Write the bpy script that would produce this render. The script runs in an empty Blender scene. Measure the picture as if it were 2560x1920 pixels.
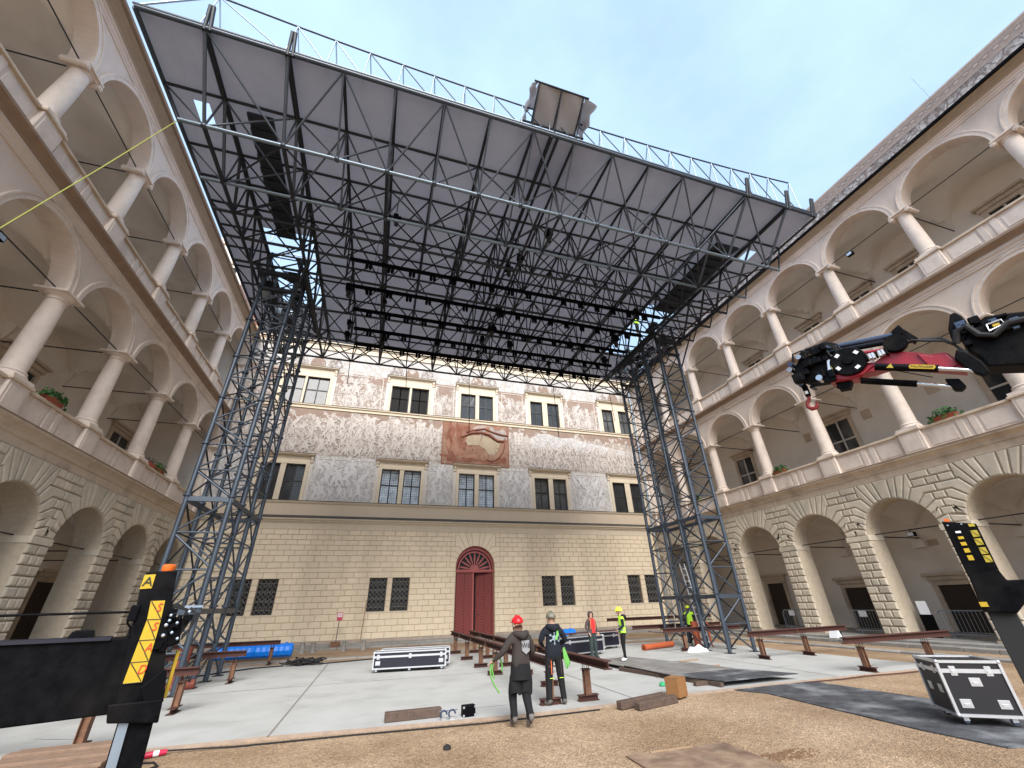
import bpy, bmesh, math, random
from mathutils import Matrix, Vector
rnd = random.Random(11)
SC = bpy.context.scene
COL = SC.collection
# ------------------------------------------------------------------ camera
def cam_axes(yaw, pitch, roll):
    cy, sy, cp, sp, cr, sr = math.cos(yaw), math.sin(yaw), math.cos(pitch), math.sin(pitch), math.cos(roll), math.sin(roll)
    f = Vector((sy*cp, cy*cp, sp)); r = Vector((cy, -sy, 0)); u = r.cross(f)
    return cr*r+sr*u, -sr*r+cr*u, f
CAMH = 2.1
cd = bpy.data.cameras.new('camera'); co = bpy.data.objects.new('camera', cd); COL.objects.link(co)
_r, _u, _f = cam_axes(*[math.radians(a) for a in (18.015, 28.497, -1.738)])
m = Matrix.Identity(4)
for i in range(3):
    m[i][0], m[i][1], m[i][2] = _r[i], _u[i], -_f[i]
m[2][3] = CAMH
co.matrix_world = m
cd.sensor_width = 36; cd.lens = 36*1011.15/2560; cd.clip_start = .05; cd.clip_end = 3000
SC.camera = co
# ------------------------------------------------------------------ sky, sun, exposure
SUN_EL, SUN_AZ = math.radians(40), math.radians(188)      # from behind the viewer
w = bpy.data.worlds.new('World'); SC.world = w; w.use_nodes = True
nt = w.node_tree; N = nt.nodes; N.clear()
out = N.new('ShaderNodeOutputWorld'); bg = N.new('ShaderNodeBackground'); sky = N.new('ShaderNodeTexSky')
sky.sky_type = 'NISHITA'; sky.sun_disc = False; sky.sun_elevation = SUN_EL; sky.sun_rotation = SUN_AZ
sky.air_density = 1.0; sky.dust_density = 2.0; sky.ozone_density = 1.0
tc = N.new('ShaderNodeTexCoord'); mp = N.new('ShaderNodeMapping'); mp.inputs['Scale'].default_value = (1, 1, 2.2)
ns = N.new('ShaderNodeTexNoise'); ns.inputs['Scale'].default_value = 2.1; ns.inputs['Detail'].default_value = 6; ns.inputs['Roughness'].default_value = .55
rp = N.new('ShaderNodeValToRGB'); rp.color_ramp.elements[0].position = .35; rp.color_ramp.elements[1].position = .75
rp.color_ramp.elements[0].color = (.55, .55, .55, 1); rp.color_ramp.elements[1].color = (.85, .85, .85, 1)
mx = N.new('ShaderNodeMixRGB'); mx.inputs[2].default_value = (4.1, 5.75, 7.9, 1)   # thin high cloud veil
L = nt.links
L.new(tc.outputs['Generated'], mp.inputs[0]); L.new(mp.outputs[0], ns.inputs['Vector']); L.new(ns.outputs['Fac'], rp.inputs[0])
L.new(rp.outputs[0], mx.inputs[0]); L.new(sky.outputs[0], mx.inputs[1]); L.new(mx.outputs[0], bg.inputs[0])
bg.inputs[1].default_value = .05; L.new(bg.outputs[0], out.inputs[0])
sl = bpy.data.lights.new('sun', 'SUN'); so = bpy.data.objects.new('sun', sl); COL.objects.link(so)
sl.energy = 1.5; sl.angle = math.radians(42); sl.color = (1, .965, .92)
sdir = Vector((math.sin(SUN_AZ)*math.cos(SUN_EL), math.cos(SUN_AZ)*math.cos(SUN_EL), math.sin(SUN_EL)))
so.rotation_euler = sdir.to_track_quat('Z', 'Y').to_euler()
SC.view_settings.view_transform = 'Standard'; SC.view_settings.look = 'None'; SC.view_settings.gamma = 1
SC.view_settings.exposure = 2.1
SC.render.engine = 'CYCLES'
SC.cycles.max_bounces = 6; SC.cycles.diffuse_bounces = 5; SC.cycles.glossy_bounces = 3
try:
    SC.cycles.use_denoising = True; SC.cycles.denoiser = 'OPENIMAGEDENOISE'
except Exception: pass

# ------------------------------------------------------------------ materials
MATS = {}
def mat(name, base, rough=.8, metal=0., var=.0, scale=6., bump=0., bscale=40., c2=None, rand=0., spec=.4, stain=None, streak=0., transl=0.):
    """Principled material; var mixes base with c2 by noise, rand varies it per object, stain adds large dirt patches, streak adds vertical runs."""
    M = bpy.data.materials.new(name); M.use_nodes = True; t = M.node_tree; n = t.nodes; b = n['Principled BSDF']
    b.inputs['Roughness'].default_value = rough; b.inputs['Metallic'].default_value = metal
    b.inputs['Specular IOR Level'].default_value = spec
    base = tuple(base)+(1,)
    if not (var or rand or stain or bump):
        b.inputs['Base Color'].default_value = base
    else:
        tcx = n.new('ShaderNodeTexCoord'); cur = None
        col = n.new('ShaderNodeRGB'); col.outputs[0].default_value = base; cur = col.outputs[0]
        geo = n.new('ShaderNodeNewGeometry')
        if var:
            nz = n.new('ShaderNodeTexNoise'); nz.inputs['Scale'].default_value = scale; nz.inputs['Detail'].default_value = 8; nz.inputs['Roughness'].default_value = .65
            t.links.new(geo.outputs['Position'], nz.inputs['Vector'])
            r = n.new('ShaderNodeValToRGB'); r.color_ramp.elements[0].position = .36; r.color_ramp.elements[1].position = .66
            t.links.new(nz.outputs['Fac'], r.inputs[0])
            mul = n.new('ShaderNodeMath'); mul.operation = 'MULTIPLY'; mul.inputs[1].default_value = var; t.links.new(r.outputs[0], mul.inputs[0])
            x = n.new('ShaderNodeMixRGB'); x.inputs[2].default_value = tuple(c2 or [c*.6 for c in base[:3]])+(1,)
            t.links.new(mul.outputs[0], x.inputs[0]); t.links.new(cur, x.inputs[1]); cur = x.outputs[0]
        if stain:
            nz = n.new('ShaderNodeTexNoise'); nz.inputs['Scale'].default_value = stain[1]; nz.inputs['Detail'].default_value = 5
            mpx = n.new('ShaderNodeMapping'); mpx.inputs['Scale'].default_value = (1, 1, 1-streak); t.links.new(geo.outputs['Position'], mpx.inputs[0]); t.links.new(mpx.outputs[0], nz.inputs['Vector'])
            r = n.new('ShaderNodeValToRGB'); r.color_ramp.elements[0].position = .5; r.color_ramp.elements[1].position = .72
            t.links.new(nz.outputs['Fac'], r.inputs[0])
            mul = n.new('ShaderNodeMath'); mul.operation = 'MULTIPLY'; mul.inputs[1].default_value = stain[2]; t.links.new(r.outputs[0], mul.inputs[0])
            x = n.new('ShaderNodeMixRGB'); x.inputs[2].default_value = tuple(stain[0])+(1,)
            t.links.new(mul.outputs[0], x.inputs[0]); t.links.new(cur, x.inputs[1]); cur = x.outputs[0]
        if rand:
            oi = n.new('ShaderNodeObjectInfo'); mr = n.new('ShaderNodeMapRange'); mr.inputs[3].default_value = 1-rand; mr.inputs[4].default_value = 1+rand
            t.links.new(oi.outputs['Random'], mr.inputs[0])
            hs = n.new('ShaderNodeHueSaturation'); t.links.new(mr.outputs[0], hs.inputs['Value']); t.links.new(cur, hs.inputs['Color']); cur = hs.outputs[0]
        t.links.new(cur, b.inputs['Base Color'])
        if bump:
            nb = n.new('ShaderNodeTexNoise'); nb.inputs['Scale'].default_value = bscale; nb.inputs['Detail'].default_value = 6
            t.links.new(geo.outputs['Position'], nb.inputs['Vector'])
            bp = n.new('ShaderNodeBump'); bp.inputs['Strength'].default_value = bump; bp.inputs['Distance'].default_value = .03
            t.links.new(nb.outputs['Fac'], bp.inputs['Height']); t.links.new(bp.outputs[0], b.inputs['Normal'])
    if transl:
        b.inputs['Transmission Weight'].default_value = 0
        tr = n.new('ShaderNodeBsdfTranslucent'); tr.inputs[0].default_value = base
        ms = n.new('ShaderNodeMixShader'); ms.inputs[0].default_value = transl
        o = n['Material Output']; t.links.new(b.outputs[0], ms.inputs[1]); t.links.new(tr.outputs[0], ms.inputs[2]); t.links.new(ms.outputs[0], o.inputs[0])
    MATS[name] = M
    return M

mat('plaster', (.68, .57, .485), .9, var=.5, scale=1.6, c2=(.57, .465, .39), bump=.15, bscale=14, stain=((.40, .33, .27), .9, .55), streak=.75)
mat('gallery', (.80, .73, .65), .92, var=.4, scale=.8, c2=(.70, .63, .555), bump=.08, bscale=10, stain=((.48, .42, .35), .6, .35))
mat('column_stone', (.72, .61, .52), .75, var=.55, scale=5, c2=(.60, .49, .41), bump=.15, bscale=60, stain=((.42, .35, .29), 1.5, .5), streak=.5)
mat('trim_stone', (.60, .49, .375), .85, var=.5, scale=3, c2=(.47, .35, .25), bump=.2, bscale=40, stain=((.24, .17, .12), 1.1, .55))
mat('dark_trim', (.30, .21, .15), .9, var=.6, scale=2.2, c2=(.20, .14, .10), bump=.25, bscale=25)
mat('pier_block', (.60, .52, .405), .9, var=.6, scale=4, c2=(.49, .415, .315), bump=.45, bscale=22, rand=.12, stain=((.36, .33, .27), .9, .6))
mat('pier_joint', (.52, .43, .32), .95, var=.4, scale=5)
mat('facade_block', (.75, .625, .455), .85, var=.45, scale=3, c2=(.66, .54, .385), bump=.2, bscale=30, rand=.035, stain=((.40, .315, .23), .32, .55), streak=.8)
mat('facade_joint', (.52, .405, .275), .95, var=.3, scale=4, stain=((.40, .30, .20), .35, .35), streak=.75)
mat('facade_trim', (.62, .525, .395), .85, var=.5, scale=2.5, c2=(.52, .435, .325), bump=.12, bscale=30)
mat('band_plaster', (.56, .455, .34), .9, var=.4, scale=1.2, c2=(.48, .385, .285))
mat('pale_trim', (.58, .53, .46), .85, var=.35, scale=2.5, c2=(.50, .45, .39))
mat('lead_cap', (.085, .075, .062), .7, var=.5, scale=3, c2=(.06, .052, .045), spec=.2)
mat('palace_trim', (.50, .44, .40), .9, var=.6, scale=3, c2=(.38, .325, .30))
mat('dark_frame', (.02, .018, .016), .5)
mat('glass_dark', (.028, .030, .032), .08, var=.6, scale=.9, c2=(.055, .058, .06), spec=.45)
mat('glass_sky_reflect', (.50, .57, .63), .08, var=.85, scale=1.3, c2=(.16, .18, .19), spec=.9)  # bright sky reflection painted into the pane colour as a pale tone
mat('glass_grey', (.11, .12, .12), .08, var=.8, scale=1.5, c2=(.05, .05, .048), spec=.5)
mat('door_gap', (.075, .014, .012), .7)
mat('iron', (.045, .045, .042), .55, metal=.4)
mat('grille_iron', (.17, .16, .145), .6, metal=.2)
mat('tie_rod', (.022, .02, .02), .6)
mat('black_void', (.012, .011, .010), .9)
mat('wood_dark', (.045, .030, .02), .7, var=.5, scale=6)
mat('door_red', (.30, .060, .052), .45, var=.45, scale=9, c2=(.22, .042, .036), bump=.05, bscale=60)
mat('door_red_light', (.40, .095, .085), .45, var=.3, scale=9)
mat('roof_tile', (.42, .09, .04), .8, var=.6, scale=6, c2=(.30, .06, .03))
mat('tower_white', (.78, .76, .70), .85, var=.3, scale=1)
mat('steel_blue', (.058, .074, .097), .42, metal=.35, var=.5, scale=2, c2=(.034, .044, .06), spec=.5)
mat('steel_dark', (.022, .025, .031), .5, metal=.35, var=.4, scale=3, c2=(.035, .036, .042))
mat('steel_galv', (.33, .40, .47), .38, metal=.7, var=.4, scale=4, c2=(.22, .27, .33))
mat('canopy', (.30, .30, .345), .8, var=.5, scale=.45, c2=(.24, .24, .275), stain=((.20, .195, .215), 1.3, .35), transl=.15)
mat('walkway_navy', (.018, .023, .033), .6, var=.5, scale=3, c2=(.010, .013, .02))
mat('tarp', (.36, .35, .36), .75, var=.35, scale=3, c2=(.28, .27, .28), transl=.12)
mat('black_box', (.002, .002, .003), .5, spec=.08)
mat('black_paint', (.0016, .0016, .0022), .5, var=.9, scale=16, c2=(.006, .006, .007), spec=.06, stain=((.02, .017, .014), 3., .5))
mat('black_rubber', (.014, .014, .015), .75)
mat('crane_red', (.33, .012, .022), .30, var=.3, scale=6, c2=(.22, .008, .015), spec=.5)
mat('chrome', (.62, .63, .65), .18, metal=1.)
mat('tube_blue', (.03, .045, .085), .22, spec=.7)
mat('yellow', (.50, .33, .015), .5, var=.45, scale=14, c2=(.36, .22, .012))
mat('yellow_dull', (.42, .32, .03), .6, var=.4, scale=14, c2=(.25, .19, .02))
mat('orange', (.72, .13, .015), .4)
mat('print_red', (.62, .05, .015), .6)
mat('print_black', (.02, .02, .018), .6)
mat('print_grey', (.22, .22, .23), .7)
mat('hook_red', (.22, .022, .022), .5)
mat('print_white', (.75, .75, .75), .6)
mat('case_skin', (.005, .005, .013), .55, var=.4, scale=5, c2=(.014, .013, .025))
mat('case_black', (.012, .011, .013), .45)
mat('aluminium', (.66, .67, .69), .33, metal=.75, var=.3, scale=12, c2=(.48, .49, .51))
mat('rust', (.075, .026, .018), .75, var=.75, scale=7, c2=(.052, .022, .018), bump=.2, bscale=60)
mat('rust_light', (.20, .095, .05), .8, var=.8, scale=9, c2=(.075, .042, .03), bump=.2, bscale=60)
mat('barrel_blue', (.004, .20, .80), .4, var=.2, scale=5, c2=(.006, .15, .62))
mat('glass_void', (.018, .018, .018), .3, spec=.15)
mat('eaves', (.36, .285, .205), .9, var=.5, scale=2, c2=(.27, .205, .15), bump=.15, bscale=25)
mat('pipe_orange', (.42, .095, .035), .5, var=.4, scale=6, c2=(.30, .06, .025))
mat('pipe_red', (.24, .06, .035), .6, var=.5, scale=6)
mat('steel_lit', (.17, .215, .255), .36, metal=.5, var=.4, scale=3, c2=(.11, .14, .17))  # steel of the front bottom chords, light on them put into the colour
mat('steel_mid', (.085, .10, .122), .4, metal=.4, var=.4, scale=3, c2=(.05, .06, .075))
mat('timber', (.105, .068, .05), .85, var=.7, scale=9, c2=(.055, .036, .028), bump=.3, bscale=40)
mat('timber_pale', (.36, .24, .14), .8, var=.5, scale=9, c2=(.25, .16, .09))
mat('pallet_wood', (.24, .155, .105), .85, var=.6, scale=8, c2=(.15, .095, .065))
mat('cardboard', (.26, .125, .045), .85, var=.3, scale=6)
mat('ply_grey', (.21, .20, .185), .8, var=.8, scale=1.4, c2=(.12, .112, .105), stain=((.33, .32, .31), 1.1, .6))
mat('mat_grey', (.085, .088, .096), .7, var=.9, scale=3.5, c2=(.03, .03, .033), stain=((.27, .275, .285), 1.3, .85), bump=.3, bscale=20)
mat('board_brown', (.17, .105, .07), .9, var=.9, scale=2.6, c2=(.31, .225, .15), stain=((.08, .045, .03), 1.6, .8), bump=.3, bscale=30)
mat('leaf', (.055, .17, .035), .55, var=.7, scale=14, c2=(.025, .085, .02), rand=.2, transl=.25)
mat('dry_leaf', (.035, .03, .025), .8)
mat('pot', (.36, .085, .045), .7)
mat('paper', (.80, .81, .83), .7)
mat('rope_white', (.55, .52, .46), .8)
mat('strap_yellow', (.42, .45, .10), .6, transl=.2)
mat('strap_green', (.12, .36, .07), .6)
mat('hivis', (.50, .90, .05), .6)
mat('hivis_orange', (.80, .16, .05), .6)
mat('skin', (.42, .24, .17), .6)
mat('hoodie', (.036, .028, .025), .9, bump=.3, bscale=25)
mat('navy', (.007, .009, .016), .9, bump=.3, bscale=25)
mat('trousers_black', (.006, .006, .007), .9, bump=.3, bscale=25)
mat('trousers_green', (.030, .045, .042), .9, bump=.3, bscale=25)
mat('jacket_brown', (.070, .052, .050), .9, bump=.3, bscale=25)
mat('shirt_red', (.55, .025, .03), .8)
mat('shoe', (.13, .115, .105), .8)
mat('shoe_white', (.55, .55, .57), .7)
mat('hair', (.02, .014, .01), .8)
mat('helmet_red', (.62, .015, .02), .3)
mat('helmet_yellow', (.72, .85, .05), .3)
mat('helmet_camo', (.20, .19, .14), .45, var=.9, scale=28, c2=(.07, .07, .05))
mat('sheet_white', (.72, .73, .78), .7)
mat('sign_red', (.55, .04, .10), .5)
mat('plug_red', (.50, .02, .06), .4)
mat('green_rag', (.03, .30, .12), .7)
mat('stone_grey', (.30, .285, .26), .9, var=.7, scale=3, c2=(.20, .185, .165), bump=.3, bscale=30, rand=.12)
mat('kerb_stone', (.36, .30, .25), .9, var=.7, scale=4, c2=(.25, .19, .155), bump=.3, bscale=30, rand=.1)

def sgraffito(name, pale, mid, line, k=1., brown=None, top=None, seed=0.):
    """incised plaster: warped cell outlines and tone fills like crowded figures; brown ground behind them towards the panel's painted sky."""
    M = bpy.data.materials.new(name); M.use_nodes = True; t = M.node_tree; n = t.nodes; b = n['Principled BSDF']; lk = t.links.new
    b.inputs['Roughness'].default_value = .9; b.inputs['Specular IOR Level'].default_value = .2
    tcx = n.new('ShaderNodeTexCoord')
    def math_(op, a, bb=None, c=None):
        q = n.new('ShaderNodeMath'); q.operation = op
        for i, x in enumerate((a, bb, c)):
            if x is None: continue
            if hasattr(x, 'is_linked'): lk(x, q.inputs[i])
            else: q.inputs[i].default_value = x
        return q.outputs[0]
    def warp(sc, amt, src, off):
        nz = n.new('ShaderNodeTexNoise'); nz.inputs['Scale'].default_value = sc; nz.inputs['Detail'].default_value = 3
        mpp = n.new('ShaderNodeMapping'); mpp.inputs['Location'].default_value = (off+seed, off*1.7, seed); lk(src, mpp.inputs[0]); lk(mpp.outputs[0], nz.inputs['Vector'])
        s = n.new('ShaderNodeVectorMath'); s.operation = 'SUBTRACT'; s.inputs[1].default_value = (.5, .5, .5); lk(nz.outputs['Color'], s.inputs[0])
        ml = n.new('ShaderNodeVectorMath'); ml.operation = 'SCALE'; ml.inputs['Scale'].default_value = amt; lk(s.outputs[0], ml.inputs[0])
        ad = n.new('ShaderNodeVectorMath'); ad.operation = 'ADD'; lk(src, ad.inputs[0]); lk(ml.outputs[0], ad.inputs[1])
        return ad.outputs[0]
    src = tcx.outputs['Object']
    wv = warp(1.0, 1.1, src, 0); wv2 = warp(2.6, .55, wv, 3.3)
    def edges(scale, width, vec):
        v = n.new('ShaderNodeTexVoronoi'); v.feature = 'DISTANCE_TO_EDGE'; v.inputs['Scale'].default_value = scale; lk(vec, v.inputs['Vector'])
        mr = n.new('ShaderNodeMapRange'); mr.inputs[1].default_value = 0; mr.inputs[2].default_value = width; mr.inputs[3].default_value = 1; mr.inputs[4].default_value = 0; lk(v.outputs['Distance'], mr.inputs[0])
        return mr.outputs[0]
    e1 = edges(1.5*k, .13, wv); e2 = edges(2.9*k, .16, wv2)
    wn = n.new('ShaderNodeTexWave'); wn.inputs['Scale'].default_value = .55*k; wn.inputs['Distortion'].default_value = 16; wn.inputs['Detail'].default_value = 3; wn.inputs['Detail Scale'].default_value = 1.3; lk(src, wn.inputs['Vector'])
    e3 = math_('GREATER_THAN', wn.outputs['Fac'], .86)
    vc = n.new('ShaderNodeTexVoronoi'); vc.inputs['Scale'].default_value = 1.5*k; lk(wv, vc.inputs['Vector'])
    sepc = n.new('ShaderNodeSeparateColor'); lk(vc.outputs['Color'], sepc.inputs[0])
    tone = math_('MULTIPLY', math_('GREATER_THAN', sepc.outputs[0], .55), .55)
    sh = n.new('ShaderNodeMapRange'); sh.inputs[1].default_value = .15; sh.inputs[2].default_value = .75; lk(vc.outputs['Distance'], sh.inputs[0])
    tone2 = math_('MAXIMUM', tone, math_('MULTIPLY', sh.outputs[0], .45))
    m1 = n.new('ShaderNodeMixRGB'); m1.inputs[1].default_value = pale+(1,); m1.inputs[2].default_value = mid+(1,); lk(tone2, m1.inputs[0])
    ln = math_('MINIMUM', math_('ADD', math_('MULTIPLY', e1, .8), math_('ADD', math_('MULTIPLY', e2, .55), math_('MULTIPLY', e3, .5))), 1.)
    m2 = n.new('ShaderNodeMixRGB'); m2.inputs[2].default_value = line+(1,); lk(ln, m2.inputs[0]); lk(m1.outputs[0], m2.inputs[1]); cur = m2.outputs[0]
    if brown:
        sx = n.new('ShaderNodeSeparateXYZ'); lk(src, sx.inputs[0])
        nz = n.new('ShaderNodeTexNoise'); nz.inputs['Scale'].default_value = .5; nz.inputs['Detail'].default_value = 4; lk(src, nz.inputs['Vector'])
        lim = math_('ADD', math_('MULTIPLY', math_('SUBTRACT', nz.outputs['Fac'], .5), 3.4), top)
        ab = math_('GREATER_THAN', sx.outputs[1], lim)
        keep = math_('MULTIPLY', ab, math_('SUBTRACT', 1., math_('MULTIPLY', math_('GREATER_THAN', sepc.outputs[1], .74), 1.)))
        m3 = n.new('ShaderNodeMixRGB'); m3.inputs[2].default_value = brown+(1,); lk(math_('MULTIPLY', keep, .9), m3.inputs[0]); lk(cur, m3.inputs[1]); cur = m3.outputs[0]
    nz = n.new('ShaderNodeTexNoise'); nz.inputs['Scale'].default_value = .8; nz.inputs['Detail'].default_value = 6; lk(src, nz.inputs['Vector'])
    m4 = n.new('ShaderNodeMixRGB'); m4.blend_type = 'MULTIPLY'; m4.inputs[0].default_value = .35
    lk(nz.outputs['Fac'], m4.inputs[2]); lk(cur, m4.inputs[1])
    hs = n.new('ShaderNodeHueSaturation'); hs.inputs['Value'].default_value = 1.18; lk(m4.outputs[0], hs.inputs['Color'])
    lk(hs.outputs[0], b.inputs['Base Color'])
    bp = n.new('ShaderNodeBump'); bp.inputs['Strength'].default_value = .25; bp.inputs['Distance'].default_value = .02; bp.invert = True; lk(ln, bp.inputs['Height']); lk(bp.outputs[0], b.inputs['Normal'])
    MATS[name] = M
sgraffito('sgraffito_frieze', (.52, .475, .435), (.45, .395, .355), (.29, .235, .20), 1.5, (.25, .175, .135), 15.75, 0)
sgraffito('sgraffito_upper', (.53, .48, .44), (.44, .38, .335), (.28, .225, .19), 1.2, (.27, .19, .15), 18.9, 5.)
sgraffito('sgraffito_lower', (.60, .58, .565), (.55, .525, .505), (.40, .37, .35), 1.5, None, None, 9.)
sgraffito('sgraffito_top', (.53, .52, .51), (.47, .455, .44), (.42, .38, .34), 1., None, None, 13.)
sgraffito('sgraffito_attic', (.60, .57, .54), (.34, .29, .26), (.22, .18, .16), 1.3, None, None, 21.)
mat('incised_line', (.29, .235, .20), .9, var=.6, scale=4, c2=(.42, .36, .32))
mat('incised_line_pale', (.42, .39, .37), .9, var=.6, scale=4, c2=(.53, .505, .485))
mat('figure_plaster', (.52, .475, .435), .9, var=.8, scale=3.5, c2=(.42, .365, .325))
mat('figure_plaster_pale', (.60, .58, .565), .9, var=.5, scale=3.5, c2=(.54, .51, .49))

def ground_mat():
    M = bpy.data.materials.new('gravel'); M.use_nodes = True; t = M.node_tree; n = t.nodes; b = n['Principled BSDF']; lk = t.links.new
    b.inputs['Roughness'].default_value = .95; b.inputs['Specular IOR Level'].default_value = .15
    g = n.new('ShaderNodeNewGeometry')
    a = n.new('ShaderNodeTexNoise'); a.inputs['Scale'].default_value = .45; a.inputs['Detail'].default_value = 6
    v = n.new('ShaderNodeTexVoronoi'); v.inputs['Scale'].default_value = 42
    v2 = n.new('ShaderNodeTexNoise'); v2.inputs['Scale'].default_value = 9; v2.inputs['Detail'].default_value = 8; v2.inputs['Roughness'].default_value = .7
    for q in (a, v, v2): lk(g.outputs['Position'], q.inputs['Vector'])
    r = n.new('ShaderNodeValToRGB'); e = r.color_ramp.elements; e[0].color = (.27, .182, .11, 1); e[1].color = (.41, .295, .195, 1); e[0].position = .35; e[1].position = .65
    lk(a.outputs['Fac'], r.inputs[0])
    sp = n.new('ShaderNodeSeparateColor'); lk(v.outputs['Color'], sp.inputs[0])
    mr = n.new('ShaderNodeMapRange'); mr.inputs[3].default_value = .62; mr.inputs[4].default_value = 1.32; lk(sp.outputs[0], mr.inputs[0])
    mr2 = n.new('ShaderNodeMapRange'); mr2.inputs[1].default_value = .3; mr2.inputs[2].default_value = .7; mr2.inputs[3].default_value = .78; mr2.inputs[4].default_value = 1.18; lk(v2.outputs['Fac'], mr2.inputs[0])
    ml = n.new('ShaderNodeMath'); ml.operation = 'MULTIPLY'; lk(mr.outputs[0], ml.inputs[0]); lk(mr2.outputs[0], ml.inputs[1])
    hs = n.new('ShaderNodeHueSaturation'); lk(r.outputs[0], hs.inputs['Color']); lk(ml.outputs[0], hs.inputs['Value'])
    lk(hs.outputs[0], b.inputs['Base Color'])
    bp = n.new('ShaderNodeBump'); bp.inputs['Strength'].default_value = .7; bp.inputs['Distance'].default_value = .02
    ad = n.new('ShaderNodeMath'); ad.operation = 'ADD'; lk(v.outputs['Distance'], ad.inputs[0]); lk(v2.outputs['Fac'], ad.inputs[1])
    lk(ad.outputs[0], bp.inputs['Height']); lk(bp.outputs[0], b.inputs['Normal']); MATS['gravel'] = M
ground_mat()
mat('concrete', (.405, .405, .39), .85, var=.7, scale=.7, c2=(.34, .34, .32), bump=.15, bscale=40, stain=((.28, .275, .255), .9, .6))
mat('concrete_joint', (.22, .20, .17), .9, var=.5, scale=5)
mat('slab_edge', (.33, .25, .19), .9, var=.6, scale=5)
mat('soil', (.12, .065, .035), .95, var=.7, scale=9, c2=(.20, .12, .065), bump=.8, bscale=20)
# ------------------------------------------------------------------ mesh helpers
class MB:
    def __init__(s): s.v = []; s.f = []; s.m = []; s.cur = 0
    def add(s, vs, fs):
        k = len(s.v); s.v += [tuple(p) for p in vs]; s.f += [tuple(i+k for i in f) for f in fs]; s.m += [s.cur]*len(fs); return s
    def box(s, x0, x1, y0, y1, z0, z1):
        return s.add([(x0,y0,z0),(x1,y0,z0),(x1,y1,z0),(x0,y1,z0),(x0,y0,z1),(x1,y0,z1),(x1,y1,z1),(x0,y1,z1)], [(3,2,1,0),(4,5,6,7),(0,1,5,4),(1,2,6,5),(2,3,7,6),(3,0,4,7)])
    def obox(s, c, hx, hy, hz, M):
        vs = [M @ Vector((sx*hx, sy*hy, sz*hz)) + Vector(c) for sz in (-1,1) for sx, sy in ((-1,-1),(1,-1),(1,1),(-1,1))]
        return s.add(vs, [(3,2,1,0),(4,5,6,7),(0,1,5,4),(1,2,6,5),(2,3,7,6),(3,0,4,7)])
    def prism(s, poly, z0, z1, ax='z'):
        n = len(poly)
        def P(a, b, c): return (a, b, c) if ax == 'z' else ((a, c, b) if ax == 'y' else (c, a, b))
        vs = [P(a, b, z0) for a, b in poly]+[P(a, b, z1) for a, b in poly]
        return s.add(vs, [tuple(range(n-1, -1, -1)), tuple(range(n, 2*n))]+[(i, (i+1) % n, n+(i+1) % n, n+i) for i in range(n)])
    def cyl(s, p, q, r0, r1=None, n=10, caps=True):
        p = Vector(p); q = Vector(q); r1 = r0 if r1 is None else r1
        d = (q-p); d = d.normalized() if d.length > 1e-9 else Vector((0,0,1)); a = d.orthogonal().normalized(); b = d.cross(a)
        vs = []
        for c, r in ((p, r0), (q, r1)):
            for i in range(n):
                t = 2*math.pi*i/n; vs.append(c+a*(r*math.cos(t))+b*(r*math.sin(t)))
        fs = [(i, (i+1) % n, n+(i+1) % n, n+i) for i in range(n)]
        if caps: fs += [tuple(range(n-1, -1, -1)), tuple(range(n, 2*n))]
        return s.add(vs, fs)
    def tube(s, pts, r, n=8, caps=True):
        pts = [Vector(p) for p in pts]; k = len(s.v); vs = []; fs = []; prev = None
        rs = r if isinstance(r, (list, tuple)) else [r]*len(pts)
        for i, p in enumerate(pts):
            d = (pts[min(i+1, len(pts)-1)]-pts[max(i-1, 0)]).normalized()
            a = d.orthogonal().normalized() if prev is None else (prev-d*prev.dot(d)).normalized()
            prev = a; b = d.cross(a)
            vs += [p+a*(rs[i]*math.cos(2*math.pi*j/n))+b*(rs[i]*math.sin(2*math.pi*j/n)) for j in range(n)]
        for i in range(len(pts)-1):
            fs += [(i*n+j, i*n+(j+1) % n, (i+1)*n+(j+1) % n, (i+1)*n+j) for j in range(n)]
        if caps: fs += [tuple(range(n-1, -1, -1)), tuple((len(pts)-1)*n+j for j in range(n))]
        return s.add(vs, fs)
    def lathe(s, prof, c=(0,0,0), n=24, ax='z', caps=True):
        vs = []; m = len(prof)
        for r, h in prof:
            for j in range(n):
                t = 2*math.pi*j/n; x, y = r*math.cos(t), r*math.sin(t)
                vs.append((c[0]+x, c[1]+y, c[2]+h) if ax == 'z' else ((c[0]+y, c[1]+h, c[2]+x) if ax == 'y' else (c[0]+h, c[1]+x, c[2]+y)))
        fs = [(i*n+j, i*n+(j+1) % n, (i+1)*n+(j+1) % n, (i+1)*n+j) for i in range(m-1) for j in range(n)]
        if caps: fs += [tuple(range(n-1, -1, -1)), tuple((m-1)*n+j for j in range(n))]
        return s.add(vs, fs)
    def grid(s, fn, nu, nv):
        vs = [fn(i/nu, j/nv) for j in range(nv+1) for i in range(nu+1)]
        return s.add(vs, [(j*(nu+1)+i, j*(nu+1)+i+1, (j+1)*(nu+1)+i+1, (j+1)*(nu+1)+i) for j in range(nv) for i in range(nu)])
    def mesh(s, name, mats, smooth=False, bevel=0., seg=2):
        me = bpy.data.meshes.new(name); me.from_pydata(s.v, [], s.f)
        for M in (mats if isinstance(mats, (list, tuple)) else [mats]): me.materials.append(MATS[M])
        me.polygons.foreach_set('material_index', s.m)
        if bevel:
            bm = bmesh.new(); bm.from_mesh(me); bmesh.ops.bevel(bm, geom=list(bm.edges), offset=bevel, segments=seg, affect='EDGES', profile=.6); bm.to_mesh(me); bm.free()
        if smooth:
            me.polygons.foreach_set('use_smooth', [True]*len(me.polygons))
            try: me.set_sharp_from_angle(angle=math.radians(smooth if smooth is not True else 40))
            except Exception: pass
        me.update(); return me
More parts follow.
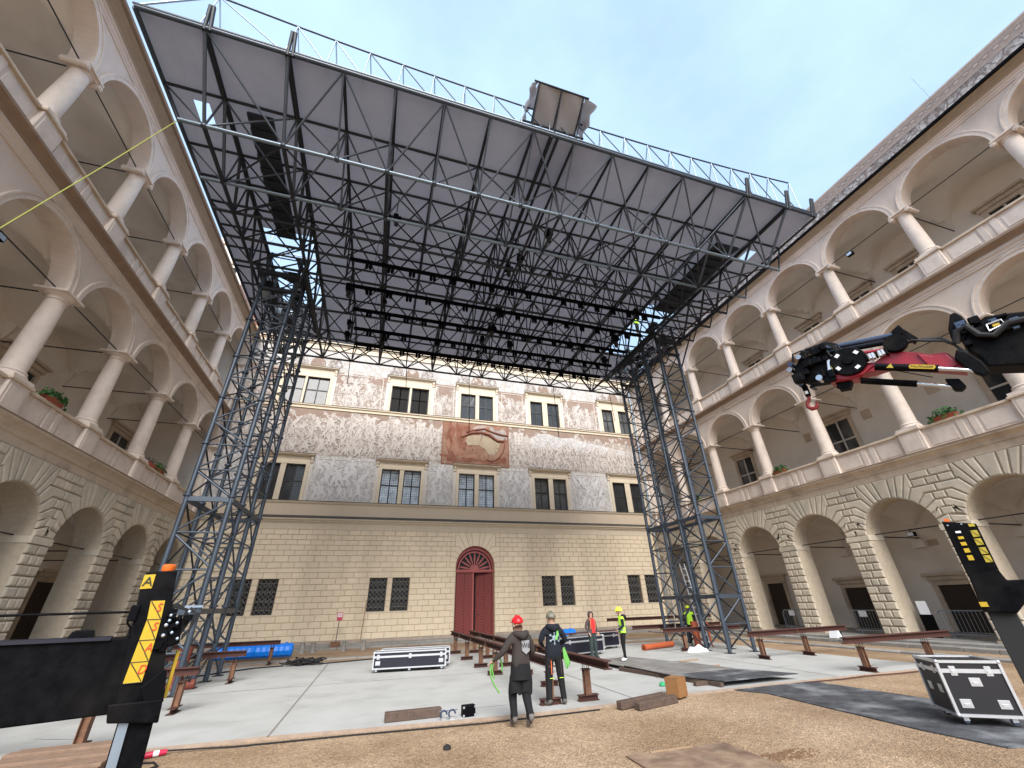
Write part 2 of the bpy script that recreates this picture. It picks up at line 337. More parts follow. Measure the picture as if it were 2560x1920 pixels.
    def build(s, name, mats, parent=None, smooth=False, bevel=0., loc=None, M=None, seg=2):
        return inst(name, s.mesh(name, mats, smooth, bevel, seg), parent, M if M is not None else (Matrix.Translation(loc) if loc else None))

def inst(name, me, parent=None, M=None):
    o = bpy.data.objects.new(name, me); COL.objects.link(o)
    if parent is not None: o.parent = parent
    if M is not None: o.matrix_basis = M
    return o
def tag(o, label, cat, group=None):
    o['label'] = label; o['category'] = cat
    if group: o['group'] = group
    return o
def thing(name, label, cat, loc=(0,0,0), rz=0., M=None, group=None):
    o = inst(name, None, None, M if M is not None else Matrix.Translation(loc) @ Matrix.Rotation(rz, 4, 'Z'))
    o.empty_display_size = .2
    return tag(o, label, cat, group)
def struct(o): o['kind'] = 'structure'; return o
def frame(o, ex, ey, ez):
    M = Matrix.Identity(4)
    for i in range(3): M[i][0], M[i][1], M[i][2], M[i][3] = ex[i], ey[i], ez[i], o[i]
    return M
def stickM(p, q, r):
    p = Vector(p); q = Vector(q); d = q-p
    return Matrix.Translation(p) @ d.to_track_quat('Z', 'Y').to_matrix().to_4x4() @ Matrix.Diagonal((r, r, d.length, 1))
UCYL = {}
def ucyl(m, n=8):
    if (m, n) not in UCYL: UCYL[(m, n)] = MB().cyl((0,0,0), (0,0,1), 1, n=n).mesh('bar', m, smooth=50)
    return UCYL[(m, n)]
def stick(name, m, parent, p, q, r, n=8): return inst(name, ucyl(m, n), parent, stickM(p, q, r))
def copy_tree(o, M=None, label=None):
    c = o.copy(); COL.objects.link(c)
    if M is not None: c.matrix_basis = M
    if label: c['label'] = label
    for ch in list(o.children):
        d = ch.copy(); COL.objects.link(d); d.parent = c
        for g in list(ch.children):
            e = g.copy(); COL.objects.link(e); e.parent = d
    return c
def text_mesh(name, txt, size, m, parent, M, shear=0., extrude=.002, sx=1.):
    cu = bpy.data.curves.new(name, 'FONT'); cu.body = txt; cu.size = size; cu.align_x = 'CENTER'; cu.align_y = 'CENTER'; cu.extrude = extrude; cu.shear = shear
    tmp = bpy.data.objects.new('tmp_text', cu); COL.objects.link(tmp)
    me = bpy.data.meshes.new_from_object(tmp.evaluated_get(bpy.context.evaluated_depsgraph_get()))
    bpy.data.objects.remove(tmp); bpy.data.curves.remove(cu)
    me.materials.clear(); me.materials.append(MATS[m])
    for v in me.vertices: v.co.x *= sx
    return inst(name, me, parent, M)

# ------------------------------------------------------------------ wall helpers (local: x along, y up, z towards the court)
def cells(us, vs, holes):
    for a, b in zip(us, us[1:]):
        for c, d in zip(vs, vs[1:]):
            mu, mv = (a+b)/2, (c+d)/2
            if not any(h[0] < mu < h[1] and h[2] < mv < h[3] for h in holes): yield a, b, c, d
def wall_holes(mb, u0, u1, v0, v1, w0, holes, depth=.4):
    us = sorted({u0, u1, *[h[i] for h in holes for i in (0, 1) if u0 < h[i] < u1]}); vs = sorted({v0, v1, *[h[i] for h in holes for i in (2, 3) if v0 < h[i] < v1]})
    for a, b, c, d in cells(us, vs, holes): mb.add([(a,c,w0),(b,c,w0),(b,d,w0),(a,d,w0)], [(0,1,2,3)])
    for a, b, c, d in holes:
        z = w0-depth
        mb.add([(a,c,w0),(b,c,w0),(b,d,w0),(a,d,w0),(a,c,z),(b,c,z),(b,d,z),(a,d,z)], [(0,1,5,4),(1,2,6,5),(2,3,7,6),(3,0,4,7)])
def arch_wall(mb, u0, u1, uc, r, zs, zt, w0, w1, n=20, back=True):
    A = [(uc-r*math.cos(math.pi*i/n), zs+r*math.sin(math.pi*i/n)) for i in range(n+1)]
    T = [(u0 if i == 0 else u1 if i == n else p[0], zt) for i, p in enumerate(A)]
    for w in ((w0, w1) if back else (w0,)):
        vs = [(a, b, w) for a, b in A]+[(a, b, w) for a, b in T]
        fs = [(i, i+1, n+2+i, n+1+i) for i in range(n)]
        mb.add(vs, fs)
        mb.add([(u0, zs, w), A[0]+(w,), (u0, zt, w)], [(0, 1, 2)]); mb.add([(u1, zs, w), A[n]+(w,), (u1, zt, w)], [(0, 1, 2)])
    vs = [(a, b, w0) for a, b in A]+[(a, b, w1) for a, b in A]
    mb.add(vs, [(i, i+1, n+2+i, n+1+i) for i in range(n)])
def ring(mb, uc, zs, r0, r1, w0, w1, n=24):
    vs = []
    for i in range(n+1):
        t = math.pi*i/n; c, s_ = math.cos(t), math.sin(t)
        vs += [(uc-r0*c, zs+r0*s_, w0), (uc-r0*c, zs+r0*s_, w1), (uc-r1*c, zs+r1*s_, w1), (uc-r1*c, zs+r1*s_, w0)]
    fs = []
    for i in range(n):
        k = i*4
        fs += [(k+j, k+(j+1), k+4+(j+1), k+4+j) for j in range(3)]
    fs += [(0,1,2,3), tuple(n*4+j for j in (3,2,1,0))]
    mb.add(vs, fs)
def extrude_profile(mb, prof, u0, u1):
    """prof: (w, v) outline closed, run along x"""
    n = len(prof)
    vs = [(u0, v, w_) for w_, v in prof]+[(u1, v, w_) for w_, v in prof]
    mb.add(vs, [tuple(range(n-1,-1,-1)), tuple(range(n, 2*n))]+[(i, (i+1) % n, n+(i+1) % n, n+i) for i in range(n)])
def inset_poly(poly, d):
    n = len(poly); a = sum(poly[i][0]*poly[(i+1) % n][1]-poly[(i+1) % n][0]*poly[i][1] for i in range(n))
    if a < 0: poly = poly[::-1]
    res = []
    for i in range(n):
        p0, p1, p2 = Vector(poly[i-1]), Vector(poly[i]), Vector(poly[(i+1) % n])
        e1 = (p1-p0).normalized(); e2 = (p2-p1).normalized(); n1 = Vector((-e1.y, e1.x)); n2 = Vector((-e2.y, e2.x))
        b = n1+n2; k = b.length_squared
        off = b*(2*d/k) if k > .3 else n1*d
        res.append((p1.x+off.x, p1.y+off.y))
    return poly, res
def block_mesh(mb, poly, gap, ins, h, w0=0.):
    _, base = inset_poly(poly, gap); base, top = inset_poly(base, ins); _, mid = inset_poly(base, ins*.25)
    n = len(base)
    vs = [(a, b, w0) for a, b in base]+[(a, b, w0+h*.72) for a, b in mid]+[(a, b, w0+h) for a, b in top]
    fs = [(i, (i+1) % n, n+(i+1) % n, n+i) for i in range(n)]+[(n+i, n+(i+1) % n, 2*n+(i+1) % n, 2*n+i) for i in range(n)]+[tuple(range(2*n, 3*n))]
    mb.add(vs, fs)
def arch_polys(uc, r, zs, rows, rho, PL, PR, cap=62., share=0.):
    """kinked courses and crown voussoirs round an arch; PL, PR = distance from the arch axis to the outer joint on each side"""
    zt = rows[-1]; res = []
    th = [math.asin(min(1, max(0, (z-zs)/rho))) for z in rows]
    J = max(j for j in range(len(rows)) if (rows[j]-zs)/rho <= math.sin(math.radians(cap)))
    inn = lambda t: (r*math.cos(t), zs+r*math.sin(t))
    for sg, P in ((-1, PL), (1, PR)):
        half = []
        for j in range(J):
            a, b = th[j], th[j+1]; c = (a+b)/2
            Pj = P-(share if (j % 2 and P-share > r*math.cos(a)+.14) else 0.)
            sh_ = Pj < P
            e0 = min(rho*math.cos(a), Pj-.02); e1 = min(rho*math.cos(b), Pj-.01); ucut = Pj
            if Pj-e0 > .62: ucut = e0+.30+.1*(j % 2)
            half.append([inn(a), (e0, rows[j]), (ucut, rows[j]), (ucut, rows[j+1]), (e1, rows[j+1]), inn(b), inn(c)])
            if ucut < Pj: half.append([(ucut, rows[j]), (Pj, rows[j]), (Pj, rows[j+1]), (ucut, rows[j+1])])
            if sh_ and sg > 0: half.append([(P-share, rows[j]), (P+share, rows[j]), (P+share, rows[j+1]), (P-share, rows[j+1])])
        e0_ = rho*math.cos(th[J]); ang = [th[J]+(math.radians(82)-th[J])*i/3 for i in range(4)]
        eJ = max(e0_, (zt-zs)/math.tan(ang[1])+.14)
        for i in range(3):
            a, b = ang[i], ang[i+1]; tb = (zt-zs)/math.tan(b)
            pl = [inn(a)]+([(e0_, rows[J])]+([(eJ, rows[J])] if eJ > e0_+.03 else [])+[(eJ, zt)] if i == 0 else [((zt-zs)/math.tan(a), zt)])
            half.append(pl+[(tb, zt), inn(b), inn((a+b)/2)])
        for j in range(J, len(rows)-1):
            Pj = P-(share if j % 2 else 0.); span = Pj-eJ
            if share and j % 2 and sg > 0: half.append([(P-share, rows[j]), (P+share, rows[j]), (P+share, rows[j+1]), (P-share, rows[j+1])])
            if span < .12: continue
            nb = max(1, round(span/.55)); cuts = [eJ+span*i/nb for i in range(nb+1)]
            if j % 2 and nb > 1: cuts = [cuts[0]]+[c-.14 for c in cuts[1:-1]]+[cuts[-1]]
            for a, b in zip(cuts, cuts[1:]): half.append([(a, rows[j]), (b, rows[j]), (b, rows[j+1]), (a, rows[j+1])])
        res += [[(uc+sg*x, y) for x, y in pl] for pl in half]
    t = math.radians(82); k = (zt-zs)/math.tan(t)
    res.append([(uc+r*math.cos(t), zs+r*math.sin(t)), (uc+k, zt), (uc-k, zt), (uc-r*math.cos(t), zs+r*math.sin(t)), (uc, zs+r)])
    return res
def place_blocks(polys, parent, m, gap, ins, h, eye, name='block', limit=300, w0=0., jit=0.):
    """eye = viewer in local coordinates; the pieces that show largest are objects of their own, the rest one part"""
    def key(pl):
        n = len(pl); ar = abs(sum(pl[i][0]*pl[(i+1) % n][1]-pl[(i+1) % n][0]*pl[i][1] for i in range(n)))/2
        cx = sum(p[0] for p in pl)/n; cy = sum(p[1] for p in pl)/n
        return -ar/((cx-eye[0])**2+(cy-eye[1])**2+eye[2]**2)
    polys = sorted(polys, key=key); cache = {}
    jr = random.Random(6)
    for pl in polys[:limit]:
        if jit: pl = [(a+jr.uniform(-jit, jit), b+jr.uniform(-jit, jit)) for a, b in pl]
        cx = sum(p[0] for p in pl)/len(pl); cy = sum(p[1] for p in pl)/len(pl)
        loc = [(a-cx, b-cy) for a, b in pl]; kk = tuple(round(x, 2) for p in loc for x in p)
        if kk not in cache:
            mb = MB(); block_mesh(mb, loc, gap, ins, h); cache[kk] = mb.mesh(name, m)
        inst(name, cache[kk], parent, Matrix.Translation((cx, cy, w0)))
    if len(polys) > limit:
        mb = MB()
        for pl in polys[limit:]: block_mesh(mb, pl, gap, ins, h, w0)
        o = mb.build(name, m, parent); o['kind'] = 'stuff'
# ------------------------------------------------------------------ ground
GZ = -.05
mb = MB(); mb.add([(-400,-400,GZ),(400,-400,GZ),(400,400,GZ),(-400,400,GZ)], [(0,1,2,3)])
struct(mb.build('ground', 'gravel'))
slab = [(-9.6,11.45),(-5.6,11.12),(-3.3,10.98),(-1.57,10.95),(.88,10.72),(2.51,10.6),(4.31,10.53),(6.0,10.62),(7.61,10.82),(10.3,10.9),(16.36,10.83),(17.7,10.8),(17.5,15.9),(17.9,23.4),(-9.8,23.7)]
mb = MB(); mb.prism(slab, GZ-.02, 0.); slab_o = struct(mb.build('concrete_slab', 'concrete'))
mb = MB()
for (a, b) in zip(slab[:10], slab[1:11]):      # ragged formwork edge and joints
    d = Vector((b[0]-a[0], b[1]-a[1])).normalized(); nrm = Vector((d.y, -d.x))
    mb.add([(a[0],a[1],.004),(b[0],b[1],.004),(b[0]+nrm.x*.05,b[1]+nrm.y*.05,-.012),(a[0]+nrm.x*.05,a[1]+nrm.y*.05,-.012)], [(0,1,2,3)])
    mb.add([(a[0]+nrm.x*.05,a[1]+nrm.y*.05,-.012),(b[0]+nrm.x*.05,b[1]+nrm.y*.05,-.012),(b[0]+nrm.x*.05,b[1]+nrm.y*.05,-.06),(a[0]+nrm.x*.05,a[1]+nrm.y*.05,-.06)], [(0,1,2,3)])
mb.build('edge_strip', 'slab_edge', slab_o)
mb = MB()
for x in (-1.55, 6.4, 13.2):
    mb.add([(x-.02,10.9,.004),(x+.02,10.9,.004),(x+.16,23.5,.004),(x+.11,23.5,.004)], [(0,1,2,3)])
mb.add([(-9.5,16.9,.004),(17.4,16.9,.004),(17.4,16.93,.004),(-9.5,16.93,.004)], [(0,1,2,3)])
mb.build('expansion_joint', 'concrete_joint', slab_o)

XL, XR, D = -11.85, 23.95, 32.96
pav = struct(inst('pavement', None))
def paving(rows, vert, lens, m='stone_grey'):
    for (a0, a1, zt) in rows:
        b0, b1 = vert; p = b0
        while p < b1:
            l = rnd.uniform(*lens); q = min(p+l, b1)
            dz = rnd.uniform(-.012, .012)
            mbx = MB()
            if a0[0] == 'x': mbx.box(a0[1], a1, p+.012, q-.012, GZ-.1, zt+dz)
            else: mbx.box(p+.012, q-.012, a0[1], a1, GZ-.1, zt+dz)
            mbx.build('paving_slab', m, pav, bevel=.012, seg=1); p = q
paving([(('x', 20.3), 20.95, .02), (('x', 22.6), 23.2, .10), (('x', 23.215), 24.0, .20)], (3.5, 32.9), (1.1, 2.0))
paving([(('y', 25.0), 25.6, .0), (('y', 30.9), 31.7, .05), (('y', 31.715), 32.95, .13)], (-9.0, 20.2), (1.0, 1.9))
paving([(('x', -11.9), -11.0, .18), (('x', -10.98), -10.3, .06)], (9, 32.9), (1.4, 2.4))

# ------------------------------------------------------------------ arcaded wings
IMP, CROWN_R, STR0, LEDGE = 4.6, 1.585, 7.10, 7.87
PZ1, NECK1, SPR1 = 8.98, 12.26, 12.58
LEDGE2, PZ2, NECK2, SPR2 = 15.45, 16.52, 19.35, 19.62
def col_meshes():
    M = {}
    def lat(prof, nm): return MB().lathe(prof, n=28, ax='y').mesh(nm, 'column_stone', smooth=35)
    for k, (b, t, r0, r1) in dict(lo=(PZ1, NECK1, .335, .285), up=(PZ2, NECK2, .315, .27)).items():
        h = t-b
        M[k+'shaft'] = lat([(r0, .40)]+[(r0+(r1-r0)*(f**1.7), .40+(h-.40)*f) for f in (.2, .4, .6, .8, 1.)], 'shaft')
        mb = MB().lathe([(.44, .13), (.45, .18), (.43, .235), (.385, .25), (.375, .285), (.40, .305), (.40, .34), (.365, .37), (r0+.012, .38), (r0+.012, .42)], n=28, ax='y')
        mb.box(-.47, .47, 0, .135, -.47, .47); M[k+'base'] = mb.mesh('base', 'column_stone', smooth=35)
        if k == 'lo':
            mb = MB().lathe([(r1, 0), (r1+.035, .0), (r1+.045, .03), (r1+.03, .055), (r1+.01, .06), (r1+.01, .14), (r1+.05, .16), (r1+.14, .235), (r1+.15, .25)], n=28, ax='y')
            mb.box(-.50, .50, .245, .325, -.50, .50)
        else:
            mb = MB().lathe([(r1, 0), (r1+.03, .0), (r1+.04, .03), (r1+.005, .055), (r1+.01, .10), (r1+.09, .15)], n=28, ax='y')
            mb.box(-.43, .43, .20, .275, -.43, .43); mb.box(-.40, .40, .12, .205, -.33, .33)
            for sx in (-1, 1):
                mb.cyl((sx*.38, .10, -.40), (sx*.38, .10, .40), .105, n=14)
                mb.cyl((sx*.38, .10, -.43), (sx*.38, .10, .43), .045, n=8)
        M[k+'cap'] = mb.mesh('capital', 'column_stone', smooth=35)
    return M
COLM = col_meshes()

def wing(side, cols, label, y_gutter=None):
    sg = 1 if side == 'L' else -1
    u_of = lambda y: y*sg
    cols = sorted(u_of(y) for y in cols)
    Mx = frame((XL if side == 'L' else XR, 0, 0), (0, sg, 0), (0, 0, 1), (sg, 0, 0))
    W = thing('arcade_wing', label, 'building', M=Mx)
    eye = (0, CAMH, abs(XL if side == 'L' else XR))
    u0, u1 = cols[0], cols[-1]
    bays = list(zip(cols, cols[1:]))
    hp = .55
    # ground floor piers, arches, soffits
    polys = []
    rows = [4.70+.343*j for j in range(8)]; rows[-1] = STR0
    prow = [.32+.3442*j for j in range(13)]
    for a, b in bays:
        uc = (a+b)/2; r = (b-a)/2-hp
        mb = MB(); arch_wall(mb, a, b, uc, r, IMP, STR0+.2, 0, -1.0, n=24); mb.build('arch_wall', 'pier_joint', W)
        polys += arch_polys(uc, r+.012, IMP, rows, 2.16, (b-a)/2, (b-a)/2, share=.24)
    for c in cols:
        mb = MB(); mb.box(c-hp, c+hp, -.1, IMP, -1.0, 0); mb.box(c-hp-.06, c+hp+.06, -.1, .30, -1.05, .05); mb.build('pier', 'pier_joint', W)
        mb = MB(); mb.box(c-hp-.03, c+hp+.03, 4.45, 4.69, -1.02, .10); mb.build('impost', 'pier_block', W, bevel=.012, seg=1)
        for k, (z0, z1) in enumerate(zip(prow, prow[1:])):
            cut = [-hp, 0, hp] if k % 2 else [-hp, -.19, .19, hp]
            polys += [[(c+p, z0), (c+q, z0), (c+q, z1), (c+p, z1)] for p, q in zip(cut, cut[1:])]
    vis = [p for p in polys if (p[0][0]*sg > (9. if side == 'L' else 5.))]
    place_blocks(vis, W, 'pier_block', .013, .055, .09, eye, jit=.003)
    # string courses
    def course(name, prof, m): 
        mb = MB(); extrude_profile(mb, prof, u0-.3, u1+.3); return mb.build(name, m, W)
    course('string_course', [(-.9, STR0), (.03, STR0), (.03, STR0+.30), (.09, STR0+.32), (.09, STR0+.46), (.20, STR0+.56), (.34, STR0+.62), (.34, STR0+.70), (.10, LEDGE-.01), (-.9, LEDGE)], 'trim_stone')
    course('ledge_cap', [(.34, STR0+.70), (.37, STR0+.70), (.37, STR0+.735), (.10, LEDGE+.012), (.06, LEDGE+.012), (.06, LEDGE-.02)], 'dark_trim')
    for (z0, zl, tag_) in ((SPR1+1.98, LEDGE2, 1),):
        course('architrave', [(-.7, z0), (-.04, z0), (-.04, z0+.09), (-.015, z0+.10), (-.015, z0+.22), (.04, z0+.25), (.04, z0+.40), (-.7, z0+.40)], 'plaster')
        course('string_course', [(-.7, z0+.40), (.05, z0+.40), (.12, z0+.52), (.34, z0+.60), (.34, z0+.70), (.08, zl), (-.7, zl)], 'dark_trim')
    z0 = SPR2+1.86
    course('architrave', [(-.7, z0), (-.05, z0), (-.05, z0+.10), (-.02, z0+.11), (-.02, z0+.22), (.05, z0+.25), (.05, z0+.33), (-.7, z0+.33)], 'plaster')
    course('eaves_cornice', [(-.7, z0+.33), (.06, z0+.33), (.10, z0+.40), (.26, z0+.46), (.26, z0+.52), (.40, z0+.58), (.40, z0+.66), (-.7, z0+.70)], 'eaves')
    course('gutter', [(.42, z0+.60), (.54, z0+.58), (.56, z0+.70), (.42, z0+.71)], 'black_paint' if side == 'R' else 'dark_trim')
    mb = MB(); mb.add([(u0-1, z0+.69, .42), (u1+1, z0+.69, .42), (u1+1, z0+2.4, -4.6), (u0-1, z0+2.4, -4.6)], [(0,1,2,3)]); mb.build('roof', 'palace_trim' if side == 'R' else 'roof_tile', W)
    # floors and galleries
    BW = -4.7
    for z, zf in ((.25, 0), (LEDGE, 1), (LEDGE2, 2)):
        mb = MB(); mb.box(u0-.5, u1+.5, z-.35, z-.02, BW, -.35 if zf else -.02); mb.build('gallery_floor', 'stone_grey', W)
    for z0_, z1_ in ((.2, 7.4), (LEDGE, 15.2), (LEDGE2, 22.6)):
        mb = MB(); mb.box(u0-.5, u1+.5, z0_, z1_, BW-.2, BW); mb.build('gallery_wall', 'gallery', W)
    for fl, (zs, rr, wf) in enumerate(((IMP, None, -1.0), (SPR1, None, -.75), (SPR2, None, -.75))):
        for a, b in bays:
            uc = (a+b)/2; half = (b-a)/2; dc = (wf+BW)/2; dh = (wf-BW)/2
            hgt = (1.62 if fl == 0 else 1.80)+.12
            def f(x, y, zs=zs, half=half, dh=dh, hgt=hgt, uc=uc, dc=dc):
                s_, t_ = (x*2-1), (y*2-1)
                hh = max(math.sqrt(max(0, 1-s_*s_)), math.sqrt(max(0, 1-t_*t_)))
                return (uc+s_*half, zs+.02+hgt*hh, dc+t_*dh)
            MB().grid(f, 18, 18).build('vault', 'gallery', W, smooth=30)
    # columns, arches and parapets of both galleries
    for fl, (pz, nk, sp, lg, zt, k) in enumerate(((PZ1, NECK1, SPR1, LEDGE, SPR1+2.0, 'lo'), (PZ2, NECK2, SPR2, LEDGE2, SPR2+1.9, 'up'))):
        for c in cols:
            C = inst('column', None, W, Matrix.Translation((c, 0, -.45)))
            inst('shaft', COLM[k+'shaft'], C, Matrix.Translation((0, pz, 0))); inst('base', COLM[k+'base'], C, Matrix.Translation((0, pz, 0)))
            inst('capital', COLM[k+'cap'], C, Matrix.Translation((0, nk, 0)))
            mb = MB(); mb.box(c-.46, c+.46, lg-.02, pz-.10, -.90, .02); mb.box(c-.36, c+.36, lg+.12, pz-.22, .01, .035); mb.build('pedestal', 'column_stone', W, bevel=.01, seg=1)
            mb = MB(); mb.box(c-.53, c+.53, pz-.105, pz+.0, -.97, .09); mb.build('pedestal_cap', 'trim_stone', W, bevel=.018, seg=1)
            stick('tie_rod', 'tie_rod', W, (c, sp+.05, -.75), (c, sp+.05, BW), .028, 6)
        for a, b in bays:
            uc = (a+b)/2; r = (b-a)/2-.36
            mb = MB(); arch_wall(mb, a, b, uc, r, sp, zt+.1, -.10, -.80, n=28); mb.build('arch_wall', 'plaster', W)
            mb = MB(); ring(mb, uc, sp, r, r+.17, -.16, -.055); ring(mb, uc, sp, r+.17, r+.235, -.16, -.025); mb.build('archivolt', 'column_stone', W, smooth=30)
            stick('tie_rod', 'tie_rod', W, (a+.3, sp+.10, -.45), (b-.3, sp+.10, -.45), .024, 6)
            mb = MB(); mb.box(a+.46, b-.46, lg-.02, pz-.14, -.62, -.14)
            for p in (uc-.34, uc+.10): mb.box(p, p+.24, lg+.03, pz-.14, -.14, -.105)
            mb.box(a+.62, uc-.46, lg+.16, pz-.30, -.14, -.115); mb.box(uc+.46, b-.62, lg+.16, pz-.30, -.14, -.115)
            mb.build('parapet', 'column_stone', W, bevel=.008, seg=1)
            mb = MB(); mb.box(a+.53, b-.53, pz-.14, pz-.02, -.70, -.04); mb.build('parapet_rail', 'trim_stone', W, bevel=.02, seg=1)
    for a, b in bays: stick('tie_rod', 'tie_rod', W, (a+.5, IMP+.12, -.5), (b-.5, IMP+.12, -.5), .026, 6)
    for c in cols:
        stick('tie_rod', 'tie_rod', W, (c, IMP+.1, -1.0), (c, IMP+.1, BW), .028, 6)
        mb = MB(); mb.box(c-.3, c+.3, 4.2, 4.62, BW, BW+.35); mb.build('corbel', 'gallery', W)
    mb = MB(); ue = u_of(D-.02); mb.box(min(ue, ue+sg*.4), max(ue, ue+sg*.4), -.1, 24.2, BW-.3, -.02); mb.build('end_wall', 'gallery', W)
    return W, BW, u_of
WL, BW, _ = wing('L', [28.72-4.255*k for k in range(-1, 7)], 'pale stone three-storey arcade wing behind the black stabiliser beam and yellow strap')
WR, BW, _ = wing('R', [24.45-4.21*k for k in range(-2, 9)], 'pale stone three-storey arcade wing behind the red and black crane arm')

def opening(parent, u, z0, w_, h, side, kind='door', bw=None):
    """stone surround with a dark opening, set against the gallery's rear wall"""
    bw = BW if bw is None else bw; zf = bw
    P = inst('doorway' if kind == 'door' else 'window', None, parent, Matrix.Translation((u, z0, zf)))
    mb = MB(); t = .22
    mb.box(-w_/2-t, -w_/2, 0, h+t, 0, .14); mb.box(w_/2, w_/2+t, 0, h+t, 0, .14); mb.box(-w_/2, w_/2, h, h+t, 0, .14)
    mb.build('surround', 'trim_stone', P, bevel=.015, seg=1)
    mb = MB(); mb.box(-w_/2-.42, w_/2+.42, h+t+.22, h+t+.36, 0, .36); mb.box(-w_/2-.30, w_/2+.30, h+t+.002, h+t+.22, 0, .22); mb.build('lintel', 'trim_stone', P, bevel=.015, seg=1)
    mb = MB(); mb.box(-w_/2, w_/2, 0, h, 0, .02); mb.build('leaf', 'wood_dark' if kind == 'door' else 'glass_dark', P)
    if kind != 'door':
        mb = MB(); mb.box(-.05, .05, 0, h, .02, .07); mb.box(-w_/2, -.05, h*.55, h*.55+.1, .02, .065); mb.box(.05, w_/2, h*.55, h*.55+.1, .02, .065); mb.build('glazing_bar', 'pale_trim', P)
for y, h_ in ((26.2, 2.65), (20.45, 2.15), (15.45, 2.1), (10.4, 2.2), (5.9, 2.2)): opening(WR, -y, .25, 1.4, h_, 'R', 'door')
opening(WR, -17.55, 9.3, 1.55, 2.95, 'R', 'window'); opening(WR, -9.3, 9.3, 1.5, 2.95, 'R', 'window'); opening(WR, -25.6, 9.3, 1.5, 2.95, 'R', 'window')
for y in (5.6, 10.0, 12.9, 16.4, 21.6): opening(WR, -y, 16.9, 1.2, 2.5, 'R', 'window')
for y in (21.6, 30.6): opening(WL, y, 9.4, 2.0, 2.8, 'L', 'window')
for y in (30.1, 25.6, 21.3): opening(WL, y, .25, 1.7, 3.5, 'L', 'door')
for y in (18.3, 26.7): opening(WL, y, 16.9, 1.4, 2.4, 'L', 'window')
for (W, u, z, w_, h) in ((WR, -15.7, 11.75, .55, .6), (WR, -19.8, 11.7, .5, .6), (WR, -15.7, 4.25, .85, .3), (WR, -12.1, 11.8, .6, .5)):
    mb = MB(); mb.box(u-w_/2, u+w_/2, z, z+h, BW, BW+.03); mb.build('old_plaster_patch', 'trim_stone', W)
# upper palace wall with frieze showing over the eaves of the nearer side
P = thing('palace_wall', 'upper palace wall with ornamented frieze and brown cornice above the eaves', 'building', M=frame((28.4, 0, 0), (0, -1, 0), (0, 0, 1), (-1, 0, 0)))
mb = MB(); mb.box(-34, 14, 23.5, 27.1, -1, 0); mb.build('wall', 'sgraffito_attic', P)
mb = MB(); extrude_profile(mb, [(0, 27.08), (.06, 27.08), (.06, 27.2), (.14, 27.26), (.14, 27.4), (.28, 27.48), (.28, 27.56), (.40, 27.62), (.40, 27.72), (-.8, 27.74)], -34, 14); mb.build('cornice', 'palace_trim', P)
mb = MB()
for k in range(110): mb.box(-34+k*.436, -34+k*.436+.2, 27.27, 27.39, .14, .24)
d_ = mb.build('dentil', 'palace_trim', P); d_['kind'] = 'stuff'
mb = MB(); extrude_profile(mb, [(0, 26.1), (.10, 26.12), (.10, 26.2), (0, 26.22)], -34, 14); mb.build('band', 'pale_trim', P)
stick('antenna', 'steel_mid', P, (-4.82, 27.5, .4), (-4.82, 29.85, .4), .013, 6)

# white gabled tower beyond the other wing
T = thing('gable_tower', 'white gabled tower seen in the gap between cornice and stage roof', 'building', (-24.6, 48, 0))
mb = MB(); mb.box(-4.6, 4.6, -2, 4, 0, 44.2); mb.build('wall', 'tower_white', T)
for z in (42.6, 39.6, 36.4, 33.2):
    for k in range(4):
        x = -3.3+k*2.2
        mb = MB(); mb.prism([(x-.45, z-1.1), (x+.45, z-1.1)]+[(x+.45*math.cos(math.pi*i/8), z+.45*math.sin(math.pi*i/8)) for i in range(9)], -2.06, -1.9, 'y'); mb.build('window', 'black_void', T)
    mb = MB(); mb.box(-4.8, 4.8, -2.2, 4.2, z+.95, z+1.2); mb.build('band', 'trim_stone', T)
for k in range(4): mb = MB(); mb.lathe([(.9, 0), (.9, .5), (.3, 1.1), (.25, 1.6), (.02, 2.1)], (-3.45+2.3*k, -1.2, 44.2), n=10); mb.build('pinnacle', 'tower_white', T)
T2 = thing('tiled_roof', 'red tiled roof of the house beyond the corner of the wing', 'roof', (-16.5, 47, 0))
mb = MB(); mb.add([(-3.6, -1, 30), (5, -1, 30), (5, 4, 37.4), (-3.6, 4, 37.4)], [(0,1,2,3)]); mb.add([(-3.6, 9, 30), (5, 9, 30), (5, 4, 37.4), (-3.6, 4, 37.4)], [(0,1,2,3)]); mb.build('covering', 'roof_tile', T2)
mb = MB(); mb.box(-3.5, 4.9, -.6, 8.6, 0, 30.4); mb.build('wall', 'tower_white', T2)
# ------------------------------------------------------------------ sundial front: the rear building
F = thing('sundial_building', 'cream castle front with a painted sundial and red arched door', 'building', M=frame((0, D, 0), (1, 0, 0), (0, 0, 1), (0, -1, 0)))
UA, UB = XL-.6, XR+.6
LOW = [[(-8.84, -7.52), (-7.14, -5.82)], [(-.31, 1.06), (1.40, 2.74)], [(5.84, 7.17), (7.53, 8.85)], [(12.5, 13.8), (14.24, 15.5)], [(20.18, 21.46), (22.02, 23.3)]]
UPP = [[(-8.84, -7.3), (-7.12, -5.4)], [(-.35, 1.17), (1.35, 2.86)], [(5.76, 7.12), (7.46, 8.78)], [(12.47, 13.7), (14.22, 15.42)], [(20.15, 21.38), (22.03, 23.2)]]
GRD = [[(-8.67, -7.5), (-7.1, -5.92)], [(-.18, 1.0), (1.36, 2.55)], [(12.69, 13.83), (14.26, 15.4)], [(20.36, 21.55), (22.02, 23.2)]]
uc, rd, zd = 7.345, 1.485, 4.66
holes = [(a, b, 1.88, 3.95) for w_ in GRD for a, b in w_]+[(uc-rd, uc+rd, 0, zd+rd)]
mb = MB(); wall_holes(mb, UA, UB, -.1, 7.6, 0, holes, .38); mb.build('lower_wall', 'facade_joint', F)
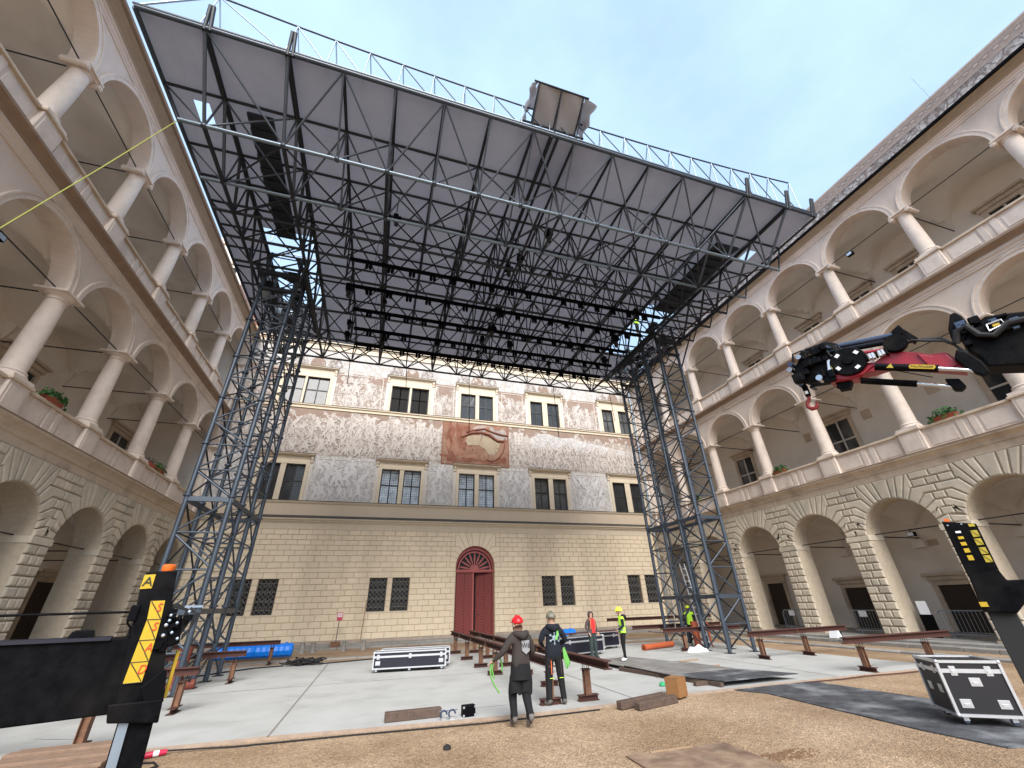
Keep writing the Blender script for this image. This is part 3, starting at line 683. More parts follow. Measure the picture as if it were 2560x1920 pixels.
mb = MB(); arch_wall(mb, uc-rd, uc+rd, uc, rd, zd, zd+rd+.005, 0, -.5, n=28, back=False); mb.build('door_arch', 'facade_joint', F)
h2 = [(a, b, 9.05, 11.75) for w_ in LOW for a, b in w_]; h3 = [(a, b, 16.75, 19.22) for w_ in UPP for a, b in w_]
mb = MB(); wall_holes(mb, UA, UB, 7.6, 12.52, 0, h2, .3); mb.build('middle_wall', 'sgraffito_lower', F)
mb = MB(); wall_holes(mb, UA, UB, 12.52, 16.4, 0, [], .3); mb.build('frieze', 'sgraffito_frieze', F)
mb = MB(); wall_holes(mb, UA, UB, 16.4, 19.95, 0, h3, .3); mb.build('upper_wall', 'sgraffito_upper', F)
mb = MB(); wall_holes(mb, UA, UB, 19.95, 23.2, 0, [], .3); mb.build('top_wall', 'sgraffito_top', F)
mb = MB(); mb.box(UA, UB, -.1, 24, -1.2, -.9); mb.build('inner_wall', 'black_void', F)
# ashlar courses
lines = [.30, .66, 1.02, 1.40, 1.79, 2.14, 2.50, 2.86, 3.22, 3.58, 3.95, 4.32, 4.60, 4.97, 5.38, 5.72, 6.06, 6.40, 6.74, 7.10]
polys = []
arows = [z for z in lines if z >= 4.60]
PLd = 1.95; PRd = 1.95
dp = arch_polys(uc, rd+.03, zd-.07, arows, 1.95, PLd, PRd, cap=60)
for r, (z0, z1) in enumerate(zip(lines, lines[1:])):
    if abs(z0-4.32) < .01:      # plain string band at the door's transom
        for a, b in ((UA, uc-rd-.03), (uc+rd+.03, UB)):
            n_ = int((b-a)/2.4)
            polys += [[(a+(b-a)*i/n_, z0), (a+(b-a)*(i+1)/n_, z0), (a+(b-a)*(i+1)/n_, z1), (a+(b-a)*i/n_, z1)] for i in range(n_)]
        continue
    cutout = [(h[0]-.02, h[1]+.02) for h in holes[:-1] if h[2] < (z0+z1)/2 < h[3]]
    cutout.append((uc-rd-.03, uc+rd+.03) if z1 <= 4.61 else (uc-PLd, uc+PRd))
    free = []; p = UA
    for a, b in sorted(cutout):
        if a > p: free.append((p, a))
        p = max(p, b)
    free.append((p, UB)); step = .80
    for a, b in free:
        k = math.floor((a-(.4 if r % 2 else 0)-UA)/step)
        cuts = [a]
        c = UA+(.4 if r % 2 else 0)+(k+1)*step
        while c < b-.2:
            cc = c+rnd.uniform(-.07, .07)
            if cc-cuts[-1] > .22: cuts.append(cc)
            c += step
        cuts.append(b)
        polys += [[(q, z0), (s_, z0), (s_, z1), (q, z1)] for q, s_ in zip(cuts, cuts[1:])]
polys += dp
place_blocks(polys, F, 'facade_block', .011, .02, .04, (4, 3, 33.), jit=.006)
def fcourse(name, prof, m, a=UA, b=UB):
    mb = MB(); extrude_profile(mb, prof, a, b); return mb.build(name, m, F)
fcourse('base_course', [(0, -.1), (.09, -.1), (.09, .24), (.03, .29), (0, .29)], 'kerb_stone', UA, uc-rd-.1); fcourse('base_course', [(0, -.1), (.09, -.1), (.09, .24), (.03, .29), (0, .29)], 'kerb_stone', uc+rd+.1, UB)
fcourse('entablature', [(0, 7.10), (.05, 7.10), (.05, 7.50), (.08, 7.52), (.08, 7.58), (0, 7.60)], 'facade_trim')
fcourse('main_cornice', [(0, 7.58), (.16, 7.60), (.16, 7.68), (.30, 7.74), (.30, 7.83), (.0, 8.02)], 'facade_trim')
fcourse('cornice_flashing', [(.30, 7.832), (.325, 7.832), (.325, 7.86), (.0, 8.06), (0, 8.03)], 'lead_cap')
fcourse('plain_band', [(0, 8.05), (.04, 8.05), (.04, 8.90), (0, 8.90)], 'band_plaster')
fcourse('sill_course', [(0, 8.88), (.09, 8.90), (.14, 8.99), (.14, 9.04), (0, 9.06)], 'facade_trim')
fcourse('sill_flashing', [(.14, 9.042), (.17, 9.042), (.17, 9.07), (0, 9.09), (0, 9.062)], 'lead_cap')
fcourse('string_course', [(0, 16.38), (.07, 16.38), (.07, 16.55), (.17, 16.62), (.17, 16.70), (0, 16.74)], 'facade_trim')
fcourse('string_flashing', [(.17, 16.702), (.19, 16.702), (.19, 16.725), (0, 16.765), (0, 16.742)], 'lead_cap')
fcourse('crown_cornice', [(0, 22.0), (.10, 22.0), (.10, 22.4), (.22, 22.5), (.22, 22.9), (.45, 23.05), (.45, 23.3), (.75, 23.45), (.75, 23.7), (.95, 23.85), (.95, 24.05), (-.6, 24.1)], 'facade_trim')
fcourse('lunette_band', [(0, 21.15), (.03, 21.15), (.03, 21.25), (0, 21.25)], 'pale_trim')
mb = MB(); mb.add([(UA-2, 24.06, 1.0), (UB+2, 24.06, 1.0), (UB+2, 29.5, -6.5), (UA-2, 29.5, -6.5)], [(0,1,2,3)]); mb.build('roof', 'roof_tile', F)
# windows with hoods, frames and panes
def castle_window(pair, z0, z1, zh, glass, style):
    a0, b1 = pair[0][0], pair[1][1]; wc = (a0+b1)/2
    Wn = inst('window', None, F, Matrix.Translation((wc, z0, 0)))
    A, B = a0-wc, b1-wc; h = z1-z0
    mb = MB(); t = .24; ml = (pair[0][1]-wc, pair[1][0]-wc)
    mb.box(A-t, A, 0, h+t, -.02, .085); mb.box(B, B+t, 0, h+t, -.02, .085); mb.box(A, B, h, h+t, -.02, .085); mb.box(ml[0], ml[1], 0, h, -.25, .06)
    mb.build('surround', 'facade_trim', Wn, bevel=.012, seg=1)
    mb = MB(); ft = zh-z0-h-t
    mb.box(A-t+.0, B+t, h+t+.003, h+t+ft-.16, -.02, .05); mb.build('frieze_panel', 'facade_trim', Wn)
    mb = MB(); extrude_profile(mb, [(-.02, h+t+ft-.155), (.14, h+t+ft-.15), (.20, h+t+ft-.09), (.30, h+t+ft-.06), (.30, h+t+ft), (-.02, h+t+ft+.03)], A-t-.28, B+t+.28); mb.build('hood', 'facade_trim', Wn)
    mb = MB(); extrude_profile(mb, [(-.02, h+t+ft+.033), (.30, h+t+ft+.003), (.325, h+t+ft+.003), (.325, h+t+ft+.03), (-.02, h+t+ft+.06)], A-t-.30, B+t+.30); mb.build('hood_flashing', 'lead_cap', Wn)
    for x in (A-t-.12, B+t+.12):
        mb = MB(); mb.prism([(0, h+t+ft-.16), (.17, h+t+ft-.16), (.16, h+t+ft-.34), (.09, h+t+ft-.48), (.10, h+t+ft-.60), (0, h+t+ft-.62)], x-.09, x+.09, 'x')
        mb.v = [(p[0], p[2], p[1]) for p in mb.v]; mb.build('bracket', 'facade_trim', Wn)
        mb = MB(); mb.box(x-.12, x+.12, 0, h+t+ft-.64, -.02, .035); mb.build('pilaster_strip', 'pale_trim', Wn)
    for (a, b) in pair:
        a -= wc; b -= wc; c = (a+b)/2
        S = inst('sash', None, Wn)
        mb = MB(); f_ = .075
        mb.box(a, a+f_, 0, h, -.24, -.12); mb.box(b-f_, b, 0, h, -.24, -.12); mb.box(a+f_, b-f_, 0, f_, -.24, -.12); mb.box(a+f_, b-f_, h-f_, h, -.24, -.12)
        if style: mb.box(c-.045, c+.045, f_, h-f_, -.23, -.13); mb.box(a+f_, c-.045, h*.52, h*.52+.09, -.225, -.125); mb.box(c+.045, b-f_, h*.52, h*.52+.09, -.225, -.125)
        mb.build('frame', 'dark_frame', S)
        for (p, q) in ((a+f_, c-.045), (c+.045, b-f_)):
            for (r_, s_) in ((f_, h*.52), (h*.52+.09, h-f_)):
                dz = rnd.uniform(-.006, .006)
                mb = MB(); mb.add([(p, r_, -.17+dz), (q, r_, -.17-dz), (q, s_, -.172-dz), (p, s_, -.168+dz)], [(0,1,2,3)]); mb.build('pane', glass, S)
        if style == 2:
            mb = MB()
            for i in range(1, 8):
                x = a+f_+(b-a-2*f_)*i/8; mb.box(x-.006, x+.006, f_, h-f_, -.165, -.155)
            for i in range(1, 13):
                y = f_+(h-2*f_)*i/13; mb.box(a+f_, b-f_, y-.006, y+.006, -.164, -.154)
            mb.build('leading', 'dark_frame', S)
for i, p in enumerate(LOW): castle_window(p, 9.07, 11.75, 12.52, ('glass_dark', 'glass_sky_reflect', 'glass_sky_reflect', 'glass_grey', 'glass_dark')[i], 2)
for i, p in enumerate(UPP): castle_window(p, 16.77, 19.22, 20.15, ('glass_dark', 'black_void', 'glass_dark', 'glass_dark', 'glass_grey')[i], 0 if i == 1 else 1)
# ground floor windows with iron grilles
for pair in GRD:
    for a, b in pair:
        Gw = inst('grilled_window', None, F, Matrix.Translation((a, 1.88, 0))); ww, hh = b-a, 2.07
        mb = MB(); mb.add([(0, 0, -.3), (ww, 0, -.3), (ww, hh, -.3), (0, hh, -.3)], [(0,1,2,3)]); mb.build('pane', 'glass_void', Gw)
        mb = MB(); mb.box(0, ww, hh*.5-.04, hh*.5+.04, -.29, -.2); mb.box(ww/2-.03, ww/2+.03, 0, hh, -.29, -.22); mb.build('frame', 'dark_frame', Gw)
        mb = MB(); st = ww/4
        for i in range(-8, 9):
            for sg in (1, -1):
                x0 = ww/2+i*st; pts = []
                u0_, v0_ = x0, 0.; u1_, v1_ = x0+sg*hh, hh
                t0, t1 = 0., 1.
                for lo, hi in ((0., ww),):
                    d_ = u1_-u0_
                    ta, tb = (lo-u0_)/d_, (hi-u0_)/d_
                    t0, t1 = max(t0, min(ta, tb)), min(t1, max(ta, tb))
                if t1-t0 > .05: mb.cyl((u0_+(u1_-u0_)*t0, hh*t0, -.06), (u0_+(u1_-u0_)*t1, hh*t1, -.06), .013, n=5)
        for i in range(3):
            for j in range(5):
                cx, cy = (i+.5+.5)*st, (j+.75)*st*1.55
                if cy+.1 < hh: mb.tube([(cx+.11*math.cos(t*math.pi/5), cy+.11*math.sin(t*math.pi/5), -.045) for t in range(11)], .011, 5)
        for j in range(4): mb.box(0, ww, hh*(j+.5)/4-.012, hh*(j+.5)/4+.012, -.075, -.055)
        g = mb.build('grille', 'grille_iron', Gw)
        mb = MB(); mb.box(-.03, ww+.03, -.10, -.005, -.05, .06); mb.build('sill', 'facade_trim', Gw)
# sgraffito panel mouldings between the windows
for (a, b) in ((-5.25, -1.0), (3.3, 5.25), (9.5, 11.85), (16.2, 19.5)):
    for (z0, z1) in ((9.12, 12.3), (16.85, 19.8)):
        mb = MB(); t = .05
        mb.box(a+.12, b-.12, z0, z0+t, 0, .022); mb.box(a+.12, b-.12, z1-t, z1, 0, .022); mb.box(a+.12, a+.12+t, z0+t, z1-t, 0, .02); mb.box(b-.12-t, b-.12, z0+t, z1-t, 0, .02)
        mb.build('panel_border', 'pale_trim', F)
# painted lunettes above the upper windows
for wc in (-6.6, 1.25, 7.27, 13.95, 21.7):
    for k, x in enumerate((-1.35, 0, 1.35)):
        mb = MB(); mb.prism([(wc+x+.62*math.cos(math.pi*i/14), 20.32+.95*math.sin(math.pi*i/14)) for i in range(15)], .003, .012); mb.build('lunette', 'sgraffito_frieze' if k == 1 else 'sgraffito_attic', F)
# incised figures and painted towers of the sgraffito
def stroke(mb, p, q, r0, r1, w_, n=5):
    d = Vector((q[0]-p[0], q[1]-p[1])); 
    if d.length < 1e-4: return
    d.normalize(); s_ = Vector((-d.y, d.x)); a0 = math.atan2(s_.y, s_.x); pts = []
    for i in range(n+1): t = a0+math.pi*i/n; pts.append((p[0]+r0*math.cos(t), p[1]+r0*math.sin(t), w_))
    for i in range(n+1): t = a0+math.pi+math.pi*i/n; pts.append((q[0]+r1*math.cos(t), q[1]+r1*math.sin(t), w_))
    mb.add(pts, [tuple(range(len(pts)))])
def figure(dk, pl, x, z, h, q, w_):
    ln = q.uniform(-.8, .8); tilt = lambda f_: (x+ln*h*f_, z+h*f_)
    hip, sh, hd = tilt(.42), tilt(.74), tilt(.90); S = []
    S.append((hip, sh, .13*h, .11*h)); S.append((hd, (hd[0]+.01, hd[1]+.03*h), .075*h, .07*h))
    for sg in (-1, 1):
        k1 = (hip[0]+sg*q.uniform(.05, .22)*h, hip[1]-.2*h*q.uniform(.7, 1.1)); f1 = (k1[0]+q.uniform(-.15, .15)*h, k1[1]-.2*h)
        S += [(hip, k1, .085*h, .06*h), (k1, f1, .06*h, .04*h)]
        e1 = (sh[0]+sg*q.uniform(.12, .26)*h, sh[1]+q.uniform(-.18, .16)*h); a1 = (e1[0]+q.uniform(-.2, .2)*h, e1[1]+q.uniform(-.15, .22)*h)
        S += [(sh, e1, .06*h, .045*h), (e1, a1, .045*h, .032*h)]
    if q.random() < .35: a1 = (sh[0]+.2*h, sh[1]+.5*h); S.append(((sh[0]-.1*h, sh[1]-.5*h), a1, .012, .012))
    o_ = .02
    for i, (p_, q_, r0, r1) in enumerate(S): stroke(dk, p_, q_, r0+o_, r1+o_, w_)
    for i, (p_, q_, r0, r1) in enumerate(S): stroke(pl, p_, q_, r0, r1, w_+.0012+.0003*i)
def crowd(u0, u1, rows, hs, m, seed, w0=.004):
    q = random.Random(seed); dk, pl = MB(), MB(); k = 0
    for z in rows:
        x = u0+q.uniform(.1, .4)
        while x < u1-.2:
            figure(dk, pl, x, z+q.uniform(-.12, .12), hs*q.uniform(.6, 1.3), q, w0+.0066*(k % 12)/2); k += 1; x += hs*q.uniform(.26, .5)
    pale = m == 'pale'
    a_ = dk.build('incised_outline', 'incised_line_pale' if pale else 'incised_line', F); b_ = pl.build('incised_figure', 'figure_plaster_pale' if pale else 'figure_plaster', F); a_['kind'] = 'stuff'; b_['kind'] = 'stuff'
crowd(-11.5, 4.1, (14.5, 13.9, 13.3, 12.7), .95, 'mid', 1); crowd(10.4, 23.6, (14.1, 13.6, 13.1, 12.65), .75, 'mid', 2)
for n_, (a_, b_) in enumerate(((-5.0, -1.3), (3.45, 5.1), (9.75, 11.7), (16.4, 19.2))):
    crowd(a_+.2, b_-.2, (9.25, 10.2, 11.0), 1.15, 'pale', 10+n_); crowd(a_+.2, b_-.2, (16.95, 17.95), 1.25, 'mid', 20+n_)
tw = MB(); td = MB(); q = random.Random(4)
for (x, w_, z1, top) in ((-2.6, .5, 15.9, 'b'), (-1.7, .7, 16.1, 'b'), (-.6, .8, 15.7, 'd'), (.4, .6, 16.0, 'd'), (1.3, 1.0, 15.75, 'b'), (2.4, .7, 16.05, 'b'), (3.3, .5, 15.85, 'g'), (3.85, .35, 15.6, 'b'), (11.2, .8, 15.9, 'b'), (12.0, .5, 15.6, 'g')):
    out_ = [(x-w_/2, 14.7), (x+w_/2, 14.7), (x+w_/2, z1-.25)]
    if top == 'b': out_ += [(x+w_/2+.06, z1-.2), (x+w_/2+.06, z1), (x+w_/5, z1), (x+w_/5, z1-.1), (x-w_/5, z1-.1), (x-w_/5, z1), (x-w_/2-.06, z1), (x-w_/2-.06, z1-.2)]
    elif top == 'd': out_ += [(x+w_/2*math.cos(t), z1-.25+.4*math.sin(t)) for t in [math.pi*i/8 for i in range(1, 8)]]
    else: out_ += [(x, z1+.2)]
    out_ += [(x-w_/2, z1-.25)]
    _, big = inset_poly(out_, -.03); tw.prism(out_, .0005, .0032); td.prism(big, .0003, .0018)
    for k in range(3):
        for s_ in (-1, 1): td.box(x+s_*w_*.22-.05, x+s_*w_*.22+.05, 14.85+k*.32, 15.02+k*.32, .0032, .0038)
td.build('incised_outline', 'incised_line', F)['kind'] = 'stuff'; tw.build('incised_towers', 'figure_plaster', F)['kind'] = 'stuff'
hill = MB(); hill.prism([(12.2, 14.5), (23.6, 14.5), (23.6, 14.9), (21.5, 15.0), (19.5, 15.3), (17.8, 15.5), (16.6, 15.85), (15.4, 15.7), (14.2, 16.0), (13.2, 15.95), (12.4, 15.4)], .0003, .0022); hill.build('incised_hill', 'sgraffito_lower', F)
# sundial
mat('fresco', (.21, .105, .068), .9, var=.85, scale=1.6, c2=(.31, .19, .13), stain=((.20, .07, .04), .9, .7))
mat('fresco_dark', (.15, .052, .030), .9, var=.8, scale=2.5, c2=(.27, .12, .08))
mat('fresco_sky', (.24, .23, .24), .9, var=.8, scale=1.8, c2=(.42, .33, .26))
mat('fresco_flesh', (.31, .165, .105), .9, var=.8, scale=3, c2=(.22, .10, .065))
mat('dial', (.36, .295, .205), .9, var=.7, scale=2.4, c2=(.27, .20, .135))
sd = inst('sundial', None, F, Matrix.Translation((7.26, 14.45, 0)))
mb = MB(); mb.box(-2.95, 2.92, -1.92, 1.92, .001, .02); mb.build('painted_ground', 'fresco', sd)
def blob(cx, cy, rx, ry, n=18, seed=0, amp=.25, ph=0.):
    q = random.Random(seed); am = [q.uniform(-amp, amp) for _ in range(5)]; pp = [q.uniform(0, 6.28) for _ in range(5)]
    return [(cx+rx*math.cos(t)*(1+sum(am[k]*math.cos((k+2)*t+pp[k]) for k in range(5))*.5), cy+ry*math.sin(t)*(1+sum(am[k]*math.cos((k+2)*t+pp[k]) for k in range(5))*.5)) for t in [ph+2*math.pi*i/n for i in range(n)]]
mb = MB(); mb.prism(blob(.7, 1.35, 1.1, .45, 20, 3), .021, .024); mb.prism(blob(2.2, 1.0, .65, .55, 20, 4), .021, .0243); mb.build('painted_sky', 'fresco_sky', sd)
mb = MB()
for i, (x, y, a, b) in enumerate(((-2.3, .6, .35, 1.2), (-1.55, .9, .28, .9), (-1.2, -.1, .3, .6), (-2.2, -1.3, .7, .35), (-.6, -1.45, .9, .22), (.9, -1.6, .8, .15), (2.3, -1.35, .45, .3), (-1.0, 1.35, .5, .25))):
    mb.prism(blob(x, y, a, b, 18, 20+i, .5), .025, .0275+.0002*i)
mb.build('painted_figures', 'fresco_dark', sd)
mb = MB()
for i, (x, y, a, b) in enumerate(((-1.9, -.35, .3, .55), (-1.45, -.9, .55, .28), (-.3, -1.15, .7, .2), (-2.45, -.2, .18, .45), (.2, -1.72, .55, .12), (1.0, 1.42, .24, .3))):
    mb.prism(blob(x, y, a, b, 18, 40+i, .45), .030, .0325+.0002*i)
mb.build('painted_bodies', 'fresco_flesh', sd)
dialp = [(-.85, .62), (-.3, .80), (.6, .86), (1.2, .66), (2.15, .15), (2.0, -.35), (1.75, -.75), (1.45, -.99), (1.1, -.85), (.75, -.40), (.32, -.10), (-.3, -.14), (-.75, -.17), (-.95, .2)]
mb = MB(); mb.prism(dialp, .035, .039); mb.build('dial_face', 'dial', sd)
mb = MB()
mb.tube([(-1.3, .55, .045), (-.5, 1.0, .045), (.4, 1.12, .045), (1.2, .95, .045), (1.9, .45, .045), (2.5, .45, .045), (2.65, .75, .045)], [.07, .12, .13, .14, .13, .09, .05], 6)
mb.tube([(2.6, .2, .044), (2.45, -.5, .044), (2.05, -1.1, .044), (1.5, -1.45, .044), (.9, -1.35, .044)], .05, 6)
mb.tube([(-.9, 1.05, .046), (-.2, 1.28, .046), (.7, 1.5, .046), (1.4, 1.25, .046), (2.2, 1.05, .046), (2.9, 1.0, .046)], .09, 6); mb.build('painted_sash', 'fresco_dark', sd)
mb = MB()
for i in range(9):
    t = math.radians(200+i*17); mb.cyl((.75+1.5*math.cos(t)*.8, .3+1.35*math.sin(t)*.95, .042), (.75+1.75*math.cos(t)*.8, .3+1.6*math.sin(t)*.95, .042), .018, n=5)
mb.cyl((.45, .95, .045), (.30, -.05, .045), .012, n=5)
mb.build('hour_mark', 'fresco_dark', sd); stick('gnomon', 'iron', sd, (.55, .95, .04), (.35, .35, .45), .014, 6)
mb = MB(); t = .06
mb.box(-2.99, 2.96, 1.90, 1.96, .0, .03); mb.box(-2.99, 2.96, -1.97, -1.91, 0, .03); mb.box(-3.0, -2.94, -1.91, 1.90, 0, .028); mb.box(2.91, 2.97, -1.91, 1.90, 0, .028); mb.build('border', 'fresco_dark', sd)
# red door with fanlight
dr = inst('door', None, F, Matrix.Translation((uc, 0, -.32)))
zt_ = 4.26
def leaf(x0, x1, M, nm):
    W_ = x1-x0
    mb = MB(); mb.box(0, W_, .06, zt_, -.05, .0); mb.build('panel', 'door_gap', dr, M=M)
    for k in range(-4, 24):       # chevron planks
        for sg in (-1, 1):
            n_ = 6; h = .16; y0 = k*.185
            xa, xb = (W_/2, W_-.05) if sg > 0 else (W_/2, .05)
            ya, yb = y0, y0+abs(xb-xa)*1.05
            pl = [(xa, ya), (xb, yb), (xb, yb+h), (xa, ya+h)]
            if sg < 0: pl = pl[::-1]
            lo, hi = .10, zt_-.04
            if max(p[1] for p in pl) < lo+.05 or min(p[1] for p in pl) > hi-.05: continue
            pl2 = []
            def clip(poly, keep, yv):
                o_ = []
                for i in range(len(poly)):
                    p, q = poly[i-1], poly[i]
                    if keep(p) != keep(q): s_ = (yv-p[1])/(q[1]-p[1]); o_.append((p[0]+(q[0]-p[0])*s_, yv))
                    if keep(q): o_.append(q)
                return o_
            pl = clip(pl, lambda p: p[1] >= lo, lo); pl = clip(pl, lambda p: p[1] <= hi, hi) if pl else pl
            if len(pl) < 3: continue
            mb = MB(); block_mesh(mb, pl, .013, .012, .022); o = mb.build('plank', 'door_red', dr, M=M)
leaf(-rd+.07, -.08, Matrix.Translation((-rd+.07, 0, 0)), 'leaf')
leaf(.08, rd-.07, Matrix.Translation((rd-.07, 0, -.02)) @ Matrix.Rotation(math.radians(-23), 4, "Y") @ Matrix.Translation((-(rd-.15), 0, 0)), 'leaf')
mb = MB(); mb.box(-.16, -.04, .06, zt_, -.06, .07); mb.box(-rd, -rd+.07, 0, zt_, -.1, .06); mb.box(rd-.07, rd, 0, zt_, -.1, .06); mb.build('stile', 'door_red_light', dr, bevel=.01, seg=1)
mb = MB(); mb.box(-rd, rd, zt_, zt_+.20, -.1, .10); mb.box(-rd, rd, zt_+.06, zt_+.14, .10, .13); mb.build('transom', 'door_red_light', dr, bevel=.01, seg=1)
mb = MB(); ring(mb, 0, zt_+.20, rd-.10, rd+.2, -.06, .05, 28); mb.build('fanlight_frame', 'door_red', dr)
mb = MB(); ring(mb, 0, zt_+.20, 1.20, 1.30, -.02, .04, 28); ring(mb, 0, zt_+.20, .02, .34, -.02, .045, 16); mb.build('fanlight_ring', 'door_red_light', dr)
for k in range(9):
    t = math.pi*(k+.5)/9
    M = Matrix.Translation((0, zt_+.20, 0)) @ Matrix.Rotation(t-math.pi/2, 4, 'Z')
    mb = MB(); mb.prism([(-.02, .30), (.02, .30), (.065, .75), (.05, 1.0), (.015, 1.22), (-.015, 1.22), (-.05, 1.0), (-.065, .75)], 0, .035); mb.build('fanlight_ray', 'door_red_light', dr, M=M)
mb = MB(); mb.prism([(1.25*math.cos(math.pi*i/20), zt_+.2+1.25*math.sin(math.pi*i/20)) for i in range(21)], -.06, -.04); mb.build('fanlight_pane', 'glass_void', dr)
stick('door_handle', 'iron', dr, (.28, 1.45, .02), (.42, 1.52, .1), .02, 6)
mb = MB(); mb.box(-rd-.1, rd+.1, -.1, .10, .1, .75); mb.build('threshold', 'kerb_stone', dr)
# ------------------------------------------------------------------ stage roof
RX = [-9.05, -7.2, -4.8, -3.045, -1.29, .465, 2.22, 3.975, 5.73, 7.485, 9.24, 10.99, 12.745, 14.5, 16.9, 18.76]
RYT = [8.43, 10.57, 12.75, 14.13, 15.45, 16.8, 18.2, 19.6, 21.0, 22.4, 24.6, 26.2]
RYB = [(10.38, 1, 0), (12.53, 2, 1), (13.93, 3, 2), (15.3, 4, 3), (16.8, 5, 4), (19.6, 7, 6), (22.4, 9, 8), (24.75, 10, 11)]   # y, top row above, top row braced to
ZT, ZB = 18.5, 16.45
SR = thing('stage_roof', 'huge flat steel truss stage roof with grey canopy over the courtyard', 'stage roof', (4.85, 19, 0))
SRI = Matrix.Translation((-4.85, -19, 0))
def sp_(p): return (p[0]-4.85, p[1]-19, p[2])
members = []
def mem(name, p, q, r, m='steel_dark'): members.append((name, p, q, r, m))
def tone(k): return 'steel_mid' if k == 0 else ('steel_mid' if k == 1 else 'steel_dark')  # front rows get paler steel: light on the tubes painted as colour
# chords
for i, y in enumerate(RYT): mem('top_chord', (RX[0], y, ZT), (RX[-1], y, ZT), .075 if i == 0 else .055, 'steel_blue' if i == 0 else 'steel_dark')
for i, x in enumerate(RX): mem('top_chord', (x, RYT[0], ZT-.02), (x, RYT[-1], ZT-.02), .10 if i in (1, 2, 13, 14) else (.06 if i else .075), 'steel_dark' if 0 < i < 15 else 'steel_blue')
mem('top_chord', (4.72, RYT[0], ZT-.05), (4.72, RYT[-1], ZT-.05), .085); mem('top_chord', (5.0, RYT[0], ZT-.05), (5.0, RYT[-1], ZT-.05), .06)
xb0, xb1 = -7.94, 17.65
for k, (y, a, f) in enumerate(RYB): mem('bottom_chord', (xb0, y, ZB), (xb1, y, ZB), .065 if k else .07, 'steel_lit' if k in (0, 1) else 'steel_dark')
for i in (1, 2, 4, 6, 8, 9, 11, 13, 14): mem('bottom_chord', (RX[i], RYB[0][0], ZB-.02), (RX[i], RYB[-1][0], ZB-.02), .06 if i in (4, 6, 8, 9, 11) else .075)
mem('bottom_chord', (4.85, RYB[0][0], ZB-.03), (4.85, RYB[-1][0], ZB-.03), .06)
for x, xo in ((-7.2, xb0), (16.9, xb1)):
    for (y, a, f) in RYB: mem('brace', (xo, y, ZB), (RX[0] if x < 0 else RX[-1], RYT[a], ZT), .04)
for k, (y, a, f) in enumerate(RYB):
    for i in range(1, 15):
        x = RX[i]; odd = i % 2 == 0
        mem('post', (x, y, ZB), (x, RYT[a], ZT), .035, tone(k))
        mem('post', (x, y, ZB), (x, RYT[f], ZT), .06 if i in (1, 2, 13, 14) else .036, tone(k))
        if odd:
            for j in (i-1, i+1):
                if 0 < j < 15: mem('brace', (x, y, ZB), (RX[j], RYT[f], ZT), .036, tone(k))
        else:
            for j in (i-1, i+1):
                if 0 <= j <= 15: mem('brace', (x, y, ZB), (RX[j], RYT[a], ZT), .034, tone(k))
    if k < len(RYB)-1:
        y2 = RYB[k+1][0]
        for i in range(1, 14):
            if k in (0, 4, 6) or i in (1, 13): mem('brace', (RX[i], y if i % 2 == 0 else y2, ZB), (RX[i+1], y2 if i % 2 == 0 else y, ZB), .034)
# truss work round the tower openings
for xa, xb in ((-7.2, -4.8), (14.5, 16.9)):
    for k, (ya, yb) in enumerate(zip(RYT[5:10], RYT[6:11])):
        mem('brace', (xa, ya, ZT), (xa, yb, ZB), .04); mem('brace', (xb, yb, ZT), (xb, ya, ZB), .04); mem('brace', (xa, ya, ZB), (xb, yb, ZB), .04); mem('brace', (xa, ya, ZT), (xb, ya, ZT), .045, 'steel_galv')
    for y in (17.3, 19.0, 20.9):
        mem('rail', (xa+.3, y, ZT+.9), (xb-.2, y, ZT+.9), .03, 'steel_galv'); mem('rail', (xa+.3, y, ZT), (xa+.3, y, ZT+.9), .03, 'steel_galv'); mem('rail', (xb-.2, y, ZT), (xb-.2, y, ZT+.9), .03, 'steel_galv')
# rail truss standing along the front edge
nodes = [-7.4, -4.9, -3.63+.02] + [-2.4+1.19*k for k in range(17)] + [18.1]
zt = lambda x: 20.0+.75*((x-5)/12.5)**2
for a, b in zip(nodes, nodes[1:]):
    mem('rail_chord', (a, 8.45, zt(a)), (b, 8.45, zt(b)), .035, 'steel_blue')
    mem('rail_brace', (a, 8.45, zt(a)), (b, 8.62, 18.75), .022, 'steel_blue' if a > -3 else 'steel_galv')
for x in nodes:
    mem('rail_post', (x, 8.45, zt(x)), (x-.06, 8.5, 18.7), .022, 'steel_galv'); mem('rail_post', (x, 8.45, zt(x)), (x+.25, 9.6, 18.7), .024, 'steel_galv')
mem('rail_chord', (-9.05, 8.5, 18.86), (18.76, 8.5, 18.9), .028, 'steel_galv'); mem('rail_chord', (-9.05, 8.43, 18.68), (18.76, 8.43, 18.70), .03, 'steel_blue')
for x in (-7.2, -4.8, 14.5, 16.9, 18.5):
    for dx in (0, .16): mem('stub_post', (x+dx, 8.43, 18.4), (x+dx*.6, 8.15, 19.35), .06)
mem('rail_brace', (-9.05, 8.45, 18.7), (-7.4, 8.45, zt(-7.4)), .035, 'steel_galv'); mem('rail_chord', (-9.05, 8.45, 20.9), (-7.4, 8.45, zt(-7.4)), .035, 'steel_blue')
def showsize(t):
    _, p, q, r, m = t; p, q = Vector(p), Vector(q); c = (p+q)/2
    return -r*(q-p).length/max(4, c.length)**2
byname = {}
for t in members: byname.setdefault(t[0], []).append(t)
for nm, lst in byname.items():
    lst.sort(key=showsize)
    for t in lst[:300]: stick(nm, t[4], SR, sp_(t[1]), sp_(t[2]), t[3], 8)
    if len(lst) > 300:
        mb = MB()
        for t in lst[300:]: mb.cyl(sp_(t[1]), sp_(t[2]), t[3], n=6, caps=False)
        mb.build(nm, 'steel_dark', SR)['kind'] = 'stuff'
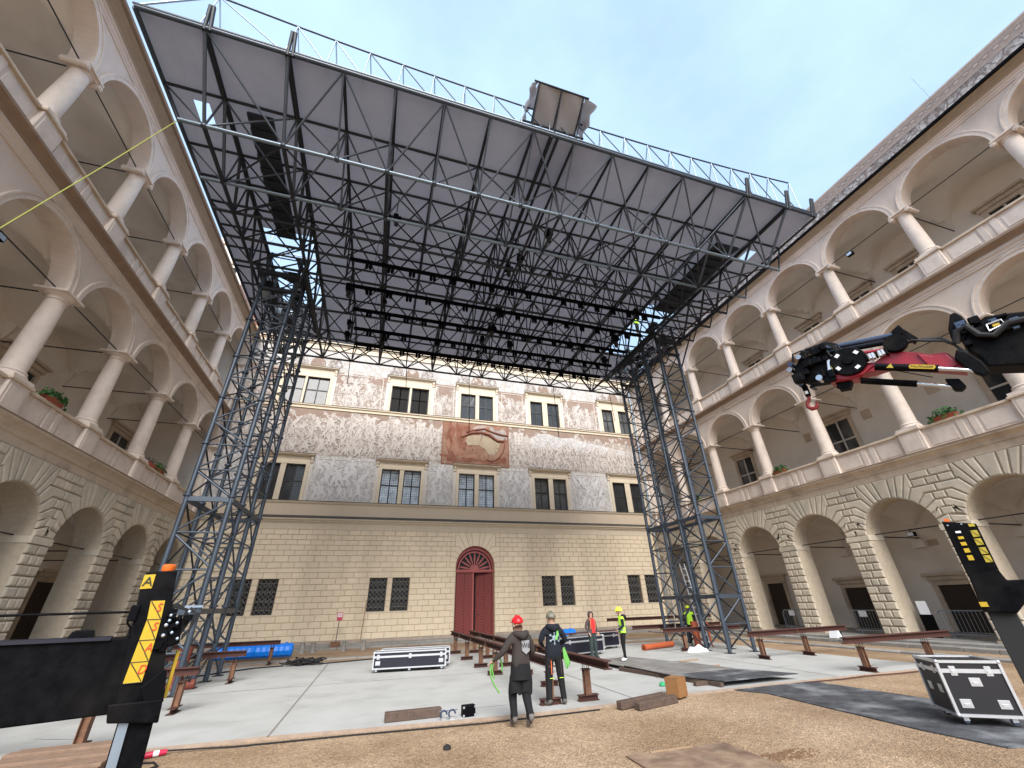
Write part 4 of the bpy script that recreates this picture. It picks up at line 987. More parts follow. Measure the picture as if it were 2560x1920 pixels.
for i, x in enumerate(RX[1:15]):
    for k, (y, a, f) in enumerate(RYB[:3]):
        mb = MB(); mb.lathe([(.03, -.09), (.10, -.06), (.11, .05), (.06, .12)], n=10); mb.build('node', 'steel_blue' if k < 2 else 'steel_dark', SR, smooth=40, loc=sp_((x, y, ZB)))
# canopy with openings
CH = [(-7.2, -4.8, 16.62, 22.3), (14.5, 16.9, 16.62, 22.3), (-8.35, -7.85, 11.0, 11.9), (17.35, 17.9, 11.2, 12.0)]
us = sorted({*RX, -8.35, -7.85, 17.35, 17.9}); vs = sorted({*RYT, 16.62, 22.3, 11.0, 11.9, 11.2, 12.0})
mb = MB()
for a, b, c, d in cells(us, vs, CH):
    def f(x, y, a=a, b=b, c=c, d=d): return sp_((a+(b-a)*x, c+(d-c)*y, ZT+.13-.045*math.sin(math.pi*x)*math.sin(math.pi*y)*min(1, (b-a), (d-c))))
    mb.grid(f, 4, 4)
mb.build('canopy', 'canopy', SR, smooth=20)
mb = MB(); mb.box(-9.12, 18.83, 8.36, 8.40, 18.57, 18.64); mb.v = [sp_(p) for p in mb.v]; mb.build('canopy_edge', 'steel_dark', SR)
for nm, xa, xb, ya, yb in (('walkway', -6.46, -5.6, 10.7, 16.7), ('walkway', 15.0, 16.4, 11.0, 16.7)):
    Wk = inst('walkway', None, SR)
    mb = MB(); mb.box(xa, xb, ya, yb, 18.28, 18.33); mb.v = [sp_(p) for p in mb.v]; mb.build('deck', 'walkway_navy', Wk)
    for k in range(11):
        y = ya+(yb-ya)*k/11
        mb = MB(); mb.box(xa, xb, y, y+.28, 18.20, 18.279); mb.v = [sp_(p) for p in mb.v]; mb.build('tread', 'walkway_navy', Wk)
# tarpaulin-covered hoist hood over the front edge
mb = MB()
def hood(x, y):
    X = 3.95+1.95*x; return sp_((X, 8.65-1.15*y, 19.35+.75*y+.05*math.sin(9*x+4*y)))
mb.grid(hood, 10, 8)
mb.grid(lambda x, y: sp_((3.95+1.95*x, 7.5+1.3*y, 20.12+.55*math.sin(math.pi*y*.6)+.03*math.sin(12*x))), 10, 6)
mb.grid(lambda x, y: sp_((3.93-.30*math.sin(2.2*y)-.06*math.sin(14*x), 7.5+1.4*x, 20.12-1.15*y*(.35+.65*x)+.3*x)), 8, 6)
mb.grid(lambda x, y: sp_((5.92+.45*math.sin(2.6*y)+.08*math.sin(13*x+2*y), 7.5+1.4*x, 20.12-1.3*y*(.45+.55*x)+.3*x)), 8, 6)
mb.build('tarpaulin_hood', 'tarp', SR, smooth=40)
for X in (3.97, 4.92, 5.88):
    stick('hood_strut', 'steel_dark', SR, sp_((X, 7.5, 20.08)), sp_((X, 8.6, 19.3)), .035); stick('hood_strut', 'steel_dark', SR, sp_((X, 7.5, 20.06)), sp_((X-.05, 8.5, 18.7)), .025); stick('hood_strut', 'steel_dark', SR, sp_((X, 8.6, 19.3)), sp_((X+.1, 8.5, 18.7)), .03)
stick('hood_strut', 'steel_dark', SR, sp_((3.75, 7.48, 20.1)), sp_((6.1, 7.48, 20.1)), .04); stick('hood_strut', 'steel_dark', SR, sp_((3.6, 8.62, 19.3)), sp_((6.3, 8.62, 19.3)), .045)
# ------------------------------------------------------------------ support towers
TY = [16.85, 18.25, 19.65, 21.10]
def support_tower(xs, label):
    cx = (xs[0]+xs[1])/2; Tt = thing('support_tower', label, 'lattice tower', (cx, 18.97, 0), group='towers carrying the stage roof')
    def P(x, y, z): return (x-cx, y-18.97, z)
    top = 17.3
    for x in xs:
        for y in TY:
            stick('leg', 'steel_blue', Tt, P(x, y, 0), P(x, y, top), .082 if x == xs[0] or y == TY[0] else .07, 12)
            mb = MB(); mb.box(-.16, .16, -.16, .16, 0, .02); mb.build('base_plate', 'steel_dark', Tt, loc=P(x, y, .004))
            fl = MB()
            for z in (2.3, 5.72, 7.62, 9.52, 11.4, 13.3, 15.2): fl.lathe([(.075, -.04), (.135, -.035), (.135, .035), (.075, .04)], P(x, y, z), n=12)
            fl.build('flange', 'steel_blue', Tt, smooth=30)
    for z in (2.17, 5.62):
        for x in xs: mb = MB(); mb.box(x-.05-cx, x+.05-cx, TY[0]-18.97+.085, TY[3]-18.97-.085, z-.10, z+.06); mb.build('girder', 'steel_blue', Tt)
        for y in (TY[0], TY[3]): mb = MB(); mb.box(xs[0]-cx+.085, xs[1]-cx-.085, y-18.97-.05, y-18.97+.05, z-.10, z+.06); mb.build('girder', 'steel_blue', Tt)
    lev = [0., 1.06, 2.17, 3.35, 4.5, 5.62]+[5.7+.95*k for k in range(1, 13)]
    fr, bk = xs[0], xs[1]
    for y in TY:
        for k, (a, b) in enumerate(zip(lev, lev[1:])):
            if y in (TY[0], TY[3]) or k % 2: stick('rung', 'steel_blue', Tt, P(fr, y, b), P(bk, y, b), .032)
            p, q = (fr, bk) if (k % 2) else (bk, fr)
            stick('brace', 'steel_blue', Tt, P(p, y, a+.05), P(q, y, b-.05), .038 if y == TY[0] else .032)
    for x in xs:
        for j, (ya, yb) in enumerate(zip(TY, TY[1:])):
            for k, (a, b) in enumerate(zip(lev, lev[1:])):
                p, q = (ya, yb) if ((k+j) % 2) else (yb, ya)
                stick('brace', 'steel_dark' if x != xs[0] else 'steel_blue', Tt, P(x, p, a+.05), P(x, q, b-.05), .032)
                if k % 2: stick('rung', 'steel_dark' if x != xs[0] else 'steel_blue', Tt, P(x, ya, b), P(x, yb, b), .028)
    # head sleeve and lifting gear
    H_ = inst('tower_head', None, Tt)
    for (a, b, c, d, e, f) in ((-.75, .75, -2.2, -2.05, 15.05, 15.2), (-.75, .75, 2.05, 2.2, 15.05, 15.2), (-.9, .9, -2.45, -2.3, 15.75, 15.95), (-.9, .9, 2.3, 2.45, 15.75, 15.95), (-1.05, -.9, -2.5, 2.5, 16.1, 16.3), (.9, 1.05, -2.5, 2.5, 16.1, 16.3)):
        mb = MB(); mb.box(a, b, c, d, e, f); mb.build('beam', 'steel_dark', H_)
    q = random.Random(int(cx*10))
    for k in range(16):
        x, y, z = q.uniform(-.8, .8), q.uniform(-2.2, 2.2), q.uniform(15.3, 17.4)
        mb = MB(); mb.box(x-q.uniform(.08, .3), x+q.uniform(.08, .3), y-q.uniform(.1, .45), y+q.uniform(.1, .45), z, z+q.uniform(.1, .4)); mb.build('hoist_part', 'steel_dark' if k % 4 else 'steel_galv', H_)
    for (sx, sy) in ((-1, -1), (1, -1), (-1, 1), (1, 1)): stick('stay', 'steel_dark', H_, (sx*.7, sy*2.1, 14.2), (sx*1.2, sy*3.2, 16.4), .045)
    return Tt
support_tower((-5.13, -6.48), 'blue-grey lattice support tower beside the black stabiliser with yellow plates')
support_tower((14.82, 16.16), 'blue-grey lattice support tower with an aluminium ladder leaning inside its foot')
# ladder of the left tower
Ld = thing('tower_ladder', 'dark steel access ladder running up inside the lattice tower near the blue drums', 'ladder', (-5.9, 19.9, 0))
for s_ in (-.2, .2): stick('stile', 'steel_dark', Ld, (s_, 0, .3), (s_, 0, 15.2), .025, 6)
for k in range(44): stick('rung', 'steel_dark', Ld, (-.2, 0, .5+k*.335), (.2, 0, .5+k*.335), .014, 5)
# ------------------------------------------------------------------ lighting bars and hoists under the roof
lamp_me = MB().lathe([(.05, .02), (.075, 0), (.075, -.22), (.06, -.30), (.02, -.31)], n=10).mesh('lamp', 'black_box', smooth=40)
for i, y in enumerate((15.15, 17.0, 18.88, 20.68, 22.33)):
    Lb = thing('lighting_bar', ('front lighting bar with paired lamps hung under the stage roof', 'second lighting bar with paired lamps counted from the roof front', 'third and middle lighting bar with paired lamps under the roof', 'fourth lighting bar with paired lamps counted from the roof front', 'rear lighting bar with paired lamps nearest the castle front')[i], 'lighting bar', (4.85, y, 16.22), group='lighting bars under the stage roof')
    stick('rail', 'black_box', Lb, (-7.6, 0, 0), (9.1, 0, 0), .045); stick('rail', 'black_box', Lb, (-7.6, 0, .16), (9.1, 0, .16), .04)
    mb = MB(); mb.box(-7.6, 9.1, -.07, .07, .03, .10); mb.build('cable_tray', 'black_box', Lb)
    x = -6.75
    while x < 8.8:
        if rnd.random() < .93:
            for s_ in (-.08, .08): inst('lamp', lamp_me, Lb, Matrix.Translation((x+s_, 0, -.02)))
        x += .985
    for xh in (-6.5, -2.4, 1.5, 5.3, 8.6): stick('hanger', 'black_box', Lb, (xh, 0, .1), (xh, 0, 2.2), .012, 5)
def hoist(x, y, z, k, label, sc=1.):
    Hh = thing('chain_hoist', label, 'hoist', (x, y, z), group='hoists hung under the stage roof'); q = random.Random(k)
    mb = MB(); mb.box(-.16*sc, .16*sc, -.2*sc, .2*sc, 0, .45*sc); mb.build('motor', 'black_box', Hh, bevel=.03)
    mb = MB(); mb.lathe([(.06, -.5*sc), (.13*sc, -.42*sc), (.15*sc, -.05), (.05, 0)], (.05, 0, 0), n=10); mb.build('chain_bag', 'black_rubber', Hh, smooth=40)
    stick('chain', 'black_box', Hh, (0, 0, .4*sc), (0, 0, 18.4-z), .02, 5)
    mb = MB(); mb.box(.12*sc, .34*sc, -.1, .12, .1, .3*sc); mb.build('control_box', 'black_box', Hh)
places = ((4.85, 13.2), (4.8, 14.9), (4.85, 17.2), (4.9, 18.8), (4.8, 20.6), (4.9, 22.3), (-.9, 12.9), (-2.95, 17.6), (-3.0, 20.3), (-1.3, 19.0), (12.6, 15.4), (12.7, 18.0), (11.1, 20.8), (13.6, 20.9), (-1.2, 22.1), (10.0, 22.4), (-3.3, 22.5), (6.6, 20.6), (5.9, 12.1))
ords = ('first', 'second', 'third', 'fourth', 'fifth', 'sixth')
HL = ['black chain hoist, %s of those along the middle beam counted from the roof front' % o_ for o_ in ords]+['foremost black hoist on the strap side of the roof, above the second bottom chord', 'black hoist beside the sky opening over the drums, foremost of three', 'black hoist beside the sky opening over the drums, middle of three', 'black hoist between the drum-side opening and the middle beam, on the third lighting bar', 'foremost black hoist on the crane side of the roof', 'black hoist on the crane side beside the front of the sky opening', 'black hoist between middle beam and ladder tower, on the fourth lighting bar', 'black hoist close to the sky opening above the ladder tower', 'black hoist on the rear lighting bar above the second upper window', 'black hoist on the rear lighting bar above the fourth upper window', 'rearmost black hoist beside the tower by the blue drums', 'black hoist just beside the middle beam on the fourth lighting bar', 'black loudspeaker-like hoist right behind the front bottom chord at the middle']
for k, (x, y) in enumerate(places): hoist(x, y, rnd.uniform(16.1, 17.4), k, HL[k], rnd.uniform(.55, .95))
# hanging cables
def rope(name, pts, r, m, label, cat='cable', group=None, n=6):
    mb = MB(); mb.tube(pts, r, n); o = mb.build(name, m, smooth=True); return tag(o, label, cat, group)
for k, (x, y, z0, z1, lb) in enumerate(((4.85, 24.7, 12.1, 16.4, 'black drop cable hanging in front of the sundial'), (11.3, 24.7, 12.3, 16.4, 'black drop cable hanging in front of the fourth upper window'), (16.0, 24.6, 14.0, 16.4, 'short black cable hanging beside the support tower with the ladder'), (-3.1, 24.5, 14.6, 16.4, 'short black cable hanging near the tower by the blue drums'), (.5, 24.6, 14.9, 16.4, 'short black cable hanging in front of the second upper window'))):
    rope('drop_cable', [(x, y, z1), (x+.05, y, (z0+z1)/2), (x+.1, y, z0)], .022, 'black_rubber', lb, group='cables hanging from the roof')
rope('white_rope', [(15.6, 22.5, 15.8), (15.75, 22.2, 9.), (15.9, 21.8, 3.0), (15.8, 21.5, 1.2), (15.5, 21.2, .35), (15.6, 20.9, .05), (16.0, 20.6, .03)], .03, 'rope_white', 'long white rope dropping beside the tower to the concrete')
rope('yellow_strap', [(-7.95, 10.38, 16.35), (-8.54, 9.98, 13.1), (-9.14, 9.59, 10.0), (-9.6, 9.28, 7.6)], .013, 'strap_yellow', 'yellow lashing strap running from the roof corner across the arcade', 'strap')
# ------------------------------------------------------------------ steel rails and stands
def i_profile(w_, h, t):
    return [(-w_/2, 0), (w_/2, 0), (w_/2, t), (t*.4, t), (t*.4, h-t), (w_/2, h-t), (w_/2, h), (-w_/2, h), (-w_/2, h-t), (-t*.4, h-t), (-t*.4, t), (-w_/2, t)]
def rail(p, q, z, label):
    d = Vector((q[0]-p[0], q[1]-p[1], 0)); Lg = d.length; o = thing('steel_rail', label, 'rail', (p[0], p[1], z), math.atan2(d.y, d.x), group='rusty steel rails on stands')
    mb = MB(); mb.prism(i_profile(.19, .17, .022), 0, Lg, 'x'); mb.build('beam', 'rust', o)
    for k in range(1, int(Lg/2.6)):
        mb = MB(); mb.box(k*2.6-.008, k*2.6+.008, -.09, .09, .023, .147); mb.build('stiffener', 'rust_light', o)
    return o
def stand(x, y, rz, label, h=.62, lean=0.):
    o = thing('beam_stand', label, 'stand', (x, y, 0), rz, group='rusty stands under the rails')
    mb = MB(); mb.prism(i_profile(.16, .12, .016), -.26, .26, 'x'); mb.build('foot', 'rust', o, loc=(0, 0, .004))
    mb = MB(); pr = [(a, b-.07) for a, b in i_profile(.15, .14, .014)]; mb.prism(pr, .126, h); mb.build('post', 'rust_light', o)
    mb = MB(); mb.box(-.10, .10, -.09, .09, h, h+.018); mb.build('head_plate', 'rust', o)
    for sx in (-.06, .06):
        for sy in (-.05, .05): stick('threaded_rod', 'iron', o, (sx, sy, h-.03), (sx, sy, .742), .009, 6)
    return o
rail((4.35, 25.1), (4.33, 10.9), .745, 'long rusty rail pointing at the red door, the one behind the red helmet'); rail((5.27, 24.7), (5.27, 9.85), .745, 'long rusty rail pointing at the red door whose near end is in plain view')
names = ('farthest', 'second farthest', 'third farthest', 'fourth farthest')
for k, y in enumerate((23.7, 20.9, 18.25, 16.15)): stand(4.34, y, 0, '%s rusty stand under the rail beside the long flight cases' % names[k])
stand(4.33, 13.4, 0, 'rusty stand under the rail, hidden behind the red-helmeted worker'); stand(4.33, 11.12, 0, 'rusty stand behind the boots of the camouflage-helmeted worker')
for k, y in enumerate((23.55, 20.9, 18.0)): stand(5.27, y, 0, '%s rusty stand under the rail farther from the long flight cases' % names[k])
stand(5.27, 15.7, 0, 'rusty stand under the rail between the two working men'); stand(5.2, 13.35, 0, 'rusty stand seen between the two workers in dark clothes'); stand(5.31, 11.12, 0, 'dark rusty stand at the near end of the rail beside the worker')
rail((14.0, 14.75), (19.6, 15.1), .745, 'short rusty rail in front of the arcade piers, the farther of two'); rail((14.05, 11.05), (18.95, 11.05), .745, 'short rusty rail by the flight case with silver edges')
stand(14.55, 14.8, 1.57, 'rusty stand at the near tower end of the short rail'); stand(16.85, 14.85, 1.57, 'rusty stand at the arcade end of the farther short rail'); stand(14.72, 11.1, 1.57, 'rusty stand carrying the end of the short rail on the slab edge'); stand(17.6, 11.05, 1.57, 'rusty stand of the short rail half hidden by the silver-edged case')
rail((-9.4, 14.2), (-3.9, 14.2), .745, 'rusty rail crossing behind the black stabiliser beam'); rail((-9.4, 18.9), (-3.9, 18.9), .745, 'rusty rail crossing in front of the tower feet by the blue drums'); rail((-9.4, 11.2), (-4.1, 11.2), .745, 'rusty rail just behind the wooden pallet')
rail((-9.4, 24.2), (-3.7, 24.2), .745, 'rusty rail behind the blue drums'); rail((13.2, 21.6), (18.8, 21.6), .745, 'rusty rail passing behind the tower with the ladder')
stand(-4.6, 11.15, 1.57, 'rusty stand behind the wooden pallet'); stand(-4.2, 14.2, 1.57, 'rusty stand showing beside the yellow striped stabiliser'); stand(-4.2, 18.9, 1.57, 'rusty stand on the concrete in front of the blue drums'); stand(-4.0, 24.2, 1.57, 'rusty stand standing between the two blue drums'); stand(14.0, 18.6, 0, 'rusty stand beside the orange pipe'); stand(-7.2, 11.2, 1.57, 'rusty stand under the black stabiliser beam')
rail((12.9, 18.55), (17.2, 18.5), .745, 'rusty rail crossing the foot of the tower with the ladder')
rail((14.5, 26.6), (22.5, 26.6), .95, 'long dark rail lying before the castle front behind the yellow-helmeted worker')
# ------------------------------------------------------------------ flight cases
def flight_case(name, x, y, rz, lx, ly, h, label, catches, skin='case_skin', wh=.13, lid=.28, front_handles=()):
    o = thing(name, label, 'flight case', (x, y, 0), rz, group='black flight cases')
    z0 = wh; mb = MB(); mb.box(-lx/2, lx/2, -ly/2, ly/2, z0, z0+h*(1-lid)-.006); mb.build('body', skin, o, bevel=.008, seg=1)
    mb = MB(); mb.box(-lx/2, lx/2, -ly/2, ly/2, z0+h*(1-lid), z0+h); mb.build('lid', skin, o, bevel=.008, seg=1)
    e = .022; zs = (z0, z0+h); zl = z0+h*(1-lid); mbx = MB(); t = .004
    for z in zs:
        for s_ in (-1, 1):
            mbx.box(-lx/2-t, lx/2+t, s_*ly/2-e, s_*ly/2+e, z-e, z+e); mbx.box(s_*lx/2-e, s_*lx/2+e, -ly/2+e, ly/2-e, z-e, z+e)
    for sx in (-1, 1):
        for sy in (-1, 1): mbx.box(sx*lx/2-e, sx*lx/2+e, sy*ly/2-e, sy*ly/2+e, z0+e, z0+h-e)
    mbx.build('edge_trim', 'aluminium', o)
    mbx = MB()
    for s_ in (-1, 1):
        mbx.box(-lx/2+e, lx/2-e, s_*ly/2-.008 if s_ > 0 else -ly/2-.008, s_*ly/2+.008 if s_ > 0 else -ly/2+.008, zl-.032, zl+.032); mbx.box(s_*lx/2-.008, s_*lx/2+.008, -ly/2+e, ly/2-e, zl-.032, zl+.032)
    mbx.build('closure_trim', 'aluminium', o)
    for sx in (-1, 1):
        for sy in (-1, 1):
            for z in zs:
                mb = MB(); mb.lathe([(.0, -.035), (.034, -.02), (.038, 0), (.034, .02), (0, .035)], (sx*lx/2, sy*ly/2, z), n=10); mb.build('ball_corner', 'aluminium', o, smooth=60)
    def dish(u, z, w_, hh, face):
        mb = MB()
        if face == 'f': mb.box(u-w_/2, u+w_/2, -ly/2-.012, -ly/2, z-hh/2, z+hh/2); mb.box(u-w_*.3, u+w_*.3, -ly/2-.02, -ly/2-.012, z-hh*.32, z+hh*.05)
        else: mb.box(-lx/2-.012, -lx/2, u-w_/2, u+w_/2, z-hh/2, z+hh/2); mb.box(-lx/2-.02, -lx/2-.012, u-w_*.3, u+w_*.3, z-hh*.32, z+hh*.05)
        return mb
    for u in catches: dish(u, zl, .10, .15, 'f').build('catch', 'aluminium', o, bevel=.004, seg=1)
    for u, z in front_handles: dish(u, z, .17, .13, 'f').build('handle', 'aluminium', o, bevel=.004, seg=1)
    for u in (-ly*.22, ly*.22): dish(u, z0+h*.45, .13, .13, 's').build('handle', 'aluminium', o, bevel=.004, seg=1)
    for u in (-ly*.25, ly*.25): dish(u, zl, .08, .13, 's').build('catch', 'aluminium', o, bevel=.004, seg=1)
    nx = 3 if lx > 1.8 else 2
    for i in range(nx):
        for sy in (-1, 1):
            cx = -lx/2+.12+(lx-.24)*i/(nx-1); cy = sy*(ly/2-.1)
            c = inst('castor', None, o, Matrix.Translation((cx, cy, 0)))
            mb = MB(); mb.cyl((-.0, -.02, wh*.42), (0, .02, wh*.42), wh*.42, n=14); mb.build('wheel', 'tube_blue', c, smooth=40)
            mb = MB(); mb.box(-.04, .04, -.034, -.024, wh*.3, wh); mb.box(-.04, .04, .024, .034, wh*.3, wh); mb.box(-.05, .05, -.05, .05, wh-.015, wh); mb.build('fork', 'aluminium', c)
    return o
flight_case('flight_case', 1.72, 18.85, -.10, 2.62, .62, .50, 'long flight case standing alone on the slab, in front of another', (-1.15, .0, 1.15), front_handles=((-1.15, .30), (1.15, .30)))
flight_case('flight_case', 2.02, 19.72, -.10, 2.62, .62, .50, 'long flight case directly behind the one in the middle of the slab', (-1.15, 0, 1.15), front_handles=((1.15, .30),))
flight_case('flight_case', 8.95, 19.55, .28, 2.7, .7, .60, 'long flight case right behind the worker in the red shirt', (-.6, .9))
flight_case('flight_case', 10.9, 21.5, .28, 2.7, .7, .60, 'long flight case behind the worker in the yellow vest', (-1.1, 1.0))
flight_case('flight_case', 9.6, 20.6, .28, 2.7, .6, .50, 'long flight case between two others behind the men', (-1.1, 1.0))
big = flight_case('flight_case', 10.95, 6.5, -.64, .92, .80, .80, 'upright flight case with silver edges standing on the dark mat', (-.26, .26), 'case_black', front_handles=((0, .62), (-.27, .30), (.27, .30)), lid=.18)
# loose board on the rear cases
mb = MB(); mb.box(-1.7, 1.7, -.12, .12, 0, .05); tag(mb.build('plank', 'rust', M=Matrix.Translation((10.3, 20.6, .78)) @ Matrix.Rotation(.28, 4, 'Z')), 'dark plank lying across the flight cases behind the men', 'plank')
# ------------------------------------------------------------------ drums, pipes, timber and small things
def drum(x, y, rz, L_, label):
    o = thing('blue_drum', label, 'drum', (x, y, 0), rz, group='blue plastic drums')
    R_ = .82; prof = [(.0, -L_/2), (.30, -L_/2), (.36, -L_/2+.05)]
    for k in range(7):
        u = -L_/2+.1+k*(L_-.2)/6.; prof += [(.37, u-.05), (.39, u), (.37, u+.05)]
    prof += [(.36, L_/2-.05), (.30, L_/2), (0, L_/2)]
    MB().lathe([(a*R_, b) for a, b in prof], (0, 0, .33), n=10, ax='x').build('shell', 'barrel_blue', o, smooth=25)
    mb = MB(); mb.lathe([(0, 0), (.06, 0), (.06, .04), (0, .045)], (L_*.3, 0, .64), n=10); mb.build('cap', 'barrel_blue', o)
    return o
drum(-6.05, 26.9, .05, 1.75, 'blue plastic drum lying partly behind the lattice tower foot'); drum(-4.35, 26.9, .05, 1.75, 'blue plastic drum lying in the open before the cream wall'); drum(11.6, 26.8, .3, 1.6, 'blue plastic drum showing above the cases behind the red-shirted worker')
def pipe(name, p, q, r, label, m='pipe_orange'):
    o = thing(name, label, 'pipe', p); v = Vector(q)-Vector(p)
    mb = MB(); mb.cyl((0, 0, 0), v, r, n=16); mb.build('tube', m, o, smooth=50)
    mb = MB(); mb.cyl(v*.0, v*.08, r*1.15, n=16); mb.build('socket', m, o, smooth=50); return o
pipe('orange_pipe', (12.55, 19.8, .12), (14.6, 20.4, .14), .12, 'orange plastic drain pipe lying on the slab by the white sheet')
pipe('orange_pipe', (15.25, 19.3, .0), (15.3, 19.4, 1.1), .16, 'upright orange pipe standing inside the tower with the ladder'); pipe('orange_pipe', (16.3, 19.8, .0), (16.3, 19.8, 1.0), .14, 'shorter orange pipe upright at the rear leg of that tower')
pipe('orange_pipe', (-5.6, 18.2, .0), (-5.55, 18.25, 1.15), .2, 'upright reddish pipe inside the tower by the blue drums', 'pipe_red'); pipe('orange_pipe', (-6.1, 18.0, .0), (-5.0, 18.1, .14), .13, 'reddish pipe lying at the tower feet near the blue drums', 'pipe_red')
def beam_box(name, x, y, z, rz, l, w_, h, m, label, cat='timber', group=None, tilt=0.):
    mb = MB()
    def f_(sx): return [(sx*l/2, -w_/2, 0), (sx*l/2, w_/2, 0), (sx*l/2, w_/2, h), (sx*l/2, -w_/2, h)]
    mb.box(-l/2, l/2, -w_/2, w_/2, 0, h); me = mb.mesh(name, m, bevel=min(.015, h*.2), seg=1)
    q = random.Random(int(x*100+y*7))
    for v in me.vertices: v.co += Vector((q.uniform(-1, 1), q.uniform(-1, 1), q.uniform(-1, 1)))*.004
    o = inst(name, me, None, Matrix.Translation((x, y, z)) @ Matrix.Rotation(rz, 4, 'Z') @ Matrix.Rotation(tilt, 4, 'Y')); return tag(o, label, cat, group)
beam_box('timber_sleeper', 1.17, 11.08, .0, .02, 1.18, .18, .17, 'timber', 'dark squared timber lying along the slab edge by the clamps')
beam_box('timber_sleeper', 6.35, 10.40, -.04, .27, 1.55, .17, .15, 'timber', 'dark timber on the slab edge, the rear of two by the cardboard box', group='timbers by the box'); beam_box('timber_sleeper', 6.55, 10.13, -.05, .27, 1.30, .16, .15, 'timber', 'dark timber on the gravel, the front of two by the cardboard box', group='timbers by the box')
cb = thing('cardboard_box', 'brown cardboard box standing at the slab edge beside the timbers', 'box', (7.52, 10.68, -.01), .5)
mb = MB(); mb.box(-.23, .23, -.17, .17, 0, .38); mb.build('carton', 'cardboard', cb, bevel=.006, seg=1)
mb = MB(); mb.box(-.235, .235, -.03, .03, .382, .386); mb.box(-.232, -.05, -.173, -.1701, .2, .205); mb.build('tape', 'timber_pale', cb)
for s_ in (-1, 1): mb = MB(); mb.box(-.228, .228, s_*.085-.082, s_*.085+.082, .3865, .391); mb.build('flap', 'cardboard', cb)
def clamp(x, y):
    o = thing('pipe_clamp', 'small shiny metal pipe clamps lying beside the dark timber', 'clamp', (x, y, .0))
    for k, (dx, dy) in enumerate(((-.09, 0), (.09, .02))):
        mb = MB(); mb.tube([(dx+.07*math.cos(t*.7), dy, .09+.07*math.sin(t*.7)) for t in range(8)], .018, 6); mb.build('ring', 'tube_blue', o, smooth=True)
        mb = MB(); mb.box(dx-.05, dx+.05, dy-.05, dy+.05, .0, .045); mb.build('saddle', 'aluminium', o)
        stick('bolt', 'chrome', o, (dx-.1, dy, .15), (dx+.12, dy+.02, .15), .012, 6)
clamp(1.85, 10.72)
bb = thing('black_case', 'small black equipment box with metal corners on the slab edge', 'box', (2.31, 10.85, 0), .1)
mb = MB(); mb.box(-.14, .14, -.09, .09, 0, .2); mb.build('shell', 'black_box', bb, bevel=.02)
for sx in (-1, 1):
    for z in (.03, .17): mb = MB(); mb.box(sx*.125-.018, sx*.125+.018, -.096, -.089, z-.018, z+.018); mb.build('corner', 'aluminium', bb)
# plywood ramp and mats
rp_ = thing('plywood_ramp', 'grey plywood walkway on timbers crossing the slab towards the gravel', 'ramp', (10.0, 13.5, 0))
q0, q1 = Vector((8.3, 15.5)), Vector((10.7, 11.0))
sheets = [((8.45, 16.9), (10.1, 17.2), (10.75, 14.95), (8.55, 14.9), .10), ((8.55, 14.88), (10.75, 14.93), (11.1, 12.6), (8.7, 12.55), .13), ((8.7, 12.53), (11.1, 12.58), (11.9, 11.05), (9.3, 11.02), .12)]
for k, (a, b, c, d, z) in enumerate(sheets):
    mb = MB(); mb.prism([(p[0]-10, p[1]-13.5) for p in (d, c, b, a)], z, z+.022); mb.build('sheet', 'ply_grey' if k < 2 else 'mat_grey', rp_)
for k, y in enumerate((16.2, 15.2, 14.2, 13.2, 12.3, 11.5)):
    mb = MB(); mb.box(8.6+.02*k-10, 9.9-10, y-13.5-.06, y-13.5+.06, .004, .098); mb.build('bearer', 'timber', rp_)
mb = MB(); mb.prism([(-1.65, 1.4), (-1.55, 1.4), (-.72, -2.44), (-.84, -2.46)], .004, .10); mb.build('side_board', 'timber', rp_)
mb = MB(); mb.prism([(9.75, 10.1), (9.3, 10.95), (12.1, 10.95), (12.35, 7.5), (11.6, 5.7), (10.9, 5.2), (9.58, 5.5), (9.5, 6.6)], GZ+.004, GZ+.022); tag(mb.build('rubber_mat', 'mat_grey'), 'grey worn mat on the gravel under the silver-edged flight case', 'mat')
bd = thing('plywood_board', 'brown muddy board lying on the gravel at the lower edge', 'board', (5.0, 6.8, GZ), -.02)
mb = MB(); mb.box(-.92, .92, -1.1, .60, .006, .024); mb.build('sheet', 'board_brown', bd)
mb = MB(); mb.box(-.5, .28, .55, .61, .026, .034); mb.build('orange_strip', 'timber_pale', bd)
mb = MB(); q = random.Random(5)
for k in range(420):
    a, rr = q.uniform(0, 6.283), math.sqrt(q.random()); x, y = 6.2+.80*rr*math.cos(a)+.1*rr*math.sin(a), 6.55+.24*rr*math.sin(a)+.05*math.sin(3*a); s_ = q.uniform(.015, .06)*(1.15-rr*.7)
    mb.add([(x+s_, y, GZ-.004), (x, y+s_, GZ-.004), (x-s_, y+.2*s_, GZ-.004), (x-.2*s_, y-s_, GZ-.004), (x+q.uniform(-.4, .4)*s_, y+q.uniform(-.4, .4)*s_, GZ+s_*q.uniform(.3, .8))], [(0,1,4),(1,2,4),(2,3,4),(3,0,4)])
so_ = tag(mb.build('soil_heap', 'soil'), 'small heap of dark soil scraped on the gravel beside the board', 'soil'); so_['kind'] = 'stuff'
for (x, y, rz, l) in ((11.0, 14.6, .2, .9), (11.4, 14.3, -.1, 1.1)): beam_box('wood_offcut', x, y, .16 if x < 11.1 else .004, rz, l, .1, .03, 'timber_pale', 'pale wood offcut on the plywood walkway edge' if x < 11.1 else 'pale wood offcut lying on the slab beside the walkway', 'offcut')
